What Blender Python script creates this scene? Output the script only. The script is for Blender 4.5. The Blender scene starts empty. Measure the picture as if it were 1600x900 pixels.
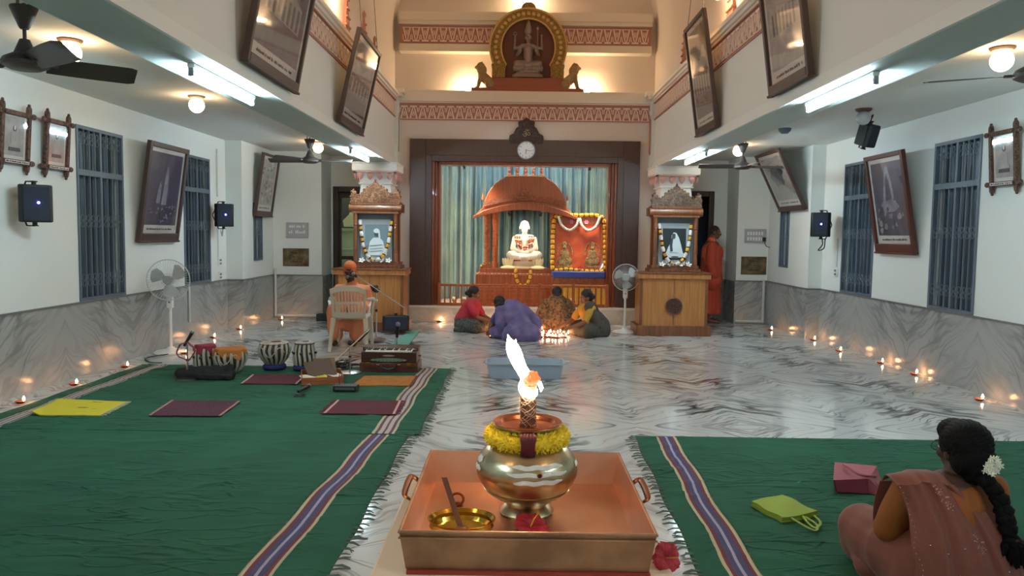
import bpy, math, random
from mathutils import Vector, Matrix, noise
random.seed(11)
S = bpy.context.scene
COL = S.collection
PI = math.pi
R = math.radians
# ------------------------------------------------------------------ camera
F = 1200.0
CAM = Vector((0, 0, 1.5))
wy = Vector((.005, .07, -1)).normalized()
wx = Vector((1, -.0131, 0)); wx = (wx - wx.dot(wy) * wy).normalized()
wz = wx.cross(wy)
M3 = Matrix((wx, wy, wz))
cam = bpy.data.objects.new('camera', bpy.data.cameras.new('camera'))
cam.data.sensor_width = 36; cam.data.lens = 27; cam.data.clip_start = .05; cam.data.clip_end = 80
cam.matrix_world = Matrix.Translation(CAM) @ M3.to_4x4()
COL.objects.link(cam); S.camera = cam

def ray(px, py): return M3 @ Vector(((px - 800) / F, (450 - py) / F, -1))
def onX(px, py, x): d = ray(px, py); return CAM + d * (x / d.x)
def onY(px, py, y): d = ray(px, py); return CAM + d * (y / d.y)
def onZ(px, py, z=0.0): d = ray(px, py); return CAM + d * ((z - 1.5) / d.z)

# ------------------------------------------------------------------ materials
def srgb(h):
    if isinstance(h, str):
        h = h.lstrip('#'); c = [int(h[i:i + 2], 16) / 255 for i in (0, 2, 4)]
        return tuple((x / 12.92 if x <= .04045 else ((x + .055) / 1.055) ** 2.4) for x in c) + (1,)
    return tuple(h) + (1,) if len(h) == 3 else tuple(h)
MATS = {}
def mat(name, col, rough=.6, metal=0, bump=0, bscale=60, var=0, vscale=8, emit=None, estr=0, spec=.5, coat=0, col2=None, trans=0, sheen=0):
    if name in MATS: return MATS[name]
    m = bpy.data.materials.new(name); m.use_nodes = True; MATS[name] = m
    nt = m.node_tree; b = nt.nodes['Principled BSDF']
    c = srgb(col)
    b.inputs['Base Color'].default_value = c
    b.inputs['Roughness'].default_value = rough
    b.inputs['Metallic'].default_value = metal
    b.inputs['Specular IOR Level'].default_value = spec
    b.inputs['Coat Weight'].default_value = coat
    b.inputs['Transmission Weight'].default_value = trans
    b.inputs['Sheen Weight'].default_value = sheen
    if emit is not None:
        b.inputs['Emission Color'].default_value = srgb(emit); b.inputs['Emission Strength'].default_value = estr
    if var or bump:
        tc = nt.nodes.new('ShaderNodeTexCoord')
        if var:
            n = nt.nodes.new('ShaderNodeTexNoise'); n.inputs['Scale'].default_value = vscale; n.inputs['Detail'].default_value = 5
            nt.links.new(tc.outputs['Object'], n.inputs['Vector'])
            mx = nt.nodes.new('ShaderNodeMix'); mx.data_type = 'RGBA'
            c2 = srgb(col2) if col2 else tuple(x * (1 - var) for x in c[:3]) + (1,)
            rp = nt.nodes.new('ShaderNodeMapRange'); rp.inputs[1].default_value = .35; rp.inputs[2].default_value = .65
            nt.links.new(n.outputs['Fac'], rp.inputs[0]); nt.links.new(rp.outputs[0], mx.inputs[0])
            mx.inputs[6].default_value = c; mx.inputs[7].default_value = c2
            nt.links.new(mx.outputs[2], b.inputs['Base Color'])
        if bump:
            n2 = nt.nodes.new('ShaderNodeTexNoise'); n2.inputs['Scale'].default_value = bscale; n2.inputs['Detail'].default_value = 4
            nt.links.new(tc.outputs['Object'], n2.inputs['Vector'])
            bp = nt.nodes.new('ShaderNodeBump'); bp.inputs['Strength'].default_value = bump; bp.inputs['Distance'].default_value = .01
            nt.links.new(n2.outputs['Fac'], bp.inputs['Height']); nt.links.new(bp.outputs['Normal'], b.inputs['Normal'])
    return m

def wood(name, c1, c2, rough=.4, scale=3, axis=2, coat=.2):
    if name in MATS: return MATS[name]
    m = mat(name, c1, rough, coat=coat); nt = m.node_tree; b = nt.nodes['Principled BSDF']
    tc = nt.nodes.new('ShaderNodeTexCoord'); mp = nt.nodes.new('ShaderNodeMapping')
    s = [scale * 8] * 3; s[axis] = scale * .5; mp.inputs['Scale'].default_value = s
    n = nt.nodes.new('ShaderNodeTexNoise'); n.inputs['Scale'].default_value = 2; n.inputs['Detail'].default_value = 6; n.inputs['Distortion'].default_value = .4
    mx = nt.nodes.new('ShaderNodeMix'); mx.data_type = 'RGBA'
    rp = nt.nodes.new('ShaderNodeMapRange'); rp.inputs[1].default_value = .35; rp.inputs[2].default_value = .65
    mx.inputs[6].default_value = srgb(c1); mx.inputs[7].default_value = srgb(c2)
    L = nt.links
    L.new(tc.outputs['Object'], mp.inputs[0]); L.new(mp.outputs[0], n.inputs['Vector']); L.new(n.outputs['Fac'], rp.inputs[0])
    L.new(rp.outputs[0], mx.inputs[0]); L.new(mx.outputs[2], b.inputs['Base Color'])
    return m

def carved(name, c1, c2, scale=60, rough=.45, metal=0):
    """wood or metal worked all over in fine scrolls: bump from a distorted cell pattern"""
    if name in MATS: return MATS[name]
    m = mat(name, c1, rough, metal); nt = m.node_tree; b = nt.nodes['Principled BSDF']; L = nt.links
    tc = nt.nodes.new('ShaderNodeTexCoord'); n = nt.nodes.new('ShaderNodeTexNoise'); n.inputs['Scale'].default_value = scale * .6
    n.inputs['Distortion'].default_value = 2.5; n.inputs['Detail'].default_value = 2
    L.new(tc.outputs['Object'], n.inputs['Vector'])
    bp = nt.nodes.new('ShaderNodeBump'); bp.inputs['Strength'].default_value = .9; bp.inputs['Distance'].default_value = .02
    L.new(n.outputs['Fac'], bp.inputs['Height']); L.new(bp.outputs['Normal'], b.inputs['Normal'])
    mx = nt.nodes.new('ShaderNodeMix'); mx.data_type = 'RGBA'
    rp = nt.nodes.new('ShaderNodeMapRange'); rp.inputs[1].default_value = .42; rp.inputs[2].default_value = .58
    mx.inputs[6].default_value = srgb(c2); mx.inputs[7].default_value = srgb(c1)
    L.new(n.outputs['Fac'], rp.inputs[0]); L.new(rp.outputs[0], mx.inputs[0]); L.new(mx.outputs[2], b.inputs['Base Color'])
    return m

def marble(name, base, vein, T, offs, plane='xy', ang=30, vscale=1.0, rough=.12, grey=None, strength=1.0, jitter=1.0, bands=5.0):
    """book-matched slabs: coordinates mirrored every T metres before the vein bands are drawn"""
    m = mat(name, base, rough); nt = m.node_tree; b = nt.nodes['Principled BSDF']; L = nt.links
    N = nt.nodes.new
    geo = N('ShaderNodeNewGeometry'); sep = N('ShaderNodeSeparateXYZ'); L.new(geo.outputs['Position'], sep.inputs[0])
    def mth(op, a, b_=None, c_=None):
        n = N('ShaderNodeMath'); n.operation = op
        for i, v in enumerate((a, b_, c_)):
            if v is None: continue
            if isinstance(v, (int, float)): n.inputs[i].default_value = v
            else: L.new(v, n.inputs[i])
        return n.outputs[0]
    ax = {'x': 0, 'y': 1, 'z': 2}
    u = mth('PINGPONG', mth('ADD', sep.outputs[ax[plane[0]]], offs[0] + 100 * T[0]), T[0])
    v = mth('PINGPONG', mth('ADD', sep.outputs[ax[plane[1]]], offs[1] + 100 * T[1]), T[1])
    cb = N('ShaderNodeCombineXYZ'); L.new(u, cb.inputs[0]); L.new(v, cb.inputs[1])
    mp = N('ShaderNodeMapping'); mp.inputs['Rotation'].default_value = (0, 0, R(ang)); L.new(cb.outputs[0], mp.inputs[0])
    # warp
    n1 = N('ShaderNodeTexNoise'); n1.inputs['Scale'].default_value = 2.2 * vscale; n1.inputs['Detail'].default_value = 3; L.new(mp.outputs[0], n1.inputs['Vector'])
    sub = N('ShaderNodeVectorMath'); sub.operation = 'SUBTRACT'; L.new(n1.outputs['Color'], sub.inputs[0]); sub.inputs[1].default_value = (.5, .5, .5)
    sc = N('ShaderNodeVectorMath'); sc.operation = 'SCALE'; L.new(sub.outputs[0], sc.inputs[0]); sc.inputs[3].default_value = .55 * jitter
    ad = N('ShaderNodeVectorMath'); ad.operation = 'ADD'; L.new(mp.outputs[0], ad.inputs[0]); L.new(sc.outputs[0], ad.inputs[1])
    st = N('ShaderNodeMapping'); st.inputs['Scale'].default_value = (.7, bands, 1); L.new(ad.outputs[0], st.inputs[0])
    # thin veins = ridges of a noise
    def ridge(scale, width, detail):
        n = N('ShaderNodeTexNoise'); n.inputs['Scale'].default_value = scale * vscale; n.inputs['Detail'].default_value = detail
        n.inputs['Roughness'].default_value = .45
        L.new(st.outputs[0], n.inputs['Vector'])
        d = mth('ABSOLUTE', mth('SUBTRACT', n.outputs['Fac'], .5))
        r = N('ShaderNodeMapRange'); r.inputs[1].default_value = 0; r.inputs[2].default_value = width; r.inputs[3].default_value = 1; r.inputs[4].default_value = 0
        r.interpolation_type = 'SMOOTHSTEP'
        L.new(d, r.inputs[0]); return r.outputs[0]
    veins = mth('MAXIMUM', ridge(1.5, .026, 3), mth('MULTIPLY', ridge(3.2, .032, 3), .7))
    # broad smoky grey patches
    n3 = N('ShaderNodeTexNoise'); n3.inputs['Scale'].default_value = 1.1 * vscale; n3.inputs['Detail'].default_value = 4; L.new(st.outputs[0], n3.inputs['Vector'])
    r3 = N('ShaderNodeMapRange'); r3.inputs[1].default_value = .5; r3.inputs[2].default_value = .68; r3.interpolation_type = 'SMOOTHSTEP'; L.new(n3.outputs['Fac'], r3.inputs[0])
    # veins come and go
    n4 = N('ShaderNodeTexNoise'); n4.inputs['Scale'].default_value = 1.6 * vscale; n4.inputs['Detail'].default_value = 1; L.new(mp.outputs[0], n4.inputs['Vector'])
    r4 = N('ShaderNodeMapRange'); r4.inputs[1].default_value = .34; r4.inputs[2].default_value = .52; L.new(n4.outputs['Fac'], r4.inputs[0])
    m1 = N('ShaderNodeMix'); m1.data_type = 'RGBA'; m1.inputs[6].default_value = srgb(base); m1.inputs[7].default_value = srgb(grey or vein)
    L.new(mth('MULTIPLY', r3.outputs[0], .7 * strength), m1.inputs[0])
    m2 = N('ShaderNodeMix'); m2.data_type = 'RGBA'; m2.inputs[7].default_value = srgb(vein); L.new(m1.outputs[2], m2.inputs[6])
    L.new(mth('MULTIPLY', mth('MULTIPLY', veins, r4.outputs[0]), strength), m2.inputs[0])
    L.new(m2.outputs[2], b.inputs['Base Color'])
    return m

# ------------------------------------------------------------------ mesh builder
class MB:
    def __init__(s, *mats):
        s.v = []; s.f = []; s.mi = []; s.mats = list(mats); s.cur = 0
    def m(s, mt):
        if mt not in s.mats: s.mats.append(mt)
        s.cur = s.mats.index(mt); return s
    def add(s, vs, fs, T=None):
        o = len(s.v)
        s.v += [tuple(T @ Vector(p)) if T is not None else tuple(p) for p in vs]
        for f in fs: s.f.append(tuple(i + o for i in f)); s.mi.append(s.cur)
        return s
    def b2(s, x0, x1, y0, y1, z0, z1, T=None):
        v = [(x, y, z) for z in (z0, z1) for y in (y0, y1) for x in (x0, x1)]
        return s.add(v, [(0, 2, 3, 1), (4, 5, 7, 6), (0, 1, 5, 4), (2, 6, 7, 3), (0, 4, 6, 2), (1, 3, 7, 5)], T)
    def box(s, cx, cy, cz, sx, sy, sz, T=None):
        return s.b2(cx - sx / 2, cx + sx / 2, cy - sy / 2, cy + sy / 2, cz - sz / 2, cz + sz / 2, T)
    def tube(s, pts, r, n=8, closed=False, caps=True, T=None, flat=1.0):
        P = [Vector(p) for p in pts]; k = len(P)
        rs = r if isinstance(r, (list, tuple)) else [r] * k
        vs = []; up = None
        for i in range(k):
            if closed: t = P[(i + 1) % k] - P[i - 1]
            else: t = P[min(i + 1, k - 1)] - P[max(i - 1, 0)]
            if t.length < 1e-9: t = Vector((0, 0, 1))
            t.normalize()
            if up is None:
                up = Vector((0, 0, 1)) if abs(t.z) < .9 else Vector((1, 0, 0))
            a = t.cross(up)
            if a.length < 1e-6: a = t.orthogonal()
            a.normalize(); c = a.cross(t).normalized(); up = c
            for j in range(n):
                th = 2 * PI * j / n
                vs.append(P[i] + a * math.cos(th) * rs[i] + c * math.sin(th) * rs[i] * flat)
        fs = []
        for i in range(k if closed else k - 1):
            i2 = (i + 1) % k
            for j in range(n):
                j2 = (j + 1) % n
                fs.append((i * n + j, i * n + j2, i2 * n + j2, i2 * n + j))
        if caps and not closed:
            fs.append(tuple(range(n))[::-1]); fs.append(tuple((k - 1) * n + j for j in range(n)))
        return s.add(vs, fs, T)
    def cyl(s, p0, p1, r0, r1=None, n=16, T=None):
        return s.tube([p0, p1], [r0, r0 if r1 is None else r1], n, T=T)
    def cap(s, p0, p1, r0, r1, n=14):
        """capsule with round ends (for bodies)"""
        a, b = Vector(p0), Vector(p1); d = b - a; L = d.length
        if L < 1e-6: return s.ell(a, (r0, r0, r0), n, 8)
        d.normalize(); pts = []; rs = []
        for k in range(5):
            th = PI / 2 * k / 4; pts.append(a - d * r0 * math.cos(th)); rs.append(max(r0 * math.sin(th), 1e-4))
        for k in range(1, 5):
            th = PI / 2 * k / 4; 
            if k == 1: pts.append(b); rs.append(r1)
            pts.append(b + d * r1 * math.sin(th)); rs.append(max(r1 * math.cos(th), 1e-4))
        return s.tube(pts, rs, n)
    def lathe(s, prof, c=(0, 0, 0), n=24, T=None, sx=1, sy=1, arc=None):
        vs = []; fs = []; k = len(prof); m = n if arc is None else n + 1
        for (r, z) in prof:
            for j in range(m):
                th = 2 * PI * j / n if arc is None else arc[0] + (arc[1] - arc[0]) * j / n
                vs.append((c[0] + r * math.cos(th) * sx, c[1] + r * math.sin(th) * sy, c[2] + z))
        for i in range(k - 1):
            for j in range(n):
                j2 = (j + 1) % m
                fs.append((i * m + j, i * m + j2, (i + 1) * m + j2, (i + 1) * m + j))
        if arc is None:
            if prof[0][0] > 1e-4: fs.append(tuple(range(m))[::-1])
            if prof[-1][0] > 1e-4: fs.append(tuple((k - 1) * m + j for j in range(m)))
        return s.add(vs, fs, T)
    def ell(s, c, r, n=16, m=10, T=None):
        if isinstance(r, (int, float)): r = (r, r, r)
        vs = [(c[0], c[1], c[2] - r[2])]; fs = []
        for i in range(1, m):
            ph = -PI / 2 + PI * i / m
            for j in range(n):
                th = 2 * PI * j / n
                vs.append((c[0] + r[0] * math.cos(ph) * math.cos(th), c[1] + r[1] * math.cos(ph) * math.sin(th), c[2] + r[2] * math.sin(ph)))
        vs.append((c[0], c[1], c[2] + r[2])); t = len(vs) - 1
        for j in range(n):
            fs.append((0, 1 + (j + 1) % n, 1 + j)); fs.append((t, t - n + j, t - n + (j + 1) % n))
        for i in range(m - 2):
            for j in range(n):
                a = 1 + i * n; fs.append((a + j, a + (j + 1) % n, a + n + (j + 1) % n, a + n + j))
        return s.add(vs, fs, T)
    def prism(s, poly, y0, y1, T=None):
        """polygon given in x-z, extruded along y from y0 (front, seen from -y) to y1"""
        n = len(poly)
        vs = [(p[0], y0, p[1]) for p in poly] + [(p[0], y1, p[1]) for p in poly]
        fs = [tuple(range(n)), tuple(range(2 * n - 1, n - 1, -1))]
        for i in range(n):
            j = (i + 1) % n; fs.append((i, i + n, j + n, j))
        return s.add(vs, fs, T)
    def grid(s, fn, nu, nv, thick=0, T=None, wrap=False):
        vs = []; fs = []
        for i in range(nu + 1):
            for j in range(nv + 1): vs.append(Vector(fn(i / nu, j / nv)))
        w = nv + 1
        for i in range(nu):
            for j in range(nv): fs.append((i * w + j, (i + 1) * w + j, (i + 1) * w + j + 1, i * w + j + 1))
        if thick:
            o = len(vs); 
            nrm = []
            for i in range(nu + 1):
                for j in range(nv + 1):
                    a = vs[min(i + 1, nu) * w + j] - vs[max(i - 1, 0) * w + j]; b = vs[i * w + min(j + 1, nv)] - vs[i * w + max(j - 1, 0)]
                    c = a.cross(b); nrm.append(c.normalized() if c.length > 1e-9 else Vector((0, 0, 1)))
            vs += [vs[k] - nrm[k] * thick for k in range(o)]
            fs += [tuple(o + q for q in f[::-1]) for f in fs]
            bd = [i * w for i in range(nu + 1)] + [nu * w + j for j in range(1, nv + 1)] + [i * w + nv for i in range(nu - 1, -1, -1)] + [j for j in range(nv - 1, 0, -1)]
            for q in range(len(bd)):
                a, b = bd[q], bd[(q + 1) % len(bd)]; fs.append((b, a, a + o, b + o))
        return s.add(vs, fs, T)
    def mesh(s, name, angle=38):
        me = bpy.data.meshes.new(name); me.from_pydata(s.v, [], s.f)
        for m_ in s.mats: me.materials.append(m_)
        if s.mats: me.polygons.foreach_set('material_index', s.mi)
        me.polygons.foreach_set('use_smooth', [True] * len(me.polygons))
        me.set_sharp_from_angle(angle=R(angle)); me.update()
        return me

def obj(name, mb, parent=None, loc=(0, 0, 0), rotz=0, rot=None, label=None, cat=None, group=None, kind=None, bev=0, angle=38):
    me = mb if isinstance(mb, bpy.types.Mesh) else mb.mesh(name, angle)
    o = bpy.data.objects.new(name, me); COL.objects.link(o)
    o.location = loc; o.rotation_euler = rot if rot else (0, 0, rotz)
    if parent is not None: o.parent = parent
    tagp(o, label, cat, group, kind)
    if bev:
        b = o.modifiers.new('bevel', 'BEVEL'); b.width = bev; b.segments = 2; b.limit_method = 'ANGLE'; b.angle_limit = R(40)
    return o
def tagp(o, label=None, cat=None, group=None, kind=None):
    if label: o['label'] = label
    if cat: o['category'] = cat
    if group: o['group'] = group
    if kind: o['kind'] = kind
def thing(name, label, cat, loc=(0, 0, 0), rotz=0, group=None, rot=None):
    o = bpy.data.objects.new(name, None); COL.objects.link(o)
    o.empty_display_size = .1; o.location = loc; o.rotation_euler = rot if rot else (0, 0, rotz)
    tagp(o, label, cat, group); return o
def struct(name, mb, parent=None, bev=0, loc=(0, 0, 0), angle=38):
    return obj(name, mb, parent, loc=loc, kind=None if parent else 'structure', bev=bev, angle=angle)
def dup(o, parent=None, loc=None, rotz=None, label=None, group=None):
    c = o.copy(); COL.objects.link(c)
    if parent is not None: c.parent = parent
    if loc is not None: c.location = loc
    if rotz is not None: c.rotation_euler = (0, 0, rotz)
    if label: c['label'] = label
    if group: c['group'] = group
    for ch in list(o.children): dup(ch, c)
    return c
def blob(mb, voxel=.012, smooth=4, disp=None, m=None, name='body', cut=None):
    """fuse closed pieces into ONE continuous surface"""
    me = bpy.data.meshes.new('tmp'); me.from_pydata(mb.v, [], mb.f)
    o = bpy.data.objects.new('tmp', me); COL.objects.link(o)
    r = o.modifiers.new('r', 'REMESH'); r.mode = 'VOXEL'; r.voxel_size = voxel
    if smooth:
        s_ = o.modifiers.new('s', 'SMOOTH'); s_.iterations = smooth; s_.factor = .6
    dg = bpy.context.evaluated_depsgraph_get(); dg.update()
    out = bpy.data.meshes.new_from_object(o.evaluated_get(dg)); out.name = name
    bpy.data.objects.remove(o); bpy.data.meshes.remove(me)
    if disp:
        ns = [v.normal.copy() for v in out.vertices]
        for v, n in zip(out.vertices, ns): v.co = v.co + n * disp(v.co, n)
    out.materials.clear()
    ms = m if isinstance(m, (list, tuple)) else [m]
    for q in ms: out.materials.append(q)
    out.polygons.foreach_set('use_smooth', [True] * len(out.polygons))
    if cut:
        out.update()
        for p in out.polygons: p.material_index = cut(p.center)
    out.update(); return out
def rotm(ax, ang, c=(0, 0, 0)): return Matrix.Translation(c) @ Matrix.Rotation(R(ang), 4, ax) @ Matrix.Translation(-Vector(c))
def TR(c, rz=0, rx=0, ry=0): return Matrix.Translation(c) @ Matrix.Rotation(R(rz), 4, 'Z') @ Matrix.Rotation(R(rx), 4, 'X') @ Matrix.Rotation(R(ry), 4, 'Y')
def textmesh(mb, s, size, c, T, depth=.001):
    cu = bpy.data.curves.new('t', 'FONT'); cu.body = s; cu.size = size; cu.align_x = 'CENTER'; cu.align_y = 'CENTER'; cu.extrude = depth; cu.resolution_u = 2
    o = bpy.data.objects.new('t', cu); COL.objects.link(o)
    dg = bpy.context.evaluated_depsgraph_get(); dg.update()
    me = bpy.data.meshes.new_from_object(o.evaluated_get(dg))
    T2 = T @ Matrix.Rotation(PI / 2, 4, 'X')
    mb.add([v.co.copy() for v in me.vertices], [tuple(p.vertices) for p in me.polygons], T2 @ Matrix.Translation(c))
    bpy.data.objects.remove(o); bpy.data.curves.remove(cu); bpy.data.meshes.remove(me)

# palette
WALL = mat('wall_paint', '#dfe3df', .75, bump=.05, bscale=90)
WALLB = mat('hall_wall_paint', '#d9cdc4', .8, bump=.05, bscale=90)
CEIL = mat('ceiling_paint', '#d9dcd8', .85, bump=.04)
CREAM = mat('moulding_cream', '#e3d8c9', .7)
PINK = mat('terracotta_pink', '#b27a6a', .75)
PINKL = mat('petal_pink', '#d9a8a2', .6)
ORN = mat('ornament_cream', '#e6cfc0', .7)
FLOORM = marble('floor_marble', '#cfd2d1', '#3d403e', (.87, 1.25), (-.1 + .87, .25), 'xy', 38, .5, .09, grey='#8a8e8c')
DADO_Y = marble('dado_marble_side', '#a3a5a4', '#505454', (1.35, 3.0), (.6, 0), 'yz', 35, .42, .22, grey='#858988', strength=.55)
DADO_X = marble('dado_marble_end', '#a6a8a6', '#505454', (1.35, 3.0), (.5, 0), 'xz', 35, .42, .22, grey='#858988', strength=.55)
STEPM = marble('step_marble', '#d2c8bd', '#8c8478', (.8, 2.0), (.1, 0), 'xz', 30, .9, .2, strength=.4)
GRAN = mat('dark_granite', '#42302b', .38, var=.5, vscale=90, col2='#59433c')
TEAK = wood('teak', '#8a5330', '#6d3e22', .4, 2)
TEAKL = wood('teak_light', '#c08448', '#a86d3a', .38, 2)
TEAKR = wood('teak_red', '#a85a30', '#8c4522', .4, 2)
CARV = carved('carved_teak', '#a5704a', '#5d3118', 55)
CARVR = carved('carved_redwood', '#b56a3e', '#70351b', 60)
WHITE = mat('white_plastic', '#e6e6e2', .4)
BLACK = mat('black_plastic', '#17181b', .45)
STEEL = mat('brushed_steel', '#b9bcbc', .3, 1)
CHROME = mat('chrome', '#d0d0d0', .15, 1)
BRASS = mat('aged_brass', '#b9924a', .28, 1, var=.3, vscale=7, col2='#8d6a3c')
COPPER = mat('copper', '#dab29c', .42, 1, var=.3, vscale=6, col2='#c89c84', bump=.08, bscale=14)
COPPERD = mat('copper_outer', '#b08e70', .5, .8, var=.35, vscale=14, col2='#8d7058')
GRILL = mat('grille_paint', '#5c6a75', .5)
PANE = mat('shutter_blue', '#3a4a58', .35)
MAR = mat('garland_marigold', '#d9a521', .8, bump=.6, bscale=150)
MARY = mat('garland_yellow', '#f2d52e', .8)
JAS = mat('garland_white', '#eae7dc', .8, bump=.7, bscale=150)
ROSE = mat('garland_rose', '#a3242c', .8, bump=.6, bscale=150)
DKRED = mat('dark_red_petals', '#560f1a', .8)
GREENC = mat('green_leaf', '#3f6b2f', .7)
SKIN = mat('skin_brown', '#6b4330', .6)
SKIND = mat('skin_dark', '#45291d', .6)
SKINM = mat('skin_mid', '#8a5a40', .6)
HAIR = mat('hair_black', '#100d0d', .45, bump=.6, bscale=120)
GLASSY = None
# ------------------------------------------------------------------ room
XL, XR, ZC, ZD = -4.45, 4.56, 2.87, .735       # side walls, aisle ceiling, dado
BLI, BLO, BRI, BRO, ZB = -2.03, -2.46, 2.27, 2.68, 2.62   # beams
HX = (BLI + BRI) / 2
YB, YA, YD = 13.1, 13.3, 14.0                  # back wall, aisle end wall, door recess
YN = -3.0
XPL, XPR = -4.2, 4.36
YP = 11.8
def wallbox(mb, axis, p0, p1, a0, a1, z0, z1, holes=()):
    A = sorted({a0, a1, *[h[0] for h in holes], *[h[1] for h in holes]}); Z = sorted({z0, z1, *[h[2] for h in holes], *[h[3] for h in holes]})
    A = [a for a in A if a0 <= a <= a1]; Z = [z for z in Z if z0 <= z <= z1]
    for i in range(len(A) - 1):
        for k in range(len(Z) - 1):
            ca, cz = (A[i] + A[i + 1]) / 2, (Z[k] + Z[k + 1]) / 2
            if any(h[0] < ca < h[1] and h[2] < cz < h[3] for h in holes): continue
            if axis == 'x': mb.b2(p0, p1, A[i], A[i + 1], Z[k], Z[k + 1])
            else: mb.b2(A[i], A[i + 1], p0, p1, Z[k], Z[k + 1])
struct('floor', MB(FLOORM).b2(-5.2, 5.2, YN - .2, 15.6, -.2, 0))
# windows: (y0, y1, z0, z1)
WL = [(7.80, 8.72, .75, 2.55), (10.30, 11.18, .75, 2.52)]
WR = [(7.62, 8.47, .75, 2.54), (9.82, 10.76, .75, 2.52)]
SL = (12.30, 12.72, 1.02, 1.95)     # slit windows beyond the pilasters
w = MB(WALL); wallbox(w, 'x', XL - .25, XL, YN, YP, 0, 3.1, WL)
wallbox(w, 'x', XL - .25, XPL, YP, 14.2, 0, 3.1, [SL]); struct('wall_left', w)
w = MB(WALL); wallbox(w, 'x', XR, XR + .25, YN, YP - .35, 0, 3.1, WR)
wallbox(w, 'x', XPR, XR + .25, YP - .35, 14.2, 0, 3.1, [SL]); struct('wall_right', w)
w = MB(WALL); w.b2(-5, 5, YN - .2, YN, 0, 6.4); struct('wall_behind', w)
# dados
for side, X, XP, y1, s_ in (('left', XL, XPL, YP, 1), ('right', XR, XPR, YP - .35, -1)):
    d = MB(DADO_Y)
    d.b2(*sorted((X, X + s_ * .02)), YN, y1, 0, ZD); d.b2(*sorted((XP, XP + s_ * .02)), y1, YA - .02, 0, ZD)
    d.m(DADO_X).b2(*sorted((X, XP + s_ * .02)), y1 - .02, y1, 0, ZD)
    d.m(mat('dado_cap', '#6d7070', .3))
    d.b2(*sorted((X, X + s_ * .03)), YN, y1 - .03, ZD, ZD + .018); d.b2(*sorted((XP, XP + s_ * .03)), y1 - .03, YA, ZD, ZD + .018)
    d.b2(*sorted((X, XP + s_ * .03)), y1 - .035, y1 - .02, ZD, ZD + .018)
    struct('baseboard_' + side, d)
# end walls of the aisles with the door recess
DLx0, DLx1 = -3.34, -2.5; DRx0, DRx1 = 2.75, 3.72
w = MB(WALL)
w.b2(XL, -3.36, YA, 14.2, 0, 3.1)
wallbox(w, 'y', YD, YD + .2, -3.36, -1.9, 0, 3.1, [(-3.32, -2.3, 0, 2.32)])
struct('wall_end_left', w)
w = MB(WALL); w.b2(3.82, XR, YA, 14.2, 0, 3.1)
wallbox(w, 'y', YD, YD + .2, 2.1, 3.82, 0, 3.1, [(2.72, 3.58, 0, 2.32)])
struct('wall_end_right', w)
d = MB(DADO_X); d.b2(XPL, -3.34, YA - .02, YA, 0, ZD); d.m(DADO_Y).b2(-3.36, -3.34, YA, YD, 0, ZD); 
d.m(mat('dado_cap', '#6d7070')).b2(XPL, -3.33, YA - .03, YA, ZD, ZD + .018); struct('baseboard_end_left', d)
d = MB(DADO_X); d.b2(3.80, XPR, YA - .02, YA, 0, ZD); d.m(DADO_Y).b2(3.80, 3.82, YA, YD, 0, ZD); d.m(DADO_X).b2(3.62, 3.80, YD - .02, YD, 0, ZD)
d.m(mat('dado_cap', '#6d7070')).b2(3.80, XPR, YA - .03, YA, ZD, ZD + .018); struct('baseboard_end_right', d)
# rooms beyond the two doors
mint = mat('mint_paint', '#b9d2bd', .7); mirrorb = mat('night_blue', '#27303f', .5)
w = MB(mint); w.b2(-4.0, -1.9, 14.9, 15.0, 0, 2.9); w.b2(-4.0, -3.9, 14.2, 15, 0, 2.9); w.b2(-2.0, -1.9, 14.2, 15, 0, 2.9); w.b2(-4.0, -1.9, 14.2, 15, 2.8, 2.9); struct('wall_side_room', w)
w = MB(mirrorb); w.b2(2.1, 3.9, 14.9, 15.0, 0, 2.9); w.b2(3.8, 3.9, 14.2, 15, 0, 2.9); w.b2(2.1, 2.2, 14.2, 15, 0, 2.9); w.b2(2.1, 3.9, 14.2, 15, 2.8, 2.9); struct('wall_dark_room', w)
DKW = wood('dark_door_wood', '#3b2a24', '#2b1d19', .5)
for nm, x0, x1 in (('door_1', -3.32, -2.3), ('door_2', 2.72, 3.58)):
    f = MB(DKW); f.b2(x0, x0 + .1, YD - .04, YD + .16, 0, 2.32); f.b2(x1 - .1, x1, YD - .04, YD + .16, 0, 2.32); f.b2(x0 + .1, x1 - .1, YD - .04, YD + .16, 2.22, 2.32)
    fo = struct(nm, f, bev=.01)
    if nm == 'door_1':
        p = MB(DKW); a, b, z0, z1 = x0 + .1, x1 - .1, .0, 2.22; y = YD + .06
        for (q, r_) in ((a, a + .03), (b - .09, b)): p.b2(q, r_, y, y + .04, z0, z1)
        for (q, r_) in ((0, .2), (1.0, 1.06), (2.12, 2.22)): p.b2(a + .03, b - .09, y, y + .04, q, r_)
        po = obj('door_panel', p, fo)
    else:
        p = MB(mat('door_leaf_navy', '#3c4350', .4)).b2(0, .84, 0, .04, .02, 2.2); p.m(DKW)
        for z in (.2, .9, 1.6): p.b2(.08, .76, -.012, 0, z, z + .5)
        obj('door_panel', p, fo, loc=(x0 + .12, YD + .2, 0), rotz=R(78))
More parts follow.
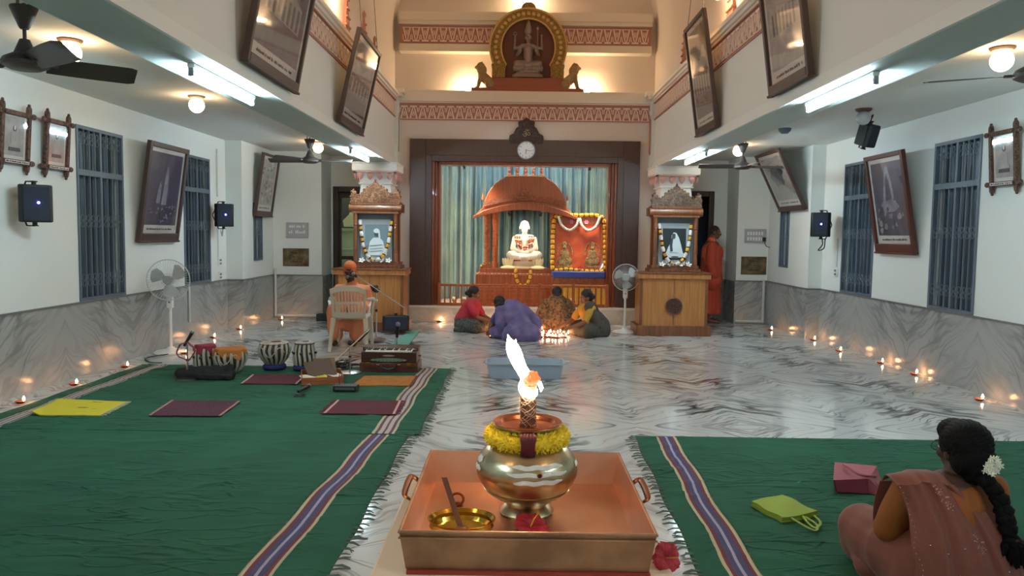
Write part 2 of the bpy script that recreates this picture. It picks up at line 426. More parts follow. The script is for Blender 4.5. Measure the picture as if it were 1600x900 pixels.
# aisle ceilings, beams, hall fascias
struct('ceiling_aisle_left', MB(CEIL).b2(XL - .2, BLO, YN, 14.2, ZC, ZC + .2))
struct('ceiling_aisle_right', MB(CEIL).b2(BRO, XR + .2, YN, 14.2, ZC, ZC + .2))
BEAMM = mat('beam_underside_paint', '#b7c4bf', .75)
for side, xi, xo, s_ in (('left', BLI, BLO, -1), ('right', BRI, BRO, 1)):
    YE = 13.1
    w = MB(BEAMM); w.b2(*sorted((xi, xo)), YN, YE, ZB, ZB + .02)
    w.m(CEIL).b2(*sorted((xi, xo)), YN, YE, ZB + .02, 3.42)
    w.m(CREAM).b2(*sorted((xi, xi + s_ * .3)), YN, YE, 3.42, 3.75)
    struct('trim_beam_' + side, w)
    w = MB(WALL)   # string course at the foot of the fascia
    w.b2(*sorted((xi - s_ * .025, xi)), YN, YE - .2, ZB - .004, ZB + .075); w.b2(*sorted((xi - s_ * .012, xi)), YN, YE - .2, ZB + .075, ZB + .1)
    struct('trim_course_' + side, w)
    w = MB(CREAM)  # cornice
    for (dx, z0, z1) in ((.02, 3.69, 3.72), (.05, 3.72, 3.755), (.08, 3.755, 3.80)): w.b2(*sorted((xi - s_ * dx, xi + s_ * .3)), YN, YE - .2, z0, z1)
    w.m(PINK).b2(*sorted((xi - s_ * .03, xi + s_ * .1)), YN, YE - .2, 3.675, 3.69); w.b2(*sorted((xi - s_ * .015, xi)), YN, YE - .2, 3.405, 3.42)
    struct('trim_cornice_' + side, w)
    # upper wall, slightly set back, rising into the vault
    w = MB(WALLB); w.b2(*sorted((xi + s_ * .1, xi + s_ * .4)), YN, YE + .45, 3.8, 4.9); struct('wall_upper_' + side, w)
# frieze motif
def motif(mb, T, wd, h, flip=False):
    def fz(z): return h - z if flip else z
    def pr(poly, d=.012):
        mb.prism([(x, fz(z)) for x, z in poly], -d, 0, T)
    mb.m(ORN)
    t = wd / 2
    def st(x0, z0, x1, z1, t0, t1): pr([((x0 - t0) * wd, z0 * h), ((x0 + t0) * wd, z0 * h), ((x1 + t1) * wd, z1 * h), ((x1 - t1) * wd, z1 * h)])
    st(-.36, .03, -.10, .80, .09, .055); st(.36, .03, .10, .80, .09, .055)
    pr([(-.40 * wd, .97 * h), (.40 * wd, .97 * h), (.30 * wd, .84 * h), (.12 * wd, .88 * h), (0, .78 * h), (-.12 * wd, .88 * h), (-.30 * wd, .84 * h)])
    st(-.44, .50, -.40, .84, .03, .05); st(.44, .50, .40, .84, .03, .05)
    pr([(0, .60 * h), (.13 * wd, .32 * h), (.09 * wd, .18 * h), (.035 * wd, .24 * h), (.05 * wd, .33 * h), (0, .46 * h), (-.05 * wd, .33 * h), (-.035 * wd, .24 * h), (-.09 * wd, .18 * h), (-.13 * wd, .32 * h)])
    pr([(-.48 * wd, .0), (.48 * wd, .0), (.48 * wd, .05 * h), (-.48 * wd, .05 * h)])
w = MB(PINK); w.b2(BLI, BRI, YB - .02, YB, 3.40, 3.68)
n = 27; wd = (BRI - BLI - .1) / n
for i in range(n): motif(w, Matrix.Translation((BLI + .05 + wd * (i + .5), YB - .02, 3.415)), wd, .225)
struct('trim_frieze_lower', w)
w = MB(PINK); w.b2(BLI, BRI, YB + .26, YB + .28, 4.72, 5.03)
n = 27
for i in range(n): motif(w, Matrix.Translation((BLI + .05 + wd * (i + .5), YB + .26, 4.75)), wd, .25, True)
struct('trim_frieze_upper', w)
for side, xi, s_ in (('left', BLI, -1), ('right', BRI, 1)):
    w = MB(PINK); w.b2(*sorted((xi, xi - s_ * .004)), 2.5, 12.85, 3.43, 3.67)
    n = 62; wd2 = 10.3 / n
    for i in range(n):
        T = Matrix.Translation((xi - s_ * .004, 2.53 + wd2 * (i + .5), 3.435)) @ Matrix.Rotation(R(90) * (1 if s_ < 0 else -1), 4, 'Z')
        motif(w, T, wd2, .225)
    struct('trim_frieze_' + side, w)
# back wall of the hall
AX0, AX1 = -1.80, 2.07; AZ0, AZ1 = .0, 3.08
w = MB(WALLB)
wallbox(w, 'y', YB, YB + .25, BLO, BRO, 0, 3.88, [(AX0 + .2, AX1 - .2, -.01, AZ1 - .2)])
struct('wall_back', w)
w = MB(WALLB)
w.b2(BLO, BRO, YB + .42, YB + .6, 3.7, 7.2)
struct('wall_niche', w)
w = MB(CREAM)
w.b2(BLI, BRI, YB - .10, YB + .45, 3.70, 3.88); w.b2(BLI, BRI, YB - .04, YB, 3.68, 3.70)
w.m(PINK).b2(BLI, BRI, YB - .03, YB, 3.655, 3.69)
w.m(CREAM).b2(BLI, BRI, YB + .2, YB + .43, 4.59, 4.62); w.b2(BLI, BRI, YB + .23, YB + .43, 4.62, 4.72); w.b2(BLI, BRI, YB + .28, YB + .43, 4.72, 5.04)
w.b2(BLI, BRI, YB + .2, YB + .43, 5.04, 5.10); w.b2(BLI, BRI, YB + .16, YB + .43, 5.10, 5.24)
struct('trim_back_ledges', w)
# end piers
for side, xi, s_ in (('left', BLI, -1), ('right', BRI, 1)):
    w = MB(WALL); w.b2(*sorted((xi - s_ * .05, xi + s_ * .2)), 12.86, YB, 2.62, 3.8)
    w.m(CREAM)
    for (dx, z0, z1) in ((.08, 3.74, 3.79), (.11, 3.79, 3.86)): w.b2(*sorted((xi - s_ * (.05 + dx), xi + s_ * .2)), 12.86 - dx, YB - .11, z0, z1)
    w.m(PINK).prism([(-.03, 0), (.03, 0), (.03, .55), (0, .65), (-.03, .55)], -.008, 0, Matrix.Translation((xi - s_ * .05, 12.97, 2.85)) @ Matrix.Rotation(R(90) * (1 if s_ < 0 else -1), 4, 'Z'))
    w.prism([(-.09, 0), (-.06, 0), (-.06, .55), (-.075, .6), (-.09, .55)], -.008, 0, Matrix.Translation((xi + s_ * -.0, 12.86, 2.85)))
    struct('trim_pier_' + side, w)
# vault
w = MB(WALLB); r0 = (BRI - BLI) / 2 + .1; zs = 4.85
def vf(u, v):
    a = PI * u; return (HX - r0 * math.cos(a), YN + v * (13.55 - YN), zs + r0 * math.sin(a))
w.grid(vf, 40, 8, thick=-.15); struct('ceiling_vault', w)
struct('wall_behind_upper', MB(WALLB).b2(-3, 3, YN - .2, YN, 6.4, 7.6))
# altar surround
w = MB(GRAN)
x0, x1, z1 = AX0, AX1, AZ1; b_ = .37
for (a, b, c, d_, y0) in ((x0, x0 + b_, .27, z1, YB - .06), (x1 - b_, x1, .27, z1, YB - .06), (x0 + b_, x1 - b_, z1 - b_, z1, YB - .06)):
    w.b2(a, b, y0, YB + .3, c, d_)
w.b2(x0, x0 + b_ - .1, YB - .075, YB - .06, .27, z1); w.b2(x1 - b_ + .1, x1, YB - .075, YB - .06, .27, z1); w.b2(x0 + b_ - .1, x1 - b_ + .1, YB - .075, YB - .06, z1 - b_ + .1, z1)
ALT = struct('trim_altar_surround', w, bev=.006)
w = MB(wood('inner_frame_wood', '#8a4520', '#6a3014', .3, 2)); xi0, xi1 = x0 + b_, x1 - b_; zt = z1 - b_
for k, (a, dy) in enumerate(((0, 0), (.045, .06), (.09, .12))):
    w.b2(xi0 + a, xi0 + a + .045, YB - .03 + dy, YB + .35, .27, zt); w.b2(xi1 - a - .045, xi1 - a, YB - .03 + dy, YB + .35, .27, zt)
w.b2(xi0 + .135, xi1 - .135, YB - .01, YB + .3, zt - .05, zt)
obj('inner_frame', w, ALT, bev=.006)
# alcove shell
w = MB(WALLB); w.b2(xi0 - .3, xi0 - .1, YB + .25, 15.2, 0, 3.2); w.b2(xi1 + .1, xi1 + .3, YB + .25, 15.2, 0, 3.2); w.b2(xi0 - .3, xi1 + .3, 15.1, 15.3, 0, 3.2); w.b2(xi0 - .3, xi1 + .3, YB + .3, 15.2, 3.0, 3.2)
struct('wall_alcove', w)
w = MB(STEPM); w.b2(AX0, AX1, YB - .12, 15.1, 0, .27); w.b2(BLI, AX0, YB - .05, YB, 0, .27); w.b2(AX1, BRI, YB - .05, YB, 0, .27)
w.m(mat('step_nosing', '#e2d8cc', .25)).b2(AX0, AX1, YB - .15, YB - .06, .24, .275)
struct('floor_altar_step', w)
# pillars
def pillar(nm, cx, cy):
    w = MB(mat('pillar_white', '#eef0ee', .6)); h = .2
    w.b2(cx - .2, cx + .2, cy - .2, cy + .2, 0, 2.0)
    for (hw, z0, z1) in ((.23, 1.96, 2.0), (.275, 2.275, 2.30), (.34, 2.46, 2.485), (.36, 2.485, 2.60), (.38, 2.60, 2.62)): w.b2(cx - hw, cx + hw, cy - hw, cy + hw, z0, z1)
    def fr(hw0, hw1, z0, z1):
        v = [(cx + a * h_, cy + b * h_, z) for (h_, z) in ((hw0, z0), (hw1, z1)) for (a, b) in ((-1, -1), (1, -1), (1, 1), (-1, 1))]
        w.add(v, [(0, 1, 5, 4), (1, 2, 6, 5), (2, 3, 7, 6), (3, 0, 4, 7), (4, 5, 6, 7), (3, 2, 1, 0)])
    fr(.27, .24, 2.0, 2.275); fr(.25, .30, 2.30, 2.46)
    po = struct(nm, w, bev=.004)
    q = MB(PINKL)
    for a in range(4):
        for i in range(4):
            T = Matrix.Translation((cx, cy, 0)) @ Matrix.Rotation(a * PI / 2, 4, 'Z') @ Matrix.Translation(((i - 1.5) * .155, -.315, 2.415))
            q.add(*petal(.052, .04, .075), T=T)
        q.b2(-.345, .345, -.345, -.3, 2.455, 2.475, Matrix.Translation((cx, cy, 0)) @ Matrix.Rotation(a * PI / 2, 4, 'Z'))
    obj('petal_band', q, po)
def petal(w_, up, dn):
    """plump heart-shaped lotus petal, point down"""
    vs = []; fs = []; n, m_ = 12, 6
    for j in range(m_ + 1):
        r = math.cos(PI / 2 * j / m_); y = -math.sin(PI / 2 * j / m_) * .04
        for i in range(n):
            a = 2 * PI * i / n; x = math.cos(a); z = math.sin(a)
            zz = z * up if z > 0 else z * dn; xx = x * w_ * (1 - max(0, -z) ** 1.5 * .55) 
            vs.append((xx * r, y, zz * r))
    for j in range(m_):
        for i in range(n): fs.append((j * n + i, j * n + (i + 1) % n, (j + 1) * n + (i + 1) % n, (j + 1) * n + i))
    return vs, fs
pillar('trim_pillar_left', -2.27, 12.7); pillar('trim_pillar_right', 2.57, 12.7)
# pink temple-spire reliefs painted on the upper walls
def spire(nm, x, s_, y, h, wd):
    q = MB(PINK); T = Matrix.Translation((x, y, 3.8)) @ Matrix.Rotation(R(90) * (1 if s_ < 0 else -1), 4, 'Z')
    lv = 6
    for k in range(lv):
        a = wd * (1 - k / lv) * .5; b = wd * (1 - (k + .8) / lv) * .5; z0 = h * k / lv; z1 = h * (k + 1) / lv
        q.prism([(-a, z0), (a, z0), (b, z1), (-b, z1)], -.03 - .01 * (lv - k) / lv, 0, T); q.prism([(-a * 1.12, z0), (a * 1.12, z0), (a * 1.12, z0 + h * .03), (-a * 1.12, z0 + h * .03)], -.055, 0, T)
    q.tube([T @ Vector((0, -.02, h)), T @ Vector((0, -.02, h * 1.08)), T @ Vector((0, -.02, h * 1.16))], [.02, .03, .003], 8)
    struct(nm, q)
spire('trim_spire_a', BLI - .1, -1, 9.6, .62, .34); spire('trim_spire_b', BLI - .1, -1, 11.5, .5, .26)
spire('trim_spire_c', BRI + .1, 1, 8.7, .62, .34); spire('trim_spire_d', BRI + .1, 1, 11.1, .5, .26)
spire('trim_spire_e', BLI - .1, -1, 10.7, .62, .34)
# windows with steel grilles
def window(nm, x, s_, y0, y1, z0, z1, slit=False):
    w_ = y1 - y0; h = z1 - z0
    T = Matrix.Translation((x, y0 if s_ > 0 else y1, z0)) @ Matrix.Rotation(R(90) * s_, 4, 'Z')   # local x along the wall, -y into the room
    # s_>0: left wall, room at +x
    fr = MB(GRILL); t = .035
    fr.b2(0, w_, -.012, .03, 0, t, T); fr.b2(0, w_, -.012, .03, h - t, h, T); fr.b2(0, t, -.012, .03, t, h - t, T); fr.b2(w_ - t, w_, -.012, .03, t, h - t, T)
    if not slit: fr.b2(w_ / 2 - .02, w_ / 2 + .02, -.008, .03, t, h - t, T); fr.b2(t, w_ - t, -.01, .03, h * .72, h * .72 + .06, T)
    wo = struct(nm, fr)
    g = MB(mat('grille_bars', '#6b7983', .45)); k = 4 if not slit else 4
    spans = ((t, w_ / 2 - .02), (w_ / 2 + .02, w_ - t)) if not slit else ((t, w_ - t),)
    for (a, b) in spans:
        for i in range(1, k):
            xx = a + (b - a) * i / k; g.b2(xx - .004, xx + .004, -.012, .004, t, h - t, T)
    for zz in ([.12, .46, .93] if not slit else [.5]):
        for (a, b) in spans:
            for i in range(k):
                xx = a + (b - a) * (i + .5) / k; c = (b - a) / k * .3
                for dz in (-c * 1.1, c * 1.1):
                    g.tube([T @ Vector((xx + c * math.cos(q * PI / 4), -.006, h * zz + dz + c * math.sin(q * PI / 4))) for q in range(8)], .004, 4, closed=True)
                g.ell(T @ Vector((xx, -.012, h * zz)), .009, 6, 4)
    obj('grille', g, wo)
    p = MB(PANE); p.b2(0, w_, .10, .13, 0, h, T)
    p.m(mat('shutter_line', '#2c3947', .4))
    nn = 8 if not slit else 3
    for i in range(1, nn): p.b2(w_ * i / nn - .006, w_ * i / nn + .006, .092, .1, 0, h, T)
    obj('shutter', p, wo)
for i, a in enumerate(WL): window('window_%d' % (i + 1), XL, 1, *a)
for i, a in enumerate(WR): window('window_%d' % (i + 3), XR, -1, *a)
window('window_5', XPL, 1, *SL, slit=True); window('window_6', XPR, -1, *SL, slit=True)
# ------------------------------------------------------------------ lamps, fans, pictures, speakers
TUBE = mat('tube_light_glow', '#ffffff', .5, emit=(.66, .88, 1.0), estr=46)
GLOBE = mat('globe_glow', '#ffffff', .5, emit=(1.0, .66, .34), estr=9)
GLOBEU = mat('upper_globe_glow', '#ffffff', .5, emit=(1.0, .66, .36), estr=15)
def tube_light(x, y, label, cyr=0, dx=0):
    t = thing('ceiling_tube_light', label, 'light', (x, y, ZB), group='tube lights under the beams')
    obj('batten', MB(WHITE).b2(-.025, .025, -.61, .61, -.03, 0), t, bev=.004)
    for s_ in (-1, 1):
        q = MB(mat('lamp_holder', '#8f959a', .5)); q.b2(-.016, .016, s_ * .60 - .012, s_ * .60 + .012, -.085, -.03); obj('lamp_holder', q, t)
    obj('glass_tube', MB(TUBE).cyl((0, -.59, -.07), (0, .59, -.07), .0145, n=12), t)
tube_light(-2.2, 5.85, 'glowing white tube light under the left beam, nearer the front')
tube_light(-2.2, 10.85, 'small glowing tube light under the left beam beside the far left fan')
tube_light(2.4, 5.85, 'glowing white tube light under the right beam, nearer the front')
tube_light(2.45, 10.65, 'small glowing tube light under the right beam beside the far right fan')
for x in (-2.2, 2.4):      # unseen pair added behind the viewer as fill light
    tube_light(x, .2, 'unseen fill tube light added on the beam behind the viewer')
GL = [(-3.26, 5.68, 'lit globe lamp on the ceiling behind the near left fan blades'), (-3.29, 7.97, 'lit globe lamp on the left aisle ceiling standing alone'),
      (-3.04, 11.85, 'lit globe lamp behind the far left ceiling fan'), (3.44, 5.58, 'large lit globe lamp at the right edge by the near right fan'),
      (3.29, 11.55, 'lit globe lamp behind the rod of the far right fan')]
def globe(x, y, z, label, m=GLOBE, r=.075, group='ceiling globe lamps'):
    t = thing('globe_lamp', label, 'lamp', (x, y, z), group=group)
    obj('ceiling_plate', MB(mat('lamp_plate', '#5d4636', .6)).lathe([(.07, -.025), (.085, -.01), (.085, 0)], n=20), t)
    obj('glass_globe', MB(m).ell((0, 0, -.025 - r * .92), r, 24, 16), t)
for x, y, l in GL: globe(x, y, ZC, l)
globe(3.66, 8.25, ZC, 'unlit grey globe lamp in front of the small ceiling speaker', mat('globe_off', '#aeb6bb', .3))
for x, y, z, l in ((-2.05, 7.1, 3.98, 'lit globe on the upper left wall above the nearer hanging picture'), (-2.05, 9.0, 4.25, 'lit globe on the upper left wall between the two hanging pictures'),
                   (2.29, 8.7, 4.2, 'lit globe on the upper right wall above the ledge')):
    s_ = -1 if x < 0 else 1
    t = thing('wall_globe', l, 'lamp', (x - (0 if s_ < 0 else 0), y, z), group='globes on the upper walls')
    obj('wall_plate', MB(mat('lamp_plate', '#5d4636', .6)).tube([(s_ * .08, 0, 0), (s_ * .065, 0, 0), (-s_ * .0, 0, 0)], [.07, .07, .03], 16), t)
    obj('glass_globe', MB(GLOBEU).ell((-s_ * .09, 0, 0), .085, 20, 14), t)
for i, (x, y) in enumerate(((-2.05, 3.2), (2.29, 3.2), (-2.05, .3), (2.29, .3), (2.29, 6.0))):
    s_ = -1 if x < 0 else 1
    t = thing('wall_globe', 'lit globe on the upper wall beyond the top of the view', 'lamp', (x, y, 4.2), group='upper wall globes out of view')
    obj('glass_globe', MB(GLOBEU).ell((-s_ * .09, 0, 0), .09, 20, 14), t)
# ceiling fans
FANM = mat('fan_brown', '#4a403c', .45)
def fan(x, y, zm, angs, label, off=0, pitch=.045, ch=1.0):
    t = thing('ceiling_fan', label, 'fan', (x, y, zm), group='ceiling fans')
    H = ZC - zm
    obj('motor', MB(FANM).lathe([(.0, -.035), (.085, -.035), (.125, -.015), (.13, .005), (.115, .03), (.06, .06), (.04, .11), (.028, .14), (.0, .14)], n=28), t)
    obj('down_rod', MB(FANM).cyl((0, 0, .13), (0, 0, H - .05), .011, n=10), t)
    obj('canopy', MB(FANM).lathe([(.022, H - .2), (.03, H - .19), (.075, H - .08), (.075, H - .07), (.0, H - .07)], n=24), t)
    obj('hanger', MB(mat('fan_hook', '#7a7f80', .4, .6)).b2(-.04, -.032, -.01, .01, H - .08, H).b2(.032, .04, -.01, .01, H - .08, H).b2(-.05, .05, -.012, .012, H - .008, H), t)
    for a in angs:
        b = MB(FANM)
        def bf(u, v):
            xx = .11 + u * .49; wv = (.045 + .028 * math.sin(min(1, u * 1.3) * PI * .5)) * (1 if u < .93 else math.sqrt(max(0, 1 - ((u - .93) / .08) ** 2)) * .9 + .1)
            yy = (v - .5) * 2 * wv * ch; return (xx, yy, -.0 + (v - .5) * pitch + .004)
        b.grid(bf, 14, 4, thick=.004, T=Matrix.Rotation(R(a), 4, 'Z'))
        bl = obj('blade', b, t)
        obj('blade_bracket', MB(FANM).b2(.08, .17, -.02, .02, -.004, .008, Matrix.Rotation(R(a), 4, 'Z')), bl)
fan(-2.92, 4.62, 2.47, (38, -38, 172), 'dark brown ceiling fan close up at the top left corner', pitch=-.07, ch=1.1)
fan(-2.93, 10.96, 2.50, (-2, 175, 232), 'dark ceiling fan over the left aisle in front of the lit globe')
fan(3.14, 10.8, 2.48, (6, 176, 275), 'dark ceiling fan over the right aisle near the tilted picture')
fan(3.10, 4.68, 2.49, (152, 32, 272), 'ceiling fan mostly out of view at the right edge', pitch=-.02)
globe(-3.2, 14.45, 2.8, 'unseen globe lamp added to brighten the side room beyond the left doorway')  # unseen lamp added so the side room does not render black
# smoke detector and small ceiling speaker
d_ = MB(mat('detector', '#5d6a74', .5)).lathe([(.0, -.07), (.04, -.065), (.075, -.03), (.08, 0)], n=20)
o = obj('smoke_detector', d_, loc=(3.36, 9.78, ZC), label='small grey smoke detector dome on the right aisle ceiling', cat='detector')
def speaker(nm, x, y, z, rz, w_, h_, label, led=True, tilt=0, bracket=None):
    t = thing('wall_speaker', label, 'speaker', (x, y, z), rot=(R(tilt), 0, R(rz)), group='black loudspeakers')
    d = .2
    pl = [(-w_ / 2, -d * .3), (-w_ / 2 + .03, -d / 2), (w_ / 2 - .03, -d / 2), (w_ / 2, -d * .3), (w_ * .32, d / 2), (-w_ * .32, d / 2)]
    v = [(p[0], p[1], zz) for zz in (-h_ / 2, h_ / 2) for p in pl]; n = 6
    b = MB(BLACK); b.add(v, [tuple(range(n))[::-1], tuple(range(n, 2 * n))] + [(i, (i + 1) % n, (i + 1) % n + n, i + n) for i in range(n)])
    obj('cabinet', b, t, bev=.012)
    g = MB(mat('speaker_mesh', '#222a38', .7, bump=.5, bscale=400)); g.b2(-w_ / 2 + .035, w_ / 2 - .035, -d / 2 - .006, -d / 2 + .002, -h_ / 2 + .02, h_ / 2 - .02); obj('front_grille', g, t, bev=.004)
    if led: obj('indicator_light', MB(mat('blue_led', '#2040ff', .3, emit=(.08, .12, 1), estr=14)).ell((w_ * .05, -d / 2 - .008, h_ * .02), (.011, .006, .011), 12, 8), t)
    k = MB(BLACK)
    for s_ in (-1, 1): k.cyl((0, 0, s_ * h_ / 2), (0, 0, s_ * (h_ / 2 + .025)), .02, n=12); k.cyl((0, 0, s_ * (h_ / 2 + .025)), (0, 0, s_ * (h_ / 2 + .035)), .03, n=12)
    obj('knob', k, t)
    if bracket:
        q = MB(BLACK); q.tube([(0, 0, h_ / 2 + .03), (bracket[0] * .5, d * .3, h_ / 2 + .03), bracket], .008, 6); q.tube([(0, 0, -h_ / 2 - .03), (bracket[0] * .5, d * .3, -h_ / 2 - .03), bracket], .008, 6); obj('bracket', q, t)
    return t
speaker('s', -4.27, 6.82, 1.715, 42, .27, .33, 'black loudspeaker with blue light on the left wall at the edge', bracket=(-.1, .2, 0))
speaker('s', -4.25, 11.18, 1.72, 30, .27, .33, 'black loudspeaker with white dot of light beside the left pilaster', bracket=(-.12, .2, 0))
speaker('s', 4.3, 10.88, 1.69, -28, .27, .34, 'black loudspeaker with blue light on the right wall near the small window', bracket=(.12, .2, 0))
speaker('s', 3.82, 8.5, 2.63, 25, .17, .24, 'small black speaker hung from the right aisle ceiling behind the unlit globe', led=False, tilt=18, bracket=(0, 0, .22))
# ------------------------------------------------------------------ pictures
FRD = mat('frame_dark_wood', '#4b3a35', .45); FRR = mat('frame_red_wood', '#5a2f26', .4)
MOUNT = mat('picture_mount', '#d6d2cb', .5); PHG = mat('photo_grey', '#7d7f84', .5, var=.4, vscale=6); PHL = mat('photo_light', '#b3b1ae', .5, var=.3, vscale=9)
PHP = mat('photo_purple', '#5a5068', .45, var=.3, vscale=7); PHPL = mat('photo_purple_light', '#a59fb0', .5, var=.4, vscale=18); INK = mat('caption_ink', '#35322f', .6); PHD = mat('photo_dark', '#4c4d52', .5)
def glossy():
    """thin clear sheet: light passes, a little of it mirrors"""
    if 'picture_glass' in MATS: return MATS['picture_glass']
    m = bpy.data.materials.new('picture_glass'); m.use_nodes = True; MATS['picture_glass'] = m; nt = m.node_tree
    for n in list(nt.nodes):
        if n.type == 'BSDF_PRINCIPLED': nt.nodes.remove(n)
    out = [n for n in nt.nodes if n.type == 'OUTPUT_MATERIAL'][0]
    tr = nt.nodes.new('ShaderNodeBsdfTransparent'); gl = nt.nodes.new('ShaderNodeBsdfGlossy'); gl.inputs['Roughness'].default_value = .05
    lw = nt.nodes.new('ShaderNodeLayerWeight'); lw.inputs[0].default_value = .5
    pw = nt.nodes.new('ShaderNodeMath'); pw.operation = 'POWER'; pw.inputs[1].default_value = 4; nt.links.new(lw.outputs['Facing'], pw.inputs[0])
    fr = nt.nodes.new('ShaderNodeMath'); fr.operation = 'MULTIPLY_ADD'; fr.inputs[1].default_value = .7; fr.inputs[2].default_value = .05; nt.links.new(pw.outputs[0], fr.inputs[0]); mx = nt.nodes.new('ShaderNodeMixShader')
    nt.links.new(fr.outputs[0], mx.inputs[0]); nt.links.new(tr.outputs[0], mx.inputs[1]); nt.links.new(gl.outputs[0], mx.inputs[2]); nt.links.new(mx.outputs[0], out.inputs[0])
    return m
def stroke_line(mb, x0, x1, z, h, y):
    """a line of small dark lettering, too small to read in the photograph"""
    rr = random.Random(int(x0 * 1e4) + int(z * 1e4)); x = x0
    while x < x1:
        wd = h * (.35 + .4 * rr.random()); hh = h * (.55 + .45 * rr.random())
        if rr.random() > .15: mb.b2(x, min(x + wd * .75, x1), y - .0012, y, z, z + hh)
        x += wd
def paint(mb, w_, h_, y, kind, z0):
    rr = random.Random(kind)
    def poly(pts, m_, lay):
        mb.m(m_).prism([(p[0] * w_, z0 + p[1] * h_) for p in pts], y - .0015 * lay, y)
    def rnd(cx, cz, a, b, m_, lay, n=14, wob=.0):
        poly([(cx + a * math.cos(2 * PI * i / n) * (1 + wob * rr.uniform(-1, 1)), cz + b * math.sin(2 * PI * i / n) * (1 + wob * rr.uniform(-1, 1))) for i in range(n)], m_, lay)
    if kind == 'procession':       # tower of a temple car above a crowd
        poly([(-.06, .28), (.10, .28), (.12, .5), (.09, .7), (.07, .82), (.02, .83), (-.01, .7), (-.03, .5)], PHPL, 1)
        poly([(-.22, .3), (-.1, .3), (-.10, .55), (-.16, .62), (-.2, .5)], PHPL, 1)
        for i in range(46): rnd(rr.uniform(-.42, .42), rr.uniform(.03, .27), .03, .014, PHPL if rr.random() < .6 else PHD, 1 + (i % 2), 8, .3)
        rnd(0, .16, .07, .045, PHD, 3)
    elif kind == 'garlanded':
        poly([(-.2, .45), (-.12, .75), (-.04, .93), (.05, .95), (.12, .8), (.17, .55), (.1, .42)], PHPL, 1)
        poly([(-.1, .47), (-.06, .75), (.0, .86), (.06, .75), (.1, .5)], PHP, 2)
        rnd(0, .4, .28, .09, PHPL, 1, 16, .15); poly([(-.48, 0), (-.48, .3), (0, .22), (.2, 0)], PHD, 1)
        for i in range(30): rnd(rr.uniform(-.44, .44), rr.uniform(.02, .38), .04, .03, PHPL if rr.random() < .6 else PHD, 2 + i % 2, 9, .3)
        for cx, cz in ((-.36, .16), (-.2, .12), (.3, .26)): rnd(cx, cz, .06, .045, PHPL, 4)
    elif kind == 'group':
        poly([(-.5, .0), (-.5, .22), (.5, .22), (.5, 0)], PHD, 1); poly([(-.5, .55), (-.3, .72), (.0, .62), (.3, .78), (.5, .6), (.5, .5), (-.5, .5)], PHL, 1)
        for i in range(12): x = -.42 + i * .076; rnd(x, .5, .022, .03, PHD, 2); poly([(x - .03, .26), (x + .03, .26), (x + .025, .46), (x - .025, .46)], PHL if i % 2 else PHD, 1)
    elif kind == 'building':
        poly([(-.4, .3), (-.4, .55), (-.1, .6), (0, .8), (.1, .6), (.4, .52), (.4, .28)], PHL, 1)
        for i in range(7): poly([(-.36 + i * .11, .3), (-.31 + i * .11, .3), (-.31 + i * .11, .5), (-.36 + i * .11, .5)], PHG, 2)
        rnd(-.25, .78, .2, .14, PHD, 1, 16, .2); rnd(.3, .7, .12, .1, PHD, 1, 14, .2)
    elif kind == 'seated':
        rnd(0, .72, .10, .085, PHD, 2); poly([(-.22, .3), (-.2, .58), (-.07, .64), (.07, .64), (.2, .58), (.22, .3)], PHL, 2); rnd(0, .24, .36, .09, PHL, 3)
        poly([(-.3, .2), (.3, .2), (.32, .1), (-.32, .1)], PHD, 4); rnd(0, .74, .05, .06, MOUNT, 3)
    elif kind == 'collage':
        for i in range(40): rnd(rr.uniform(-.44, .44), rr.uniform(.05, .95), .07, .035, (PHL, PHG, MOUNT, PHD)[i % 4], 1 + i % 3, 9, .4)
    elif kind == 'faded':
        rnd(-.05, .55, .3, .22, PHG, 1, 18, .2); rnd(.2, .7, .12, .1, PHD, 1, 12, .2)
def picture(label, loc, rz, tilt, w_, h_, kind, frame=FRD, ground=PHG, fw=.05, bottom=.1, group='framed pictures', wires=None, depth=.05, mt=.05):
    t = thing('framed_picture', label, 'picture', loc, rot=(R(tilt), 0, R(rz)), group=group)
    f = MB(frame)
    f.b2(-w_ / 2, -w_ / 2 + fw, -depth, 0, 0, h_); f.b2(w_ / 2 - fw, w_ / 2, -depth, 0, 0, h_); f.b2(-w_ / 2 + fw, w_ / 2 - fw, -depth, 0, h_ - fw, h_); f.b2(-w_ / 2 + fw, w_ / 2 - fw, -depth * 1.05, 0, 0, bottom)
    f.b2(-w_ / 2 - .012, w_ / 2 + .012, -depth - .012, 0, 0, .022)
    obj('frame', f, t, bev=.006)
    obj('mount', MB(MOUNT).b2(-w_ / 2 + fw, w_ / 2 - fw, -.02, -.008, bottom, h_ - fw), t)
    iw = w_ - 2 * fw - 2 * mt; z0 = bottom + mt + .05; ih = h_ - fw - mt - z0
    p = MB(ground).b2(-iw / 2, iw / 2, -.022, -.02, z0, z0 + ih); paint(p, iw * .98, ih * .98, -.022, kind, z0 + ih * .01)
    obj('print', p, t)
    c = MB(INK); stroke_line(c, -iw * .4, iw * .4, bottom + mt * .8, .026, -.02); obj('caption', c, t)
    obj('glass', MB(glossy()).b2(-w_ / 2 + fw, w_ / 2 - fw, -.036, -.033, bottom, h_ - fw), t)
    return t
picture('large dark framed temple procession print on the left wall between the windows', (-4.44, 9.48, 1.35), 90, 8, 1.05, 1.2, 'procession', FRD, PHP, .06, .11)
picture('narrow looking framed print of many figures at the far end of the left wall', (-4.19, 12.67, 1.74), 90, 8.5, .83, 1.02, 'collage', FRD, PHL, .04, .09)
picture('large reddish framed print of garlanded figure on the right wall over the small window', (4.55, 9.17, 1.33), -90, 10, .94, 1.2, 'garlanded', FRR, PHP, .055, .12)
picture('steeply tilted pale framed picture high at the far end of the right wall', (4.35, 12.1, 1.94), -90, 26, 1.13, 1.0, 'faded', FRD, PHL, .05, .08)
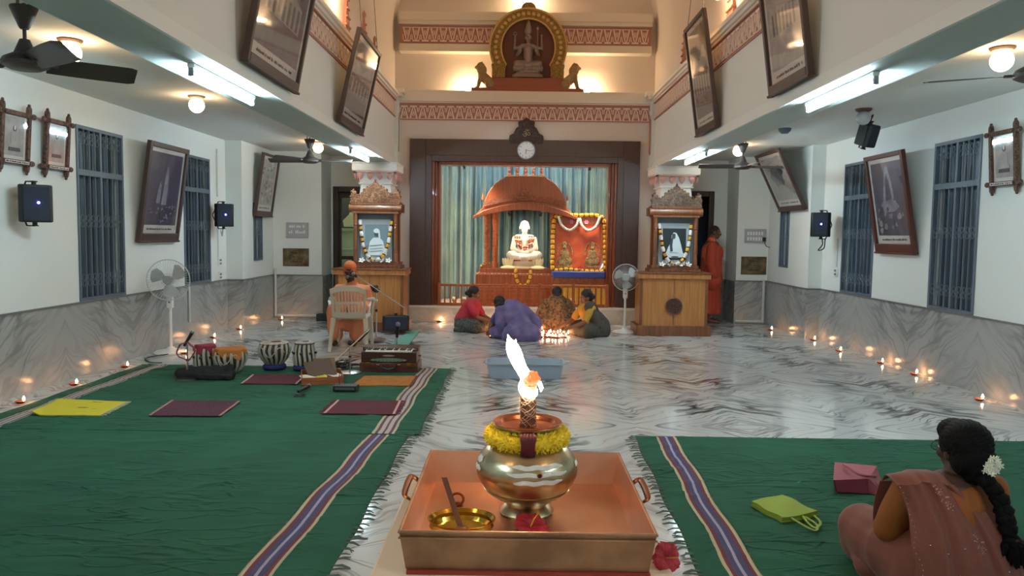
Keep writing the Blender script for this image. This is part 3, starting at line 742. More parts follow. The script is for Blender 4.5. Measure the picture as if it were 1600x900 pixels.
wireM = mat('hanging_wire', '#4a423c', .5)
def wires(x, y0, y1, z, nx, s_, i):
    pass
for (lab, x, y0, y1, h_, tl, s_, kd, gr) in (
        ('grey framed group photograph hung on the left fascia, nearest the front', BLI + .03, 5.62, 6.92, 1.2, 11, 1, 'building', PHG),
        ('grey framed group photograph hung on the left fascia, nearer the altar', BLI + .03, 8.55, 9.84, 1.05, 13, 1, 'group', PHG),
        ('slim looking framed photograph hung on the right fascia, nearer the altar', BRI - .03, 8.6, 9.55, 1.3, 8.3, -1, 'group', PHG),
        ('framed photograph of a house and people on the right fascia, nearest the front', BRI - .03, 5.9, 6.82, 1.2, 8, -1, 'building', PHL)):
    t = picture(lab, (x, (y0 + y1) / 2, 2.72), 90 * s_, tl, y1 - y0, h_, kd, FRD, gr, .045, .09, group='pictures hung on the fascias')
    for dx in (-.38, .38):
        w_ = MB(wireM)
        a = Vector((dx * (y1 - y0), -.02, h_)); up = Matrix.Rotation(R(-tl), 3, 'X') @ Vector((0, .12, 1.75 if h_ < 1.25 else 1.4)); w_.tube([a, a + up], .004, 5); obj('hanging_wire', w_, t)
# the carved cross-corner frames
OAK = carved('old_frame_wood', '#6b4a3a', '#3f2a22', 30)
def cross_frame(label, loc, rz, w_, h_, red=False):
    t = thing('cross_corner_picture', label, 'picture', loc, rot=(R(4), 0, R(rz)), group='pictures in carved cross-corner frames')
    fw = .04; ov = .06; m_ = OAK
    f = MB(m_)
    for s_ in (-1, 1):
        x = s_ * (w_ / 2); f.b2(x - fw / 2, x + fw / 2, -.035, 0, -ov, h_ + ov)
        for z, q in ((-ov, -1), (h_ + ov, 1)):
            f.ell((x, -.017, z), (.032, .02, .03), 10, 8); f.ell((x, -.017, z + q * .03), (.015, .014, .018), 8, 6)
    for z in (0, h_):
        f.b2(-w_ / 2 - ov, w_ / 2 + ov, -.045, -.005, z - fw / 2, z + fw / 2)
        for s_ in (-1, 1): f.ell((s_ * (w_ / 2 + ov), -.025, z), (.035, .018, .026), 10, 8); f.ell((s_ * w_ / 2, -.05, z), (.014, .01, .014), 8, 6)
    obj('carved_frame', f, t, bev=.003)
    obj('mount', MB(MOUNT).b2(-w_ / 2, w_ / 2, -.01, 0, 0, h_), t)
    p = MB(PHL).b2(-w_ * .36, w_ * .36, -.013, -.01, h_ * .12, h_ * .92); paint(p, w_ * .68, h_ * .76, -.013, 'seated', h_ * .14); obj('print', p, t)
    c = MB(INK); c.m(MOUNT).b2(-w_ * .46, w_ * .46, -.049, -.045, -.012, .012); c.m(INK); stroke_line(c, -w_ * .42, w_ * .42, -.006, .013, -.049); obj('name_strip', c, t)
    obj('glass', MB(glossy()).b2(-w_ / 2 + .02, w_ / 2 - .02, -.028, -.025, .02, h_ - .02), t)
cross_frame('seated portrait in a carved cross-corner frame cut by the left edge', (-4.43, 6.78, 2.08), 90, .36, .42)
cross_frame('smaller looking print in a carved cross-corner frame beside the left window', (-4.43, 7.4, 2.08), 90, .34, .43)
cross_frame('print in a carved cross-corner frame at the right edge beside the window', (4.54, 7.2, 2.03), -90, .36, .47)
# plaques, switch boards, conduits on the end walls
def plaque(label, x, z, w_, h_, y, kind):
    t = thing('wall_plaque' if kind == 'brass' else 'notice_sign', label, 'plaque' if kind == 'brass' else 'sign', (x, y, z))
    if kind == 'brass':
        obj('plate', MB(mat('brass_plate', '#8c7a58', .35, .7, var=.5, vscale=9, col2='#54493a')).b2(-w_ / 2, w_ / 2, -.015, 0, 0, h_), t, bev=.003)
        obj('rim', MB(mat('plaque_rim', '#5a5147', .5)).b2(-w_ / 2 - .008, w_ / 2 + .008, -.008, 0, -.008, 0).b2(-w_ / 2 - .008, w_ / 2 + .008, -.008, 0, h_, h_ + .008).b2(-w_ / 2 - .008, -w_ / 2, -.008, 0, 0, h_).b2(w_ / 2, w_ / 2 + .008, -.008, 0, 0, h_), t)
        c = MB(INK); stroke_line(c, -.07, .07, h_ * .72, .025, -.015); stroke_line(c, -.05, .05, h_ * .5, .022, -.015); stroke_line(c, -.10, .12, h_ * .2, .03, -.015); obj('lettering', c, t)
    else:
        obj('board', MB(mat('notice_grey', '#a7a9ac', .5)).b2(-w_ / 2, w_ / 2, -.03, 0, 0, h_), t, bev=.004)
        c = MB(mat('notice_white', '#dcdfe0', .6)); stroke_line(c, -w_ * .36, w_ * .36, h_ * .66, .05, -.03); stroke_line(c, -w_ * .38, w_ * .38, h_ * .28, .06, -.03); obj('lettering', c, t)
def pY(px, py, y): return onY(px, py, y)
a, b = pY(448, 371, YA), pY(482, 348, YA); plaque('grey notice board with faint white letters on the left end wall', (a.x + b.x) / 2, a.z, b.x - a.x, b.z - a.z, YA, 'n')
a, b = pY(443, 415, YA), pY(482, 389, YA); plaque('tarnished brass plaque below the notice board on the left end wall', (a.x + b.x) / 2, a.z, b.x - a.x, b.z - a.z, YA, 'brass')
a, b = pY(1158, 428, YA), pY(1197, 402, YA); plaque('brass plaque with worn lettering on the right end wall beside the standing person', (a.x + b.x) / 2, a.z, b.x - a.x, b.z - a.z, YA, 'brass')
a, b = pY(1163, 379, YA), pY(1197, 358, YA)
t = thing('switch_board', 'grey switch board above the brass plaque on the right end wall', 'switchboard', ((a.x + b.x) / 2, YA, a.z)); w_, h_ = b.x - a.x, b.z - a.z
obj('box', MB(mat('notice_grey', '#a7a9ac')).b2(-w_ / 2, w_ / 2, -.035, 0, 0, h_), t, bev=.004)
for i in range(6):
    for za, zb in ((.55, .8), (.15, .4)): obj('switch', MB(WHITE).b2(-w_ * .4 + i * w_ * .13, -w_ * .4 + i * w_ * .13 + .03, -.042, -.035, h_ * za, h_ * zb), t)
obj('plug', MB(BLACK).b2(w_ * .3, w_ * .3 + .05, -.09, -.035, h_ * .1, h_ * .4), t, bev=.006)
obj('flex', MB(BLACK).tube([(w_ * .35, -.09, .02), (w_ * .45, -.1, -.06), (w_ * .8, -.08, -.1), (w_ * 1.3, -.05, -.02), (w_ * 1.5, -.03, .12)], .006, 6), t)
def conduit(nm, pts, r, label):
    m_ = MB(mat('conduit_white', '#cfd2d1', .5)).tube(pts, r, 8); obj(nm, m_, label=label, cat='conduit')
a = pY(428, 432, YA)
conduit('conduit', [(XPL + .05, YA - .05, .03), (XPL + .05, YA - .05, ZD + .12)], .022, 'white pipe standing in the far left corner')
conduit('conduit', [(XPL + .08, YA - .04, .045), (-3.4, YA - .04, .045)], .022, 'white pipe lying along the foot of the left end wall')
conduit('conduit', [(XPR - .07, YA - .05, .03), (XPR - .07, YA - .05, ZD + .04)], .022, 'white pipe standing in the far right corner')
conduit('conduit', [(XPR - .1, YA - .04, .045), (3.82, YA - .04, .045)], .022, 'white pipe lying along the foot of the right end wall')
y = onX(291, 470, XL).y
conduit('conduit', [(XL + .04, onX(291, 448, XL).y, .25), (XL + .04, onX(291, 448, XL).y, ZD)], .014, 'thin white pipe on the left marble behind the standing fan')
conduit('conduit', [(XL + .012, 11.45, 2.0), (XL + .012, 11.45, 2.7)], .010, 'thin conduit running up from the far left loudspeaker')
conduit('conduit', [(XL + .012, 11.45, 1.1), (XL + .012, 11.45, 1.55)], .010, 'thin conduit running down from the far left loudspeaker')
conduit('conduit', [(XR - .012, 10.9, 1.1), (XR - .012, 10.9, 1.5)], .010, 'thin conduit running down from the right loudspeaker')
def outlet(x, y, z, rz, label):
    t = thing('wall_socket', label, 'socket', (x, y, z), rz * PI / 180); obj('plate', MB(WHITE).b2(-.045, .045, -.025, 0, -.06, .06), t, bev=.004); obj('switch', MB(mat('socket_grey', '#7e8487')).b2(-.03, .03, -.032, -.025, .01, .04), t); obj('switch', MB(MATS['socket_grey']).b2(-.03, .03, -.032, -.025, -.04, -.01), t)
outlet(XL, 11.5, 1.03, 90, 'white switch plate below the far left loudspeaker'); outlet(XL, 11.5, .82, 90, 'small socket just above the left marble dado'); outlet(XR, 10.9, 1.02, -90, 'white switch plate below the right loudspeaker')
# speaker flex
def cable(pts, r, label, m_=BLACK, nm='cable', sm=6):
    P = [Vector(p) for p in pts]; out = []
    for i in range(len(P) - 1):
        p0, p1, p2, p3 = P[max(i - 1, 0)], P[i], P[i + 1], P[min(i + 2, len(P) - 1)]
        for k in range(sm):
            t = k / sm; out.append(.5 * ((2 * p1) + (p2 - p0) * t + (2 * p0 - 5 * p1 + 4 * p2 - p3) * t * t + (3 * p1 - p0 - 3 * p2 + p3) * t ** 3))
    out.append(P[-1]); return obj(nm, MB(m_).tube(out, r, 6), label=label, cat='cable')
cable([(4.33, 10.95, 1.55), (4.36, 10.95, 1.42), (4.32, 11.0, 1.33), (4.36, 10.9, 1.36), (4.38, 10.92, 1.5)], .008, 'loop of black flex hanging under the right loudspeaker')
cable([(-4.3, 11.3, 1.56), (-4.33, 11.35, 1.47), (-4.3, 11.25, 1.42), (-4.38, 11.42, 1.5)], .008, 'short grey flex hanging under the far left loudspeaker', mat('flex_grey', '#9a9d9f'))
# ------------------------------------------------------------------ garlands and flowers
def resample(pts, n):
    P = [Vector(p) for p in pts]; L = [0]
    for i in range(1, len(P)): L.append(L[-1] + (P[i] - P[i - 1]).length)
    out = []
    for k in range(n + 1):
        d = L[-1] * k / n; i = 0
        while i < len(L) - 2 and L[i + 1] < d: i += 1
        s_ = (d - L[i]) / max(L[i + 1] - L[i], 1e-9); out.append(P[i].lerp(P[i + 1], s_))
    return out
def catm(pts, sm=8, closed=False):
    P = [Vector(p) for p in pts]; out = []; n = len(P)
    for i in range(n if closed else n - 1):
        g = (lambda k: P[k % n]) if closed else (lambda k: P[min(max(k, 0), n - 1)])
        p0, p1, p2, p3 = g(i - 1), g(i), g(i + 1), g(i + 2)
        for k in range(sm):
            t = k / sm; out.append(.5 * ((2 * p1) + (p2 - p0) * t + (2 * p0 - 5 * p1 + 4 * p2 - p3) * t * t + (3 * p1 - p0 - 3 * p2 + p3) * t ** 3))
    if not closed: out.append(P[-1])
    return out
def garland_mb(pts, r, pattern, n=8):
    """pattern: list of (material, length) repeated along the path"""
    P = [Vector(p) for p in pts]; L = sum((P[i] - P[i - 1]).length for i in range(1, len(P)))
    tot = sum(p[1] for p in pattern); reps = max(1, round(L / tot)); f = L / (reps * tot)
    step = .004 if r < .02 else .008
    Q = resample(P, max(8, int(L / step))); mb = MB(); d = 0; rr = random.Random(5)
    segs = []
    for _ in range(reps):
        for m_, l in pattern: segs.append((m_, d, d + l * f)); d += l * f
    N = len(Q) - 1
    for m_, a, b in segs:
        i0, i1 = int(round(a / L * N)), int(round(b / L * N)); i1 = min(max(i1, i0 + 2), N)
        i0 = min(i0, N - 2); sub = Q[i0:i1 + 1]; k = len(sub)
        rs = [r * (.72 + .34 * math.sin(PI * (i + .5) / k)) * rr.uniform(.93, 1.07) for i in range(k)]
        mb.m(m_).tube(sub, rs, n)
    return mb
GPAT = [(JAS, .085), (DKRED, .02), (MAR, .055), (DKRED, .02)]
YPAT = [(MAR, .075), (DKRED, .014)]
def flower_mb(r, m_, n=5, lift=.35, core=MAR):
    q = MB(m_)
    for i in range(n):
        a = 2 * PI * i / n
        c = Vector((math.cos(a) * r * .55, math.sin(a) * r * .55, r * lift))
        q.ell((r * .52, 0, 0), (r * .5, r * .27, r * .09), 8, 5, T=Matrix.Rotation(a, 4, 'Z') @ Matrix.Rotation(-.45, 4, 'Y'))
    q.m(core).ell((0, 0, r * .12), r * .18, 8, 5); return q
# ------------------------------------------------------------------ altar interior
CX = .155
def curtain():
    q = MB(mat('teal_satin_curtain', '#67929c', .5, sheen=.3, var=.2, vscale=3, col2='#547d8a'))
    def cf(u, v):
        x = xi0 - .1 + u * (xi1 - xi0 + .2); z = .28 + v * 2.7
        k = noise.noise(Vector((x * 2.3, 0, 0))) * 1.6
        y = 14.45 + .045 * math.sin(x * 38 + k * 3) + .03 * math.sin(x * 71 + 1.3 + z * .15) + .02 * math.sin(x * 17 + z * .4)
        return (x, y * 1.0, z)
    q.grid(cf, 420, 8, thick=-.004); return q
obj('curtain', curtain(), label='teal satin curtain hanging in folds across the back of the altar', cat='curtain')
# strip lamps behind the head of the opening
for lab, x, l_ in (('strip light hidden behind the head of the altar opening', CX, 2.4),):
    t = thing('strip_light', lab, 'light', (x, YB + .42, 3.0))
    obj('glass_tube', MB(mat('strip_glow', '#ffffff', .5, emit=(.85, .95, 1), estr=16)).cyl((-l_ / 2, 0, -.06), (l_ / 2, 0, -.06), .014, n=12), t); obj('batten', MB(WHITE).b2(-l_ / 2, l_ / 2, -.02, .02, -.04, 0), t)
for x, s_, side in ((xi0 - .04, 1, 'left'), (xi1 + .04, -1, 'right')):  # unseen warm strips added to brighten the altar interior
    t = thing('strip_light', 'upright warm fill strip added unseen behind the %s jamb of the altar' % side, 'light', (x, YB + .42, .4))
    obj('glass_tube', MB(mat('warm_fill_glow', '#ffffff', .5, emit=(1, .62, .3), estr=20)).cyl((0, 0, .1), (0, 0, 2.2), .012, n=10), t); obj('batten', MB(WHITE).b2(-.02, .02, -.03, -.015, 0, 2.3), t)
def spot(label, loc, tgt, power, col, size=32, br=.4, soft=.03):
    t = thing('spotlight', label, 'lamp', loc, group='small spotlights above the altar')
    d = (Vector(tgt) - Vector(loc)).normalized(); obj('housing', MB(BLACK).tube([-d * .04, -d * .01, d * .015], [.016, .022, .024], 14), t); obj('bracket', MB(BLACK).cyl((0, 0, .03), (0, 0, br), .005, n=6), t)
    l = bpy.data.lights.new('spot_lamp', 'SPOT'); l.energy = power; l.color = col; l.spot_size = R(size); l.spot_blend = .6; l.shadow_soft_size = soft
    o = bpy.data.objects.new('spot_lamp', l); COL.objects.link(o); o.parent = t; o.location = d * .05; o.rotation_euler = d.to_track_quat('-Z', 'Y').to_euler()
for lb, lx, ly, lz, tg, pw, sz, br, sf in (('small spotlight under the left of the canopy eave', CX - .27, 13.44, 1.84, (CX, 13.8, 1.4), 3.4, 110, .12, .03), ('small spotlight under the right of the canopy eave', CX + .27, 13.44, 1.84, (CX, 13.8, 1.4), 3.4, 110, .12, .03), ('added spotlight brightening the orange picture', 1.25, YB + .16, 2.62, (1.12, 13.35, 1.25), 34, 60, .4, .12), ('added spotlight at the left of the altar head, brightening the throne', -.9, YB + .16, 2.62, (-.3, 13.5, 1.0), 30, 85, .4, .15)):  # the two at the altar head are added to brighten picture and throne
    spot(lb, (lx, ly, lz), tg, pw, (1, .86, .66), sz, br, sf)
# wooden throne with canopy
T0 = thing('canopied_throne', 'reddish carved wooden throne with domed canopy around the white statue', 'throne', (CX, 13.4, .275))
Z0 = .275
q = MB(TEAKR); q.b2(-.87, .87, 0, .9, 0, .30); q.b2(-.85, .85, .02, .9, .30, .52); q.b2(-.82, .82, .1, .88, .52, .54); q.b2(-.78, .78, .12, .86, .54, .615)
for i in range(9): q.b2(-.84 + i * .19, -.84 + i * .19 + .14, -.012, 0, .06, .26)
obj('platform', q, T0, bev=.006)
for (x, y) in ((-.66, .2), (.66, .2), (-.53, .72), (.53, .72)):
    h = 1.0
    prof = [(.062, 0), (.062, .1), (.045, .12), (.05, .14), (.045, .16), (.05, .18), (.05, .34), (.06, .36), (.045, .38), (.055, .40), (.052, .6), (.06, .62), (.045, .65), (.058, .68), (.05, .72), (.06, .8), (.065, .84), (.065, h)]
    obj('column', MB(CARVR).lathe([(a, b + .615) for a, b in prof], (x, y, 0), 16), T0)
    if y < .5: obj('column_foot', MB(TEAKR).b2(x - .075, x + .075, y - .075, y + .075, .60, .68), T0, bev=.004)
def dome(h0, top, half):
    o = [(-.86, 1.56), (-.80, 1.62), (-.73, 1.70), (-.70, 1.82), (-.66, 1.92), (-.60, 2.02), (-.52, 2.11), (-.43, 2.18), (-.33, 2.22), (.33, 2.22), (.43, 2.18), (.52, 2.11), (.60, 2.02), (.66, 1.92), (.70, 1.82), (.73, 1.70), (.80, 1.62), (.86, 1.56)]
    lo = [(.80, 1.56), (.6, 1.60), (.4, 1.64), (.2, 1.665), (0, 1.675), (-.2, 1.665), (-.4, 1.64), (-.6, 1.60), (-.80, 1.56)]
    return o, lo
o_, lo_ = dome(0, 0, 0)
q = MB(TEAKR)
def dome_fn(u, v):      # vaulted roof: outline swept back, shrinking at the ends like a hipped dome
    k = u * (len(o_) - 1); i = min(int(k), len(o_) - 2); f = k - i
    x = o_[i][0] * (1 - f) + o_[i + 1][0] * f; z = o_[i][1] * (1 - f) + o_[i + 1][1] * f
    return (x, .02 + v * .9, z)
q.prism([(x, z) for x, z in o_] + [(x, z) for x, z in lo_], .06, .92)
obj('canopy_roof', q, T0, bev=.01)
q = MB(TEAKR)      # flared eave, standing forward
def arc(x): return 1.675 - .155 * (abs(x) / .86) ** 1.8
pts = [(-.90 + 1.8 * i / 24) for i in range(25)]
q.prism([(x, arc(x) + .03 - .0 + .11 * (1 - (abs(x) / .9) ** 2) * .4 + (.02 if abs(x) < .8 else -.0)) for x in pts] + [(x, arc(x) - .02) for x in pts[::-1]], -.02, .1)
obj('eave', q, T0, bev=.008)
q = MB(CARVR); pts = [(-.72 + 1.44 * i / 24) for i in range(25)]
q.prism([(x, 1.90 - .12 * (x / .72) ** 2) for x in pts] + [(x, 1.81 - .12 * (x / .72) ** 2) for x in pts[::-1]], .02, .07); obj('carved_band', q, T0)
q = MB(CARVR); q.prism([(-.17, 1.83), (-.13, 1.90), (-.07, 1.96), (0, 2.06), (.07, 1.96), (.13, 1.90), (.17, 1.83), (0, 1.79)], -.0, .05); obj('centre_crest', q, T0, bev=.012)
obj('ridge_ledge', MB(mat('ridge_gilt', '#c98a4c', .4)).b2(-.35, .35, .04, .5, 2.22, 2.245), T0, bev=.004)
for i in range(5):
    obj('finial', MB(TEAKR).lathe([(.028, 0), (.032, .02), (.016, .04), (.03, .07), (.03, .09), (.014, .11), (.024, .13), (.014, .15), (.008, .2), (.001, .27)], ((i - 2) * .141, .12, 2.245), 12), T0)
for s_ in (-1, 1): obj('side_finial', MB(TEAKR).lathe([(.02, 0), (.024, .03), (.01, .08), (.001, .16)], (s_ * .74, .1, 1.82), 10), T0)
# statue on its cushion
obj('statue_cushion', MB(mat('seat_cream', '#dcc6a2', .5)).lathe([(.0, 0), (.36, 0), (.36, .03), (.29, .05), (.31, .1), (.29, .14), (.0, .14)], n=32, sy=.75), loc=(CX, 13.8, .89), label='cream cushion seat under the white seated statue', cat='seat', bev=.01)
obj('flower_ring', garland_mb(catm([(.27 * math.cos(a), -.20 * math.sin(a), 0) for a in [PI * i / 10 for i in range(11)]], 4), .028, [(ROSE, .05), (mat('garland_red_bright', '#c8402e', .8), .05)]), loc=(CX, 13.8, 1.05), label='red flowers laid around the front of the statue seat', cat='garland')
def head_mb(mb, T, s=1.0, ears=True):
    """head with face towards local -y, centre at origin, height about .22*s"""
    mb.ell((0, .012 * s, .025 * s), (.075 * s, .092 * s, .085 * s), 18, 12, T)
    mb.ell((0, -.025 * s, -.045 * s), (.055 * s, .058 * s, .062 * s), 16, 10, T)
    mb.ell((0, -.055 * s, -.088 * s), (.026 * s, .026 * s, .02 * s), 10, 8, T)
    mb.ell((0, -.092 * s, -.018 * s), (.013 * s, .02 * s, .026 * s), 10, 8, T); mb.ell((0, -.098 * s, -.034 * s), (.018 * s, .016 * s, .011 * s), 10, 6, T)
    mb.ell((0, -.078 * s, .022 * s), (.05 * s, .016 * s, .010 * s), 12, 6, T)
    mb.ell((0, -.076 * s, -.062 * s), (.024 * s, .012 * s, .010 * s), 10, 6, T)
    for q in (-1, 1):
        mb.ell((q * .043 * s, -.058 * s, -.02 * s), (.024 * s, .022 * s, .022 * s), 8, 6, T)
        if ears: mb.ell((q * .077 * s, .01 * s, -.012 * s), (.012 * s, .02 * s, .032 * s), 8, 8, T)
def eyes(par, T, s, m_white=None):
    e = MB(mat('eye_white', '#d8d2ca', .3))
    for q in (-1, 1): e.m(mat('eye_white', '#d8d2ca')).ell((q * .029 * s, -.0765 * s, .002 * s), (.013 * s, .008 * s, .0075 * s), 10, 6, T); e.m(HAIR).ell((q * .029 * s, -.083 * s, .002 * s), (.006 * s, .004 * s, .006 * s), 8, 5, T)
    e.m(HAIR)
    for q in (-1, 1): e.ell((q * .03 * s, -.090 * s, .026 * s), (.019 * s, .006 * s, .004 * s), 8, 5, T)
    obj('eyes', e, par)
    obj('lips', MB(mat('lips', '#6d3a33', .5)).ell((0, -.087 * s, -.060 * s), (.022 * s, .006 * s, .006 * s), 10, 6, T), par)
STAT = mat('white_marble_statue', '#e9e2d2', .4)
st = thing('seated_statue', 'white marble statue of a bearded seated figure under the wooden canopy', 'statue', (CX, 13.8, 1.03))
q = MB()
HT = Matrix.Translation((0, -.02, .60))
head_mb(q, HT, 1.1)
q.cap((0, 0, .10), (0, 0, .36), .13, .12); q.cap((-.12, 0, .40), (.12, 0, .40), .07, .07); q.cap((0, 0, .42), (0, -.01, .52), .05, .045)
for s_ in (-1, 1):
    q.cap((s_ * .09, 0, .08), (s_ * .24, -.16, .10), .09, .08); q.cap((s_ * .24, -.16, .09), (-s_ * .04, -.26, .06), .075, .05)
    q.cap((s_ * .17, 0, .39), (s_ * .21, -.03, .22), .052, .045); q.cap((s_ * .21, -.03, .22), (s_ * .03, -.2, .16), .042, .03)
q.cap((-.04, -.21, .15), (.04, -.21, .15), .032, .032); q.cap((0, -.03, .0), (0, .02, .05), .2, .15)
for i in range(4): q.cap((-.045 + .0 * i, -.225, .165 - .012 * i), (.05, -.24, .16 - .012 * i), .009, .008)
obj('figure', blob(q, .007, 3, m=STAT), st)
b = MB(STAT); b.ell((0, -.085, .535), (.045, .03, .05), 12, 8); b.ell((0, -.102, .57), (.03, .012, .01), 10, 6); obj('beard', b, st)
def loop(cx, w_, z0, z1, y, n=16): return [(cx + w_ * math.cos(PI + PI * i / n), y - .03 * math.sin(PI * i / n), z0 + (z1 - z0) * math.sin(PI * i / n)) for i in range(n + 1)]
ORG = mat('garland_orange', '#c9662a', .8, bump=.7, bscale=150)
for k, (w_, z1) in enumerate(((.09, .16), (.13, .19), (.17, .24))):
    obj('flower_garland', garland_mb(loop(0, w_, .44, z1, -.15), .017, [(ORG, .05), (JAS, .03), (ROSE, .02)]), loc=(CX, 13.8, 1.03), label=['innermost', 'middle', 'outermost'][k] + ' orange and white garland around the neck of the white statue', cat='garland')
# offerings on the throne platform
def tulip(label, x, z=.89, y=13.58):
    t = thing('lotus_lamp', label, 'ornament', (x, y, z)); CRE = mat('offering_cream', '#efe0b0', .5)
    obj('dish', MB(CRE).lathe([(.0, 0), (.12, 0), (.14, .02), (.10, .045), (.04, .06), (.0, .06)], n=20, sy=.7), t)
    for i in range(5):
        a = (i - 2) * .3; obj('petal', MB(CRE).ell((0, 0, .12), (.025, .015, .075), 8, 8, Matrix.Translation(((i - 2) * .025, .01 * abs(i - 2), 0)) @ Matrix.Rotation(a * .35, 4, 'Y')), t)
tulip('cream lotus shaped lamp left of the statue seat', CX - .29); tulip('cream lotus shaped lamp right of the statue seat', CX + .24)
for x, lab in ((-.60, 'small brass oil lamp at the left end of the throne platform'), (-.46, 'small brass figurine near the left column of the throne')):
    t = thing('brass_ornament', lab, 'ornament', (x, 13.56, .89)); obj('bowl', MB(BRASS).lathe([(.0, 0), (.04, 0), (.02, .02), (.045, .04), (.03, .055), (.0, .055)], n=14), t); obj('top', MB(BRASS).ell((.0, 0, .08 if x > -.5 else .06), (.02, .02, .04 if x > -.5 else .015), 10, 8), t)
fl = [obj('offering_flower', flower_mb(.032, mat('petal_rose_light', '#e7a9a2', .7) if i % 2 else JAS, 5, core=MAR), loc=(0, 0, 0), label='x', cat='flower', group='flowers along the throne edge') for i in range(2)]
xs = [-.66 + i * .062 for i in range(22)]
for i, x in enumerate(xs):
    o = fl[i] if i < 2 else dup(fl[i % 2]); o.location = (x, 13.46, .80); o['label'] = ('small white flower' if i % 2 == 0 else 'small pink flower') + ' in the row along the throne platform edge'
obj('yellow_garland', garland_mb(catm([(-.12, 0, .28), (-.13, -.02, .2), (-.09, -.02, .05), (0, -.02, -.02), (.09, -.02, .05), (.13, -.02, .2), (.12, 0, .28)], 8), .026, YPAT), loc=(CX - .02, 13.36, .62), label='yellow garland hanging in a loop on the front of the throne platform', cat='garland')
# framed double picture on its draped throne, to the right
px_ = 1.10
t = thing('draped_side_table', 'side table draped in yellow and blue cloth under the orange picture', 'table', (px_, 13.3, .275))
def cloth(w_, z0, z1, m_, amp, fr, y0=0, dep=.4):
    q = MB(m_)
    q.grid(lambda u, v: ((u - .5) * w_ * (1 + .04 * (1 - v)), y0 - amp * (1 - v * .6) * math.sin(u * fr) - .01, z0 + v * (z1 - z0)), 90, 6, thick=-.008); return q
obj('table_frame', MB(TEAKR).b2(-.44, .44, .02, .4, 0, .36), t); obj('yellow_cloth', cloth(.90, .02, .37, mat('yellow_silk', '#e3b23c', .4, sheen=.3), .018, 58), t)
obj('carved_beam', MB(CARVR).b2(-.47, .47, -.03, .42, .37, .48), t, bev=.006); q = MB(mat('blue_silk', '#3e4f9c', .45)); q.b2(-.46, .46, -.04, .42, .48, .60); obj('blue_cloth', q, t, bev=.02)
ORNG = mat('orange_print', '#d9642a', .4, var=.4, vscale=5, col2='#b8401c'); GILT = carved('gilt_figures', '#c9a86a', '#5d4326', 70)
t = thing('framed_picture', 'orange framed picture of two ornate seated figures with garlands around it', 'picture', (px_, 13.42, .875), rot=(R(-7), 0, 0))
w_, h_ = .90, .97
f = MB(TEAKR); f.b2(-w_ / 2, -w_ / 2 + .07, -.04, 0, 0, h_); f.b2(w_ / 2 - .07, w_ / 2, -.04, 0, 0, h_); f.b2(-w_ / 2, w_ / 2, -.04, 0, h_ - .14, h_); f.b2(-w_ / 2, w_ / 2, -.04, 0, 0, .06); obj('frame', f, t)
obj('print', MB(ORNG).b2(-w_ / 2 + .06, w_ / 2 - .06, -.02, -.01, .05, h_ - .13), t)
for s_, lab in ((-1, 'l'), (1, 'r')):
    q = MB(GILT); x = s_ * .24
    q.ell((x, -.03, .17), (.13, .02, .10), 16, 8); q.ell((x, -.035, .28), (.085, .02, .11), 14, 8); q.ell((x, -.04, .40), (.035, .02, .04), 12, 8); q.ell((x, -.035, .46), (.04, .015, .05), 10, 8)
    q.tube([(x + .13 * math.cos(a), -.02, .3 + .19 * math.sin(a)) for a in [PI * i / 12 - .15 for i in range(14)]], .014, 6); q.b2(x - .13, x + .13, -.04, -.02, .05, .09)
    obj('gilt_figure', q, t)
for i in range(3): pass
brd = catm([(-.44, -.06, .02), (-.455, -.06, .3), (-.45, -.06, .7), (-.38, -.06, .95), (0, -.06, .97), (.38, -.06, .95), (.45, -.06, .7), (.455, -.06, .3), (.44, -.06, .02), (.2, -.06, -.01), (-.2, -.06, .02)], 8, True); brd.append(brd[0])
obj('yellow_garland', garland_mb(brd, .034, YPAT), loc=(px_, 13.42, .875), rot=(R(-7), 0, 0), label='yellow garland bordering the whole orange framed picture', cat='garland')
for s_, lab in ((-1, 'left'), (1, 'right')):
    obj('white_garland', garland_mb(catm([(s_ * .36, 0, .12), (s_ * .30, -.01, -.04), (s_ * .17, -.01, -.12), (s_ * .05, -.01, -.04), (s_ * .01, 0, .09)], 8), .024, [(JAS, .03)]), loc=(px_, 13.36 + .08, .875 + .83), label='%s scallop of white garland over the top of the orange picture' % lab, cat='garland')
    o = obj('pink_flower', flower_mb(.05, mat('petal_pink_bright', '#cf6f8c', .7), 6), loc=(px_ + s_ * .13, 13.37 + .1, .875 + .85), rot=(R(75), 0, 0), label='pink flower in the %s scallop of the white garland' % lab, cat='flower')
obj('red_flower', flower_mb(.05, ROSE, 6), loc=(px_ + .02, 13.33, .92), rot=(R(60), 0, 0), label='red flower at the foot of the orange picture', cat='flower')
# railing
RL = thing('altar_railing', 'low wooden railing across the front of the altar', 'railing', (CX - .02, 13.02, .275))
hw = (xi1 - xi0) / 2 - .14
q = MB(TEAKR); q.b2(-hw, hw, -.025, .025, .33, .37); obj('top_rail', q, RL, bev=.004)
q = MB(TEAKR); q.b2(-hw, hw, -.02, .02, .0, .05); obj('bottom_rail', q, RL, bev=.004)
xs = [-hw + i * (2 * hw) / 30 for i in range(31)]
for i, x in enumerate(xs):
    if i % 6 == 0: obj('post', MB(TEAKR).b2(x - .025, x + .025, -.03, .03, 0, .39), RL, bev=.004)
    else: obj('baluster', MB(TEAKR).b2(x - .012, x + .012, -.012, .012, .05, .33), RL)
for x0_, x1_ in ((xs[6], xs[12]), (xs[12], xs[18])):
    for z in (.12, .21): obj('cross_bar', MB(TEAKR).b2(x0_, x1_, -.01, .01, z, z + .015), RL)
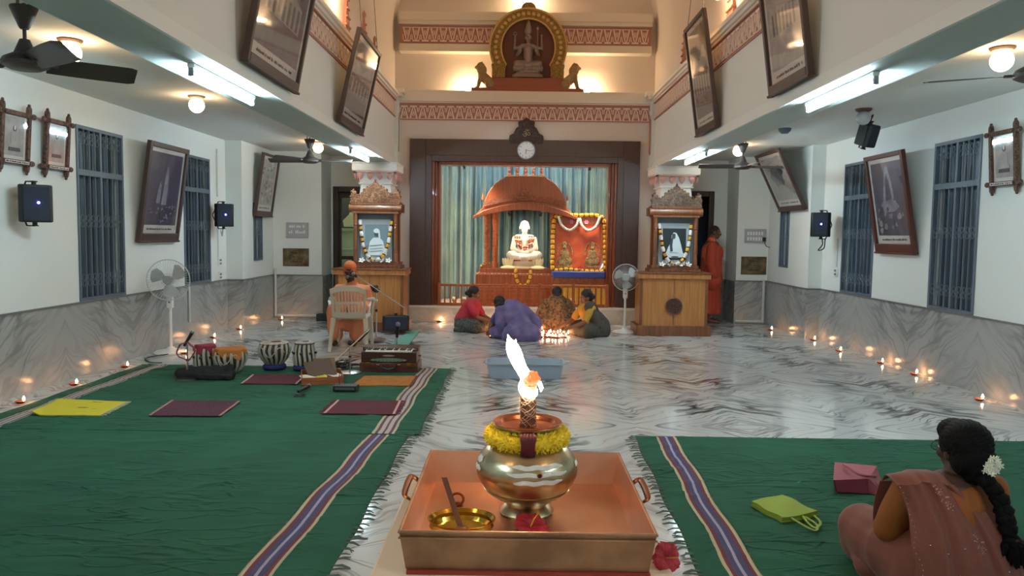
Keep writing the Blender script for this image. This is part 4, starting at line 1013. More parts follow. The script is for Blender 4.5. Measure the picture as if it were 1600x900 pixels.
for i, x in enumerate((-1.05, -.88, -.3, .62, .80, 1.0, 1.16, 1.3)):
    t = thing('brass_cup' , ['brass cup with white flowers behind the left of the railing', 'brass cup of flowers beside the left railing post', 'brass cup of flowers behind the railing centre', 'brass cup of flowers left of the yellow cloth', 'brass cup at the left foot of the yellow cloth', 'brass cup before the middle of the yellow cloth', 'brass cup at the right of the yellow cloth', 'brass cup near the right jamb of the altar'][i], 'cup', (x, 13.2, .275), group='brass cups behind the railing')
    obj('cup', MB(BRASS).lathe([(.0, 0), (.035, 0), (.02, .02), (.02, .04), (.045, .09), (.04, .09), (.0, .06)], n=16), t); obj('flowers', MB(JAS).ell((0, 0, .1), (.042, .042, .03), 10, 8).ell((.02, 0, .12), .02, 8, 6).ell((-.02, .01, .125), .018, 8, 6), t)
# crest and clock
q = MB(carved('crest_granite', '#4a3530', '#2b1d1a', 30, .3)); s_ = .0108
prof = [(0, 33), (-2, 31), (-7, 28), (-13, 26), (-12, 19), (-16, 16), (-20, 8), (-26, 5), (-27, -1), (-25, -8)]
q.prism([(a * s_, b * s_) for a, b in prof] + [(-a * s_, b * s_) for a, b in prof[::-1]], -.03, .03)
ct = thing('carved_crest', 'dark carved crest standing on the altar surround above the clock', 'ornament', (CX, YB - .05, AZ1 + .02)); obj('panel', q, ct, bev=.008)
q = MB(mat('crest_gold', '#9b8466', .4)); textmesh(q, '\u0950', .16, (0, .07, 0), Matrix.Translation((0, -.033, 0))); obj('om_symbol', q, ct)
clk = thing('wall_clock', 'round white wall clock hung at the top centre of the altar surround', 'clock', (CX, YB - .085, 2.905))
obj('rim', MB(mat('clock_rim', '#8d8f93', .35)).tube([(.145 * math.cos(a), -.03, .145 * math.sin(a)) for a in [2 * PI * i / 40 for i in range(40)]], .01, 8, closed=True), clk)
q = MB(mat('clock_face', '#e3e6ea', .4)).tube([(0, 0, 0), (0, -.03, 0)], .145, 40); obj('dial', q, clk)
q = MB(BLACK)
for i in range(12): a = PI / 2 - 2 * PI * (i + 1) / 12; textmesh(q, str(i + 1), .042, (.115 * math.cos(a), .115 * math.sin(a), 0), Matrix.Translation((0, -.032, 0)))
obj('numerals', q, clk)
for nm, ln, wd_, ang in (('hour_hand', .065, .008, -98), ('minute_hand', .1, .005, -8)):
    obj(nm, MB(BLACK).b2(-.015, ln, -.036, -.033, -wd_ / 2, wd_ / 2, Matrix.Rotation(R(-ang), 4, 'Y')), clk)
# ------------------------------------------------------------------ deity niche on the ledge
NX, NY, NZ = .165, 13.12, 3.88
GOLD = carved('gilt_arch', '#a8873f', '#80602c', 40, .5); RED = mat('terracotta_red', '#9a5a44', .7)
ni = thing('arched_shrine', 'gilded horseshoe arch with brown back panel on the ledge above the altar', 'shrine', (NX, NY, NZ))
q = MB(RED); q.b2(-.66, .66, -.1, .14, 0, .09); q.b2(-.6, .6, -.08, .14, .09, .23); obj('plinth', q, ni, bev=.006)
def ring(ro, ri, zc, zb, n=28):
    a0 = -.62
    O = [(-ro * .93, zb)] + [(-ro * math.cos(a), zc + ro * math.sin(a)) for a in [a0 + (PI - 2 * a0) * i / n for i in range(n + 1)]] + [(ro * .93, zb)]
    I = [(-ri * 1.02, zb)] + [(-ri * math.cos(a), zc + ri * 1.05 * math.sin(a)) for a in [a0 + (PI - 2 * a0) * i / n for i in range(n + 1)]] + [(ri * 1.02, zb)]
    return O, I
O, I = ring(.64, .45, .73, .23); q = MB(GOLD)
for i in range(len(O) - 1):
    for y0, y1 in ((-.06, .1),):
        q.add([(O[i][0], y0, O[i][1]), (O[i + 1][0], y0, O[i + 1][1]), (I[i + 1][0], y0, I[i + 1][1]), (I[i][0], y0, I[i][1]), (O[i][0], y1, O[i][1]), (O[i + 1][0], y1, O[i + 1][1]), (I[i + 1][0], y1, I[i + 1][1]), (I[i][0], y1, I[i][1])],
              [(0, 3, 2, 1), (0, 1, 5, 4), (3, 7, 6, 2), (4, 5, 6, 7)])
q.ell((0, 0, 1.40), (.12, .07, .09), 16, 10); obj('gilt_arch', q, ni)
q = MB(mat('gilt_edge', '#d0a860', .5)); q.tube([(x, -.06, z) for x, z in O], .016, 6); q.tube([(x, -.065, z) for x, z in I], .014, 6)
for i in range(1, len(O) - 1): q.ell(((O[i][0] + I[i][0]) / 2, -.065, (O[i][1] + I[i][1]) / 2), (.03, .012, .03), 8, 6)
obj('beaded_edge', q, ni)
q = MB(mat('panel_brown', '#6e4438', .7)); q.prism([(x, z) for x, z in I][::1], .03, .08); obj('back_panel', q, ni)
for s_ in (-1, 1):
    q = MB(GOLD); q.b2(s_ * .49 - .11, s_ * .49 + .11, -.1, .05, .23, .43); q.b2(s_ * .49 - .12, s_ * .49 + .12, -.11, .05, .40, .45); obj('gilt_capital', q, ni, bev=.008)
SIL = mat('grey_stone_idol', '#8f8078', .4, .3)
dt = thing('stone_idol', 'grey four armed seated idol on a lotus inside the gilded arch', 'statue', (NX, NY - .02, NZ + .24))
q = MB(); head_mb(q, Matrix.Translation((0, 0, .66)), .75)
q.cap((0, .01, .28), (0, .01, .46), .075, .09); q.cap((-.09, .01, .52), (.09, .01, .52), .045, .045); q.cap((0, 0, .52), (0, 0, .6), .035, .03)
q.lathe([(.06, .72), (.065, .76), (.05, .84), (.025, .92), (.0, .97)], n=14); q.lathe([(0, .72), (.06, .72)], n=14)
for s_ in (-1, 1):
    q.cap((s_ * .06, 0, .22), (s_ * .19, -.05, .22), .07, .055); q.cap((s_ * .19, -.05, .21), (-s_ * .05, -.09, .19), .05, .035)
    q.cap((s_ * .12, 0, .51), (s_ * .18, .0, .37), .032, .028); q.cap((s_ * .18, 0, .37), (s_ * .12, -.08, .42), .026, .02); q.ell((s_ * .12, -.09, .44), (.022, .018, .03), 8, 8)
    q.cap((s_ * .12, .01, .51), (s_ * .23, .01, .48), .03, .025); q.cap((s_ * .23, .01, .48), (s_ * .22, 0, .66), .024, .018); q.ell((s_ * .22, -.005, .69), (.022, .018, .03), 8, 8)
q.b2(-.24, .24, -.06, .06, .1, .17)
obj('figure', blob(q, .008, 2, m=SIL), dt)
q = MB(SIL)
for i in range(12): a = PI * i / 11; q.ell((.22 * math.cos(a), -.04 - .05 * math.sin(a), .15), (.035, .02, .05), 8, 8)
q.lathe([(0, 0), (.27, 0), (.26, .05), (.2, .08), (.22, .12), (0, .12)], n=24, sy=.35); obj('lotus_base', q, dt)
obj('trident', MB(SIL).cyl((.155, -.09, .35), (.155, -.09, .78), .007, n=6).ell((.155, -.09, .79), (.02, .008, .03), 8, 6), dt)
obj('rosary', MB(SIL).tube([(-.22 + .03 * math.cos(a), -.01, .72 + .03 * math.sin(a)) for a in [2 * PI * i / 12 for i in range(12)]], .006, 5, closed=True), dt)
def lion(label, x, s_):
    t = thing('lion_figure', label, 'statue', (x, NY - .02, NZ), group='lion figures'); q = MB()
    q.cap((s_ * -.12, 0, .14), (s_ * .02, 0, .26), .085, .08); q.ell((s_ * .03, 0, .36), (.085, .08, .09), 14, 10); q.ell((s_ * .05, 0, .42), (.07, .065, .07), 14, 10)
    q.ell((s_ * .12, 0, .40), (.035, .035, .03), 10, 8)
    for y in (-.045, .045): q.cap((s_ * .05, y, .25), (s_ * .10, y, .07), .035, .025); q.ell((s_ * .12, y, .065), (.035, .022, .018), 8, 6); q.ell((s_ * .03, y, .475), .018, 8, 6); q.ell((s_ * -.10, y * 1.5, .11), (.075, .035, .06), 10, 8)
    q.tube([(s_ * -.17, 0, .1), (s_ * -.25, 0, .12), (s_ * -.27, 0, .2), (s_ * -.22, 0, .24)], .018, 8)
    obj('body', blob(q, .01, 2, m=mat('lion_ochre', '#a58a5c', .6, var=.3, vscale=20)), t); obj('base', MB(RED).b2(-.2, .2, -.09, .09, 0, .055), t, bev=.006)
lion('small ochre lion at the left end of the arched shrine', NX - .74, -1); lion('small ochre lion at the right end of the arched shrine', NX + .74, 1)
UP = mat('uplight_glow', '#ffffff', .5, emit=(1, .74, .42), estr=45)
def uplight(label, x, y, z):
    t = thing('uplight', label, 'lamp', (x, y, z), group='bulbs on the ledge'); obj('socket', MB(WHITE).cyl((0, 0, 0), (0, 0, .05), .022, n=12), t); obj('bulb', MB(UP).ell((0, 0, .1), (.05, .05, .06), 16, 12), t)
uplight('bright bulb on the ledge beside the left lion', NX - 1.02, 13.4, NZ); uplight('bright bulb on the ledge beside the right lion', NX + 1.02, 13.4, NZ); uplight('bright bulb behind the tip of the gilded arch', NX, 13.4, 5.40)
obj('bulb_bracket', MB(WHITE).b2(NX - .03, NX + .03, 13.3, 13.55, 5.36, 5.40), label='small bracket holding the bulb behind the gilded arch', cat='bracket')
# ------------------------------------------------------------------ podiums and portrait shrines
def podium(label, cx, medal):
    t = thing('wooden_podium', label, 'podium', (cx, 11.5, 0), group='podiums before the pillars')
    q = MB(TEAKL); q.b2(-.50, .50, .03, .57, .1, .86); obj('body', q, t, bev=.004)
    q = MB(TEAK)
    for x in (-.50, -.06 * 0, .465): pass
    q.b2(-.51, -.47, .02, .06, .1, .86); q.b2(.47, .51, .02, .06, .1, .86); q.b2(-.004, .004, .024, .03, .17, .86); obj('stile', q, t)
    obj('top', MB(TEAKL).b2(-.545, .545, 0, .6, .86, .935), t, bev=.005); obj('top_lip', MB(TEAK).b2(-.56, .56, -.012, .61, .935, .955), t, bev=.005)
    obj('plinth', MB(TEAK).b2(-.56, .56, -.01, .6, 0, .155), t, bev=.008)
    if medal:
        m_ = MB(carved('medallion', '#5d3323', '#2f1a12', 45)); m_.tube([(0, .03, .45), (0, .005, .45)], [.128, .118], 32); md = obj('medallion', m_, t)
        obj('medallion_rim', MB(TEAK).tube([(.122 * math.cos(a), .008, .45 + .122 * math.sin(a)) for a in [2 * PI * i / 32 for i in range(32)]], .009, 6, closed=True), md)
    return t
podium('teak podium behind the seated speaker on the left', -2.195, False); podium('teak podium with round carved medallion on the right', 2.39, True)
def shrine(label, cx, crest_m, kind, dark):
    t = thing('portrait_shrine', label, 'shrine', (cx, 11.66, .955), group='portrait shrines on the podiums')
    q = MB(TEAK); q.b2(-.39, .39, -.02, .38, 0, .05); q.b2(-.365, .365, 0, .36, .05, .1); obj('base', q, t, bev=.005)
    obj('back_board', MB(mat('shrine_back', '#6c7a80', .6)).b2(-.3, .3, .12, .16, .1, .84), t)
    for s_ in (-1, 1):
        prof = [(.035, 0), (.035, .12), (.03, .13), (.036, .15), (.028, .17), (.036, .19), (.03, .21), (.036, .23), (.032, .25), (.032, .5), (.036, .52), (.028, .54), (.036, .56), (.028, .58), (.036, .6), (.03, .62), (.035, .64), (.035, .74)]
        obj('post', MB(TEAK).lathe([(a, b_ + .1) for a, b_ in prof], (s_ * .305, .03, 0), 14), t); obj('rear_post', MB(TEAK).b2(s_ * .32 - .03, s_ * .32 + .03, .1, .2, .1, .84), t)
    q = MB(TEAK); q.b2(-.35, .35, -.02, .3, .83, .86); q.cyl((-.40, .04, .91), (.40, .04, .91), .065, n=20); q.b2(-.40, .40, .04, .32, .85, .975); q.b2(-.37, .37, -.01, .3, .965, 1.0); obj('cornice', q, t)
    q = MB(crest_m)
    ol = [(-.37, 0), (-.375, .09), (-.36, .16), (-.33, .185), (-.30, .15), (-.26, .11), (-.21, .13), (-.17, .19), (-.12, .225), (-.08, .245), (-.045, .25), (-.035, .275), (-.02, .285), (0, .30)]
    q.prism(ol + [(-a, b_) for a, b_ in ol[-2::-1]], -.015, .035, Matrix.Translation((0, 0, .995)))
    rr = random.Random(3)
    for i in range(34):
        x = rr.uniform(-.33, .33); h = .05 + .22 * max(0, 1 - abs(x) / .2) if abs(x) < .2 else .13; z = rr.uniform(.02, h)
        q.tube([(x + .022 * math.cos(a) * (1 - a / 12), -.02, .995 + z + .022 * math.sin(a) * (1 - a / 12)) for a in [k * .8 for k in range(9)]], .006, 5)
    for x, z in ol:
        for s_ in (-1, 1): q.ell((s_ * x, .01, .995 + z), (.020, .03, .022), 10, 6)
    q.ell((0, .01, 1.315), (.016, .02, .035), 10, 8)
    obj('carved_crest', q, t)
    # portrait
    p = thing('framed_portrait', ('portrait of a turbaned seated person in pale robes' if kind == 'a' else 'dark portrait of a person in a white veil, seated') + ', in the %s shrine' % ('left' if cx < 0 else 'right'), 'picture', (cx, 11.66 + .08, 1.06), rot=(R(-3), 0, 0))
    w_, h_ = .48, .64
    f = MB(mat('portrait_mount', '#a9b4ba', .5)); f.b2(-w_ / 2, w_ / 2, 0, .02, 0, h_); obj('mount', f, p)
    bg = mat('portrait_bg_' + kind, '#77898f' if not dark else '#262c30', .45); q = MB(bg); q.b2(-w_ * .37, w_ * .37, -.004, 0, .08, .56)
    PW = mat('portrait_white', '#dfe6e8', .5); PD = mat('portrait_shade', '#3d4548', .5); PF = mat('portrait_face', '#4b5154' if kind == 'a' else '#a5a8a8', .5); PM = mat('portrait_mid', '#93a1a6', .5)
    def bl(cx_, cz, a, b_, m_, l, nn=18, sq=1): q.m(m_).prism([(cx_ + a * math.cos(2 * PI * i / nn), cz + b_ * math.sin(2 * PI * i / nn)) for i in range(nn)], -.004 - .0015 * l, -.003)
    if kind == 'a':
        q.m(PW).prism([(-.13, .10), (-.12, .2), (-.10, .30), (-.05, .36), (.05, .36), (.10, .31), (.13, .2), (.15, .1)], -.006, -.003)
        q.m(PW).prism([(-.16, .09), (-.15, .17), (0, .2), (.16, .17), (.17, .09)], -.0075, -.003)
        bl(0, .42, .036, .048, PF, 3); bl(0, .465, .045, .036, PW, 4); q.m(PW).prism([(.02, .47), (.05, .46), (.06, .36), (.04, .35)], -.0105, -.003)
        for z in (.15, .19, .24): q.m(PM).prism([(-.10, z), (.08, z + .02), (.09, z + .012), (-.09, z - .008)], -.0125, -.003)
        bl(-.012, .425, .005, .003, PD, 8); bl(.012, .425, .005, .003, PD, 8); bl(0, .40, .01, .003, PD, 8)
    else:
        q.m(PW).prism([(-.05, .34), (-.04, .46), (-.01, .50), (.03, .49), (.07, .42), (.10, .32), (.13, .2), (.16, .12), (-.14, .12), (-.12, .2), (-.09, .28)], -.006, -.003)
        bl(-.01, .435, .028, .038, PF, 3); q.m(PD).prism([(-.06, .2), (-.07, .3), (-.04, .42), (-.02, .40), (-.03, .3), (-.02, .2)], -.0095, -.003)
        bl(-.01, .465, .028, .016, PD, 4); bl(0, .16, .16, .05, PW, 5); bl(.01, .125, .06, .012, PD, 6); q.m(PM).prism([(-.08, .2), (.06, .19), (.07, .18), (-.07, .185)], -.0125, -.003)
    obj('print', q, p)
    g = catm([(-.245, 0, .60), (-.22, -.03, .42), (-.19, -.05, .24), (-.13, -.06, .08), (-.04, -.06, .0), (.04, -.06, .0), (.13, -.06, .08), (.19, -.05, .24), (.22, -.03, .42), (.245, 0, .60)], 10)
    obj('portrait_garland', garland_mb(g, .026, GPAT), loc=(cx, 11.66 + .06, 1.09), label='white and yellow garland hung around the %s portrait' % ('left turbaned' if cx < 0 else 'right veiled'), cat='garland')
    side = 'left' if cx < 0 else 'right'
    f0 = None
    for i in range(6):
        q = flower_mb(.058, mat('white_petal', '#f4f3ee', .6), 5) if f0 is None else None
        if f0 is None: f0 = obj('white_flower', q, label='x', cat='flower', group='white flowers in the shrines'); o = f0
        else: o = dup(f0)
        o.location = (cx - .2 + i * .08, 11.645 + .012 * (i % 2), 1.067); o.rotation_euler = (R(50), 0, i * 1.3); o['label'] = 'white flower in the row at the foot of the %s portrait' % side
shrine('teak shrine with carved crest holding the turbaned portrait', -2.13, CARV, 'a', False)
shrine('teak shrine with darker carved crest holding the veiled portrait', 2.42, carved('carved_teak_dark', '#86684f', '#46302a', 55), 'b', True)
# picture seen through the left door
t = thing('framed_picture', 'pale green framed picture of a seated figure seen through the left doorway', 'picture', (-3.12, 14.86, 1.52))
obj('mount', MB(mint).b2(-.42, .42, 0, .03, 0, .82), t); obj('print', MB(mat('navy_print', '#42566b', .5)).b2(-.33, .33, -.004, 0, .06, .76), t)
q = MB(mat('pale_robe', '#c9dccb', .6)); q.prism([(-.2, .08), (-.22, .2), (-.1, .32), (-.06, .5), (.06, .5), (.1, .32), (.22, .2), (.2, .08)], -.012, -.004); obj('painted_figure', q, t)
t = thing('cabinet', 'mint green steel cabinet seen through the left doorway', 'cabinet', (-3.05, 14.62, 0)); obj('carcass', MB(mint).b2(-.42, .42, 0, .26, 0, 1.18), t, bev=.008)
for z in (.06, .6): d0 = obj('drawer', MB(mint).b2(-.4, .4, -.015, 0, z, z + .5), t, bev=.004); obj('handle', MB(BLACK).b2(-.06, .06, -.03, -.015, z + .36, z + .40), d0)
# ------------------------------------------------------------------ carpets and mats
def wrinkled(m):
    nt = m.node_tree; b = nt.nodes['Principled BSDF']; L = nt.links; N = nt.nodes.new
    old = b.inputs['Normal'].links[0].from_socket; tc = N('ShaderNodeTexCoord'); prev = old
    for sc_, rot, wd__, dist in (((1.0, 3.2, 1), 12, .035, .035), ((1.7, 4.6, 1), -14, .03, .025)):
        mp = N('ShaderNodeMapping'); mp.inputs['Scale'].default_value = sc_; mp.inputs['Rotation'].default_value = (0, 0, R(rot)); L.new(tc.outputs['Object'], mp.inputs[0])
        n = N('ShaderNodeTexNoise'); n.inputs['Scale'].default_value = 1.1; n.inputs['Detail'].default_value = 2; L.new(mp.outputs[0], n.inputs['Vector'])
        s_ = N('ShaderNodeMath'); s_.operation = 'SUBTRACT'; s_.inputs[1].default_value = .5; L.new(n.outputs['Fac'], s_.inputs[0]); a = N('ShaderNodeMath'); a.operation = 'ABSOLUTE'; L.new(s_.outputs[0], a.inputs[0])
        r = N('ShaderNodeMapRange'); r.interpolation_type = 'SMOOTHSTEP'; r.inputs[2].default_value = wd__; r.inputs[3].default_value = 1; r.inputs[4].default_value = 0; L.new(a.outputs[0], r.inputs[0])
        k = N('ShaderNodeTexNoise'); k.inputs['Scale'].default_value = .9; L.new(tc.outputs['Object'], k.inputs['Vector']); kr = N('ShaderNodeMapRange'); kr.inputs[1].default_value = .45; kr.inputs[2].default_value = .62; L.new(k.outputs['Fac'], kr.inputs[0])
        mu = N('ShaderNodeMath'); mu.operation = 'MULTIPLY'; L.new(r.outputs[0], mu.inputs[0]); L.new(kr.outputs[0], mu.inputs[1])
        bp = N('ShaderNodeBump'); bp.inputs['Strength'].default_value = .6; bp.inputs['Distance'].default_value = dist; L.new(mu.outputs[0], bp.inputs['Height']); L.new(prev, bp.inputs['Normal']); prev = bp.outputs[0]
    L.new(prev, b.inputs['Normal'])
GREEN = mat('carpet_green', '#1a5a41', .95, bump=.35, bscale=260, var=.2, vscale=2.5)
wrinkled(GREEN)
SC = [mat('stripe_cream', '#b9b08c', .95), mat('stripe_rust', '#6f3440', .95), mat('stripe_violet', '#47496c', .95), mat('stripe_lilac', '#a79fb6', .95)]
SU = [mat('stripe_cream'), mat('stripe_brown', '#5b4650', .95), mat('stripe_grey', '#a79d9c', .95), mat('stripe_plum', '#6e4c58', .95)] if False else [MATS['stripe_cream'], mat('stripe_brown', '#5b4650', .95), mat('stripe_grey', '#b5aaa6', .95), mat('stripe_plum', '#6e4c58', .95)]
def wr(x, y, a=1.0):
    v = noise.noise(Vector((x * .9, y * 2.6, 3.1))); w_ = noise.noise(Vector((x * 1.6 + 5, y * 5.0, 1.7)))
    r1 = max(0, 1 - abs(v) * 9) ** 2; r2 = max(0, 1 - abs(w_) * 8) ** 2
    m_ = .5 + .5 * noise.noise(Vector((x * .6, y * .6, 9)))
    return a * (.020 * r1 * m_ + .014 * r2 * m_ + .005 * (1 + v))
def carpet(label, edges, stripes, y0, y1, fringe_side, lift=0.0):
    """edges: list of x at y0 and y1 (left,right); stripes: [(x at y0, x at y1, width, palette)]"""
    def xl(t): return edges[0][0] * (1 - t) + edges[0][1] * t
    def xr(t): return edges[1][0] * (1 - t) + edges[1][1] * t
    cols = []     # relative columns: (x offset from reference fn, mat)
    bands = [(lambda t: xl(t), GREEN)]
    for (a0, a1, wdt, pal) in sorted(stripes, key=lambda s_: s_[0]):
        seq = [(0, .13, pal[0]), (.13, .27, pal[1]), (.27, .45, pal[2]), (.45, .56, pal[3]), (.56, .74, pal[2]), (.74, .87, pal[1]), (.87, 1, pal[0])]
        for p, q, m_ in seq: bands.append((lambda t, p=p, a0=a0, a1=a1, wdt=wdt: a0 * (1 - t) + a1 * t + p * wdt + .006 * math.sin(t * 9), m_))
        bands.append((lambda t, a0=a0, a1=a1, wdt=wdt: a0 * (1 - t) + a1 * t + wdt + .006 * math.sin(t * 9), GREEN))
    bands.append((lambda t: xr(t), None))
    q = MB(); ny = int((y1 - y0) / .035)
    for k in range(len(bands) - 1):
        f0, m_ = bands[k]; f1 = bands[k + 1][0]; wdt = f1(0) - f0(0); nx = max(1, int(wdt / .05)); q.m(m_)
        def g(u, v):
            y = y0 + v * (y1 - y0); x = f0(v) * (1 - u) + f1(v) * u
            ed = min(1, min(u if k == 0 else 1, (1 - u) if k == len(bands) - 2 else 1) * wdt / .05, v * (y1 - y0) / .04, (1 - v) * (y1 - y0) / .04)
            return (x + .008 * math.sin(y * 7) * (1 if True else 0), y, .004 + lift + wr(x, y) * ed)
        vs = []; fs = []
        for i in range(nx + 1):
            for j in range(ny + 1): vs.append(g(i / nx, j / ny))
        w_ = ny + 1
        for i in range(nx):
            for j in range(ny): fs.append((i * w_ + j, (i + 1) * w_ + j, (i + 1) * w_ + j + 1, i * w_ + j + 1))
        q.add(vs, fs)
    # turned down edge
    q.m(GREEN)
    for f in (xl, xr):
        q.grid(lambda u, v: (f(v) + .008 * math.sin((y0 + v * (y1 - y0)) * 7), y0 + v * (y1 - y0), u * (.004 + lift + wr(f(v), y0 + v * (y1 - y0), 0))), 1, ny)
    for yy, tt in ((y0, 0), (y1, 1)): q.grid(lambda u, v: (xl(tt) * (1 - v) + xr(tt) * v, yy, u * (.006 + lift)), 1, 20)
    t = obj('carpet', q, label=label, cat='carpet', angle=80)
    if fringe_side:
        f = xr if fringe_side == 'r' else xl; s_ = 1 if fringe_side == 'r' else -1
        fm = MB(mat('fringe_yarn', '#5f6b62', .95)); rr = random.Random(4); y = y0
        while y < y1:
            tt = (y - y0) / (y1 - y0); x = f(tt); L = rr.uniform(.04, .085); dy = rr.uniform(-.03, .03); n_ = rr.choice((1, 2, 2))
            for k in range(n_): fm.tube([(x - s_ * .01, y, .012 + lift), (x + s_ * L * .5, y + dy * .4 + k * .012, .014), (x + s_ * L * rr.uniform(.8, 1.1), y + dy + k * rr.uniform(-.02, .03), .006)], [.003, .004, .0025], 5)
            y += rr.uniform(.035, .075)
        o = obj('fringe', fm, t); o['kind'] = 'stuff'
    return t
carpet('large green carpet with a violet stripe filling the lower left', ((-4.35, -4.25), (-.80, -.775)), [(-1.235, -1.075, .15, SC)], 2.0, 5.64, 'r')
carpet('green carpet under the drums and harmonium, farther left', ((-4.12, -4.12), (-.70, -.70)), [(-1.06, -1.02, .17, SU), (-3.98, -3.96, .14, SU)], 5.60, 8.40, 'r', lift=.006)
carpet('green carpet under the seated woman at the lower right', ((.80, .905), (4.3, 4.3)), [(.925, 1.05, .15, SC)], 2.0, 5.665, 'l')
def floormat(label, px, m_, z=.022, fringe=None, m2=None, thick=.008, curl=0, nm='seating_mat', group=None, ends=True):
    """px: near-left, near-right, far-right, far-left corners where they lie on the floor"""
    C_ = [onZ(p[0], p[1], z) for p in px]; c = sum(C_, Vector()) / 4
    def g(u, v):
        p = (C_[0] * (1 - u) + C_[1] * u) * (1 - v) + (C_[3] * (1 - u) + C_[2] * u) * v
        zz = .005 * noise.noise(Vector((p.x * 4, p.y * 5, 2))) + (curl * max(0, .12 - u) * 8 * (1 - v) ** 2 * .03)
        return Vector((p.x - c.x, p.y - c.y, thick + .004 + zz))
    q = MB(m_); q.grid(lambda u, v: g(u, v), 24, 16, thick=thick)
    o = obj(nm, q, loc=(c.x, c.y, z - .006), label=label, cat='mat', group=group)
    if m2:
        for a, b in ((0.0, .035), (.965, 1.0)): e = MB(m2); e.grid(lambda u, v, a=a, b=b: g(a + (b - a) * u, v) + Vector((0, 0, .002)), 2, 12, thick=.003); obj('border', e, o)
    if fringe:
        f = MB(fringe); rr = random.Random(2)
        for k in range(26):
            v = k / 25
            for u, s_ in ((0, -1), (1, 1)): p = g(u, v); f.tube([p, p + Vector((s_ * rr.uniform(.03, .05), rr.uniform(-.01, .02), -.004))], .0025, 4)
        fo = obj('fringe', f, o); fo['kind'] = 'stuff'
    return o
floormat('bright yellow cloth mat with a curled corner on the green carpet at left', [(50, 649), (156, 650), (198, 628), (92, 624)], mat('mat_yellow', '#cfc02e', .9, bump=.3, bscale=200), curl=1, fringe=mat('fringe_pale', '#c9c3a0', .9))
floormat('dark maroon mat flecked with white on the green carpet', [(232, 650), (345, 651), (376, 628), (268, 626)], mat('mat_flecked', '#3d1d2c', .95, var=1, vscale=60, col2='#5e3040'), m2=mat('border_pink', '#a8776f', .9))
floormat('plain maroon mat with pale end stripes, nearest the striped border', [(505, 647), (617, 648), (627, 627), (527, 626)], mat('mat_maroon', '#56202f', .95, bump=.3, bscale=200), m2=mat('border_pale', '#c49a94', .9), fringe=mat('fringe_maroon', '#6d3a45', .9))
floormat('maroon mat in front of the uncovered hand drums', [(376, 600), (464, 601), (480, 586), (394, 586)], MATS['mat_maroon'], m2=MATS['border_pale'])
floormat('orange mat in front of the harmonium', [(546, 603), (643, 603), (653, 588), (566, 588)], mat('mat_orange', '#b06f22', .9, var=.25, vscale=14), m2=mat('border_brown', '#5c3028', .9))
floormat('small pale green runner behind the harmonium', [(600, 545), (634, 545), (657, 516), (640, 518)], mat('mat_palegreen', '#5f9482', .9), z=.008, nm='floor_runner')
# ------------------------------------------------------------------ clay lamps
CLAY = mat('clay', '#7a3420', .8); FLM = mat('diya_flame', '#ffffff', .5, emit=(1, .45, .17), estr=24)
def diya_proto():
    t = thing('clay_lamp', 'x', 'lamp', (0, 0, 0), group='small clay lamps')
    obj('dish', MB(CLAY).lathe([(.0, 0), (.022, 0), (.038, .014), (.04, .02), (.034, .019), (.0, .010)], n=16, sx=1.1), t)
    obj('flame', MB(FLM).lathe([(.0, .018), (.007, .024), (.011, .034), (.009, .046), (.004, .058), (.0, .066)], (.03, 0, 0), n=10), t)
    return t
DP = diya_proto(); dn = 0
def diya(px, py, label, z=0, rz=0):
    global dn
    p = onZ(px, py, z); o = DP if dn == 0 else dup(DP); dn += 1
    o.location = (p.x, p.y, z); o.rotation_euler = (0, 0, rz); o['label'] = label
Ls = [(32, 630, 'lit clay lamp at the foot of the left wall, nearest the left edge'), (115, 602, 'lit clay lamp by the left wall above the yellow mat'), (195, 574, 'lit clay lamp by the left wall left of the standing fan'), (288, 553, 'lit clay lamp behind the coiled red cable'), (332, 528, 'lit clay lamp by the left wall just past the standing fan'), (373, 515, 'lit clay lamp at the corner of the left pilaster'), (438, 500, 'lit clay lamp at the far left corner pipe')]
Rs = [(1203, 516, 'lit clay lamp at the far right corner pipe'), (1270, 532, 'lit clay lamp at the corner of the right pilaster'), (1310, 549, 'lit clay lamp by the right wall, second past the pilaster'), (1375, 568, 'lit clay lamp by the right wall below the small window'), (1428, 586, 'lit clay lamp by the right wall between the two windows'), (1530, 626, 'lit clay lamp nearest the right edge above the seated woman')]
for i, (a, b, l) in enumerate(Ls + Rs): diya(a, b, l, rz=i * .0)
diya(686, 503, 'lit clay lamp alone on the floor left of the altar step'); diya(761, 508, 'lit clay lamp behind the hands of the woman in red'); diya(848, 509, 'lit clay lamp before the altar step right of the purple sari')
rr = random.Random(8); k = 0
for gx0, gx1, gy0, gy1, nx, ny, side in ((765, 792, 517, 527, 4, 2, 'left'), (845, 884, 516, 528, 8, 3, 'right')):
    for j in range(ny):
        for i in range(nx):
            diya(gx0 + (gx1 - gx0) * (i + .5 * (j % 2)) / (nx - .5) + rr.uniform(-1.8, 1.8), gy0 + (gy1 - gy0) * j / max(1, ny - 1) + rr.uniform(-1.3, 1.3), 'one of the lit clay lamps crowded on the floor %s of the purple sari' % side, rz=rr.uniform(-.6, .6))
for o in list(COL.objects):
    if o.get('label', '').startswith('one of the lit'): o['group'] = 'clay lamps crowded ' + ('left' if ' left ' in o['label'] else 'right') + ' of the purple sari'
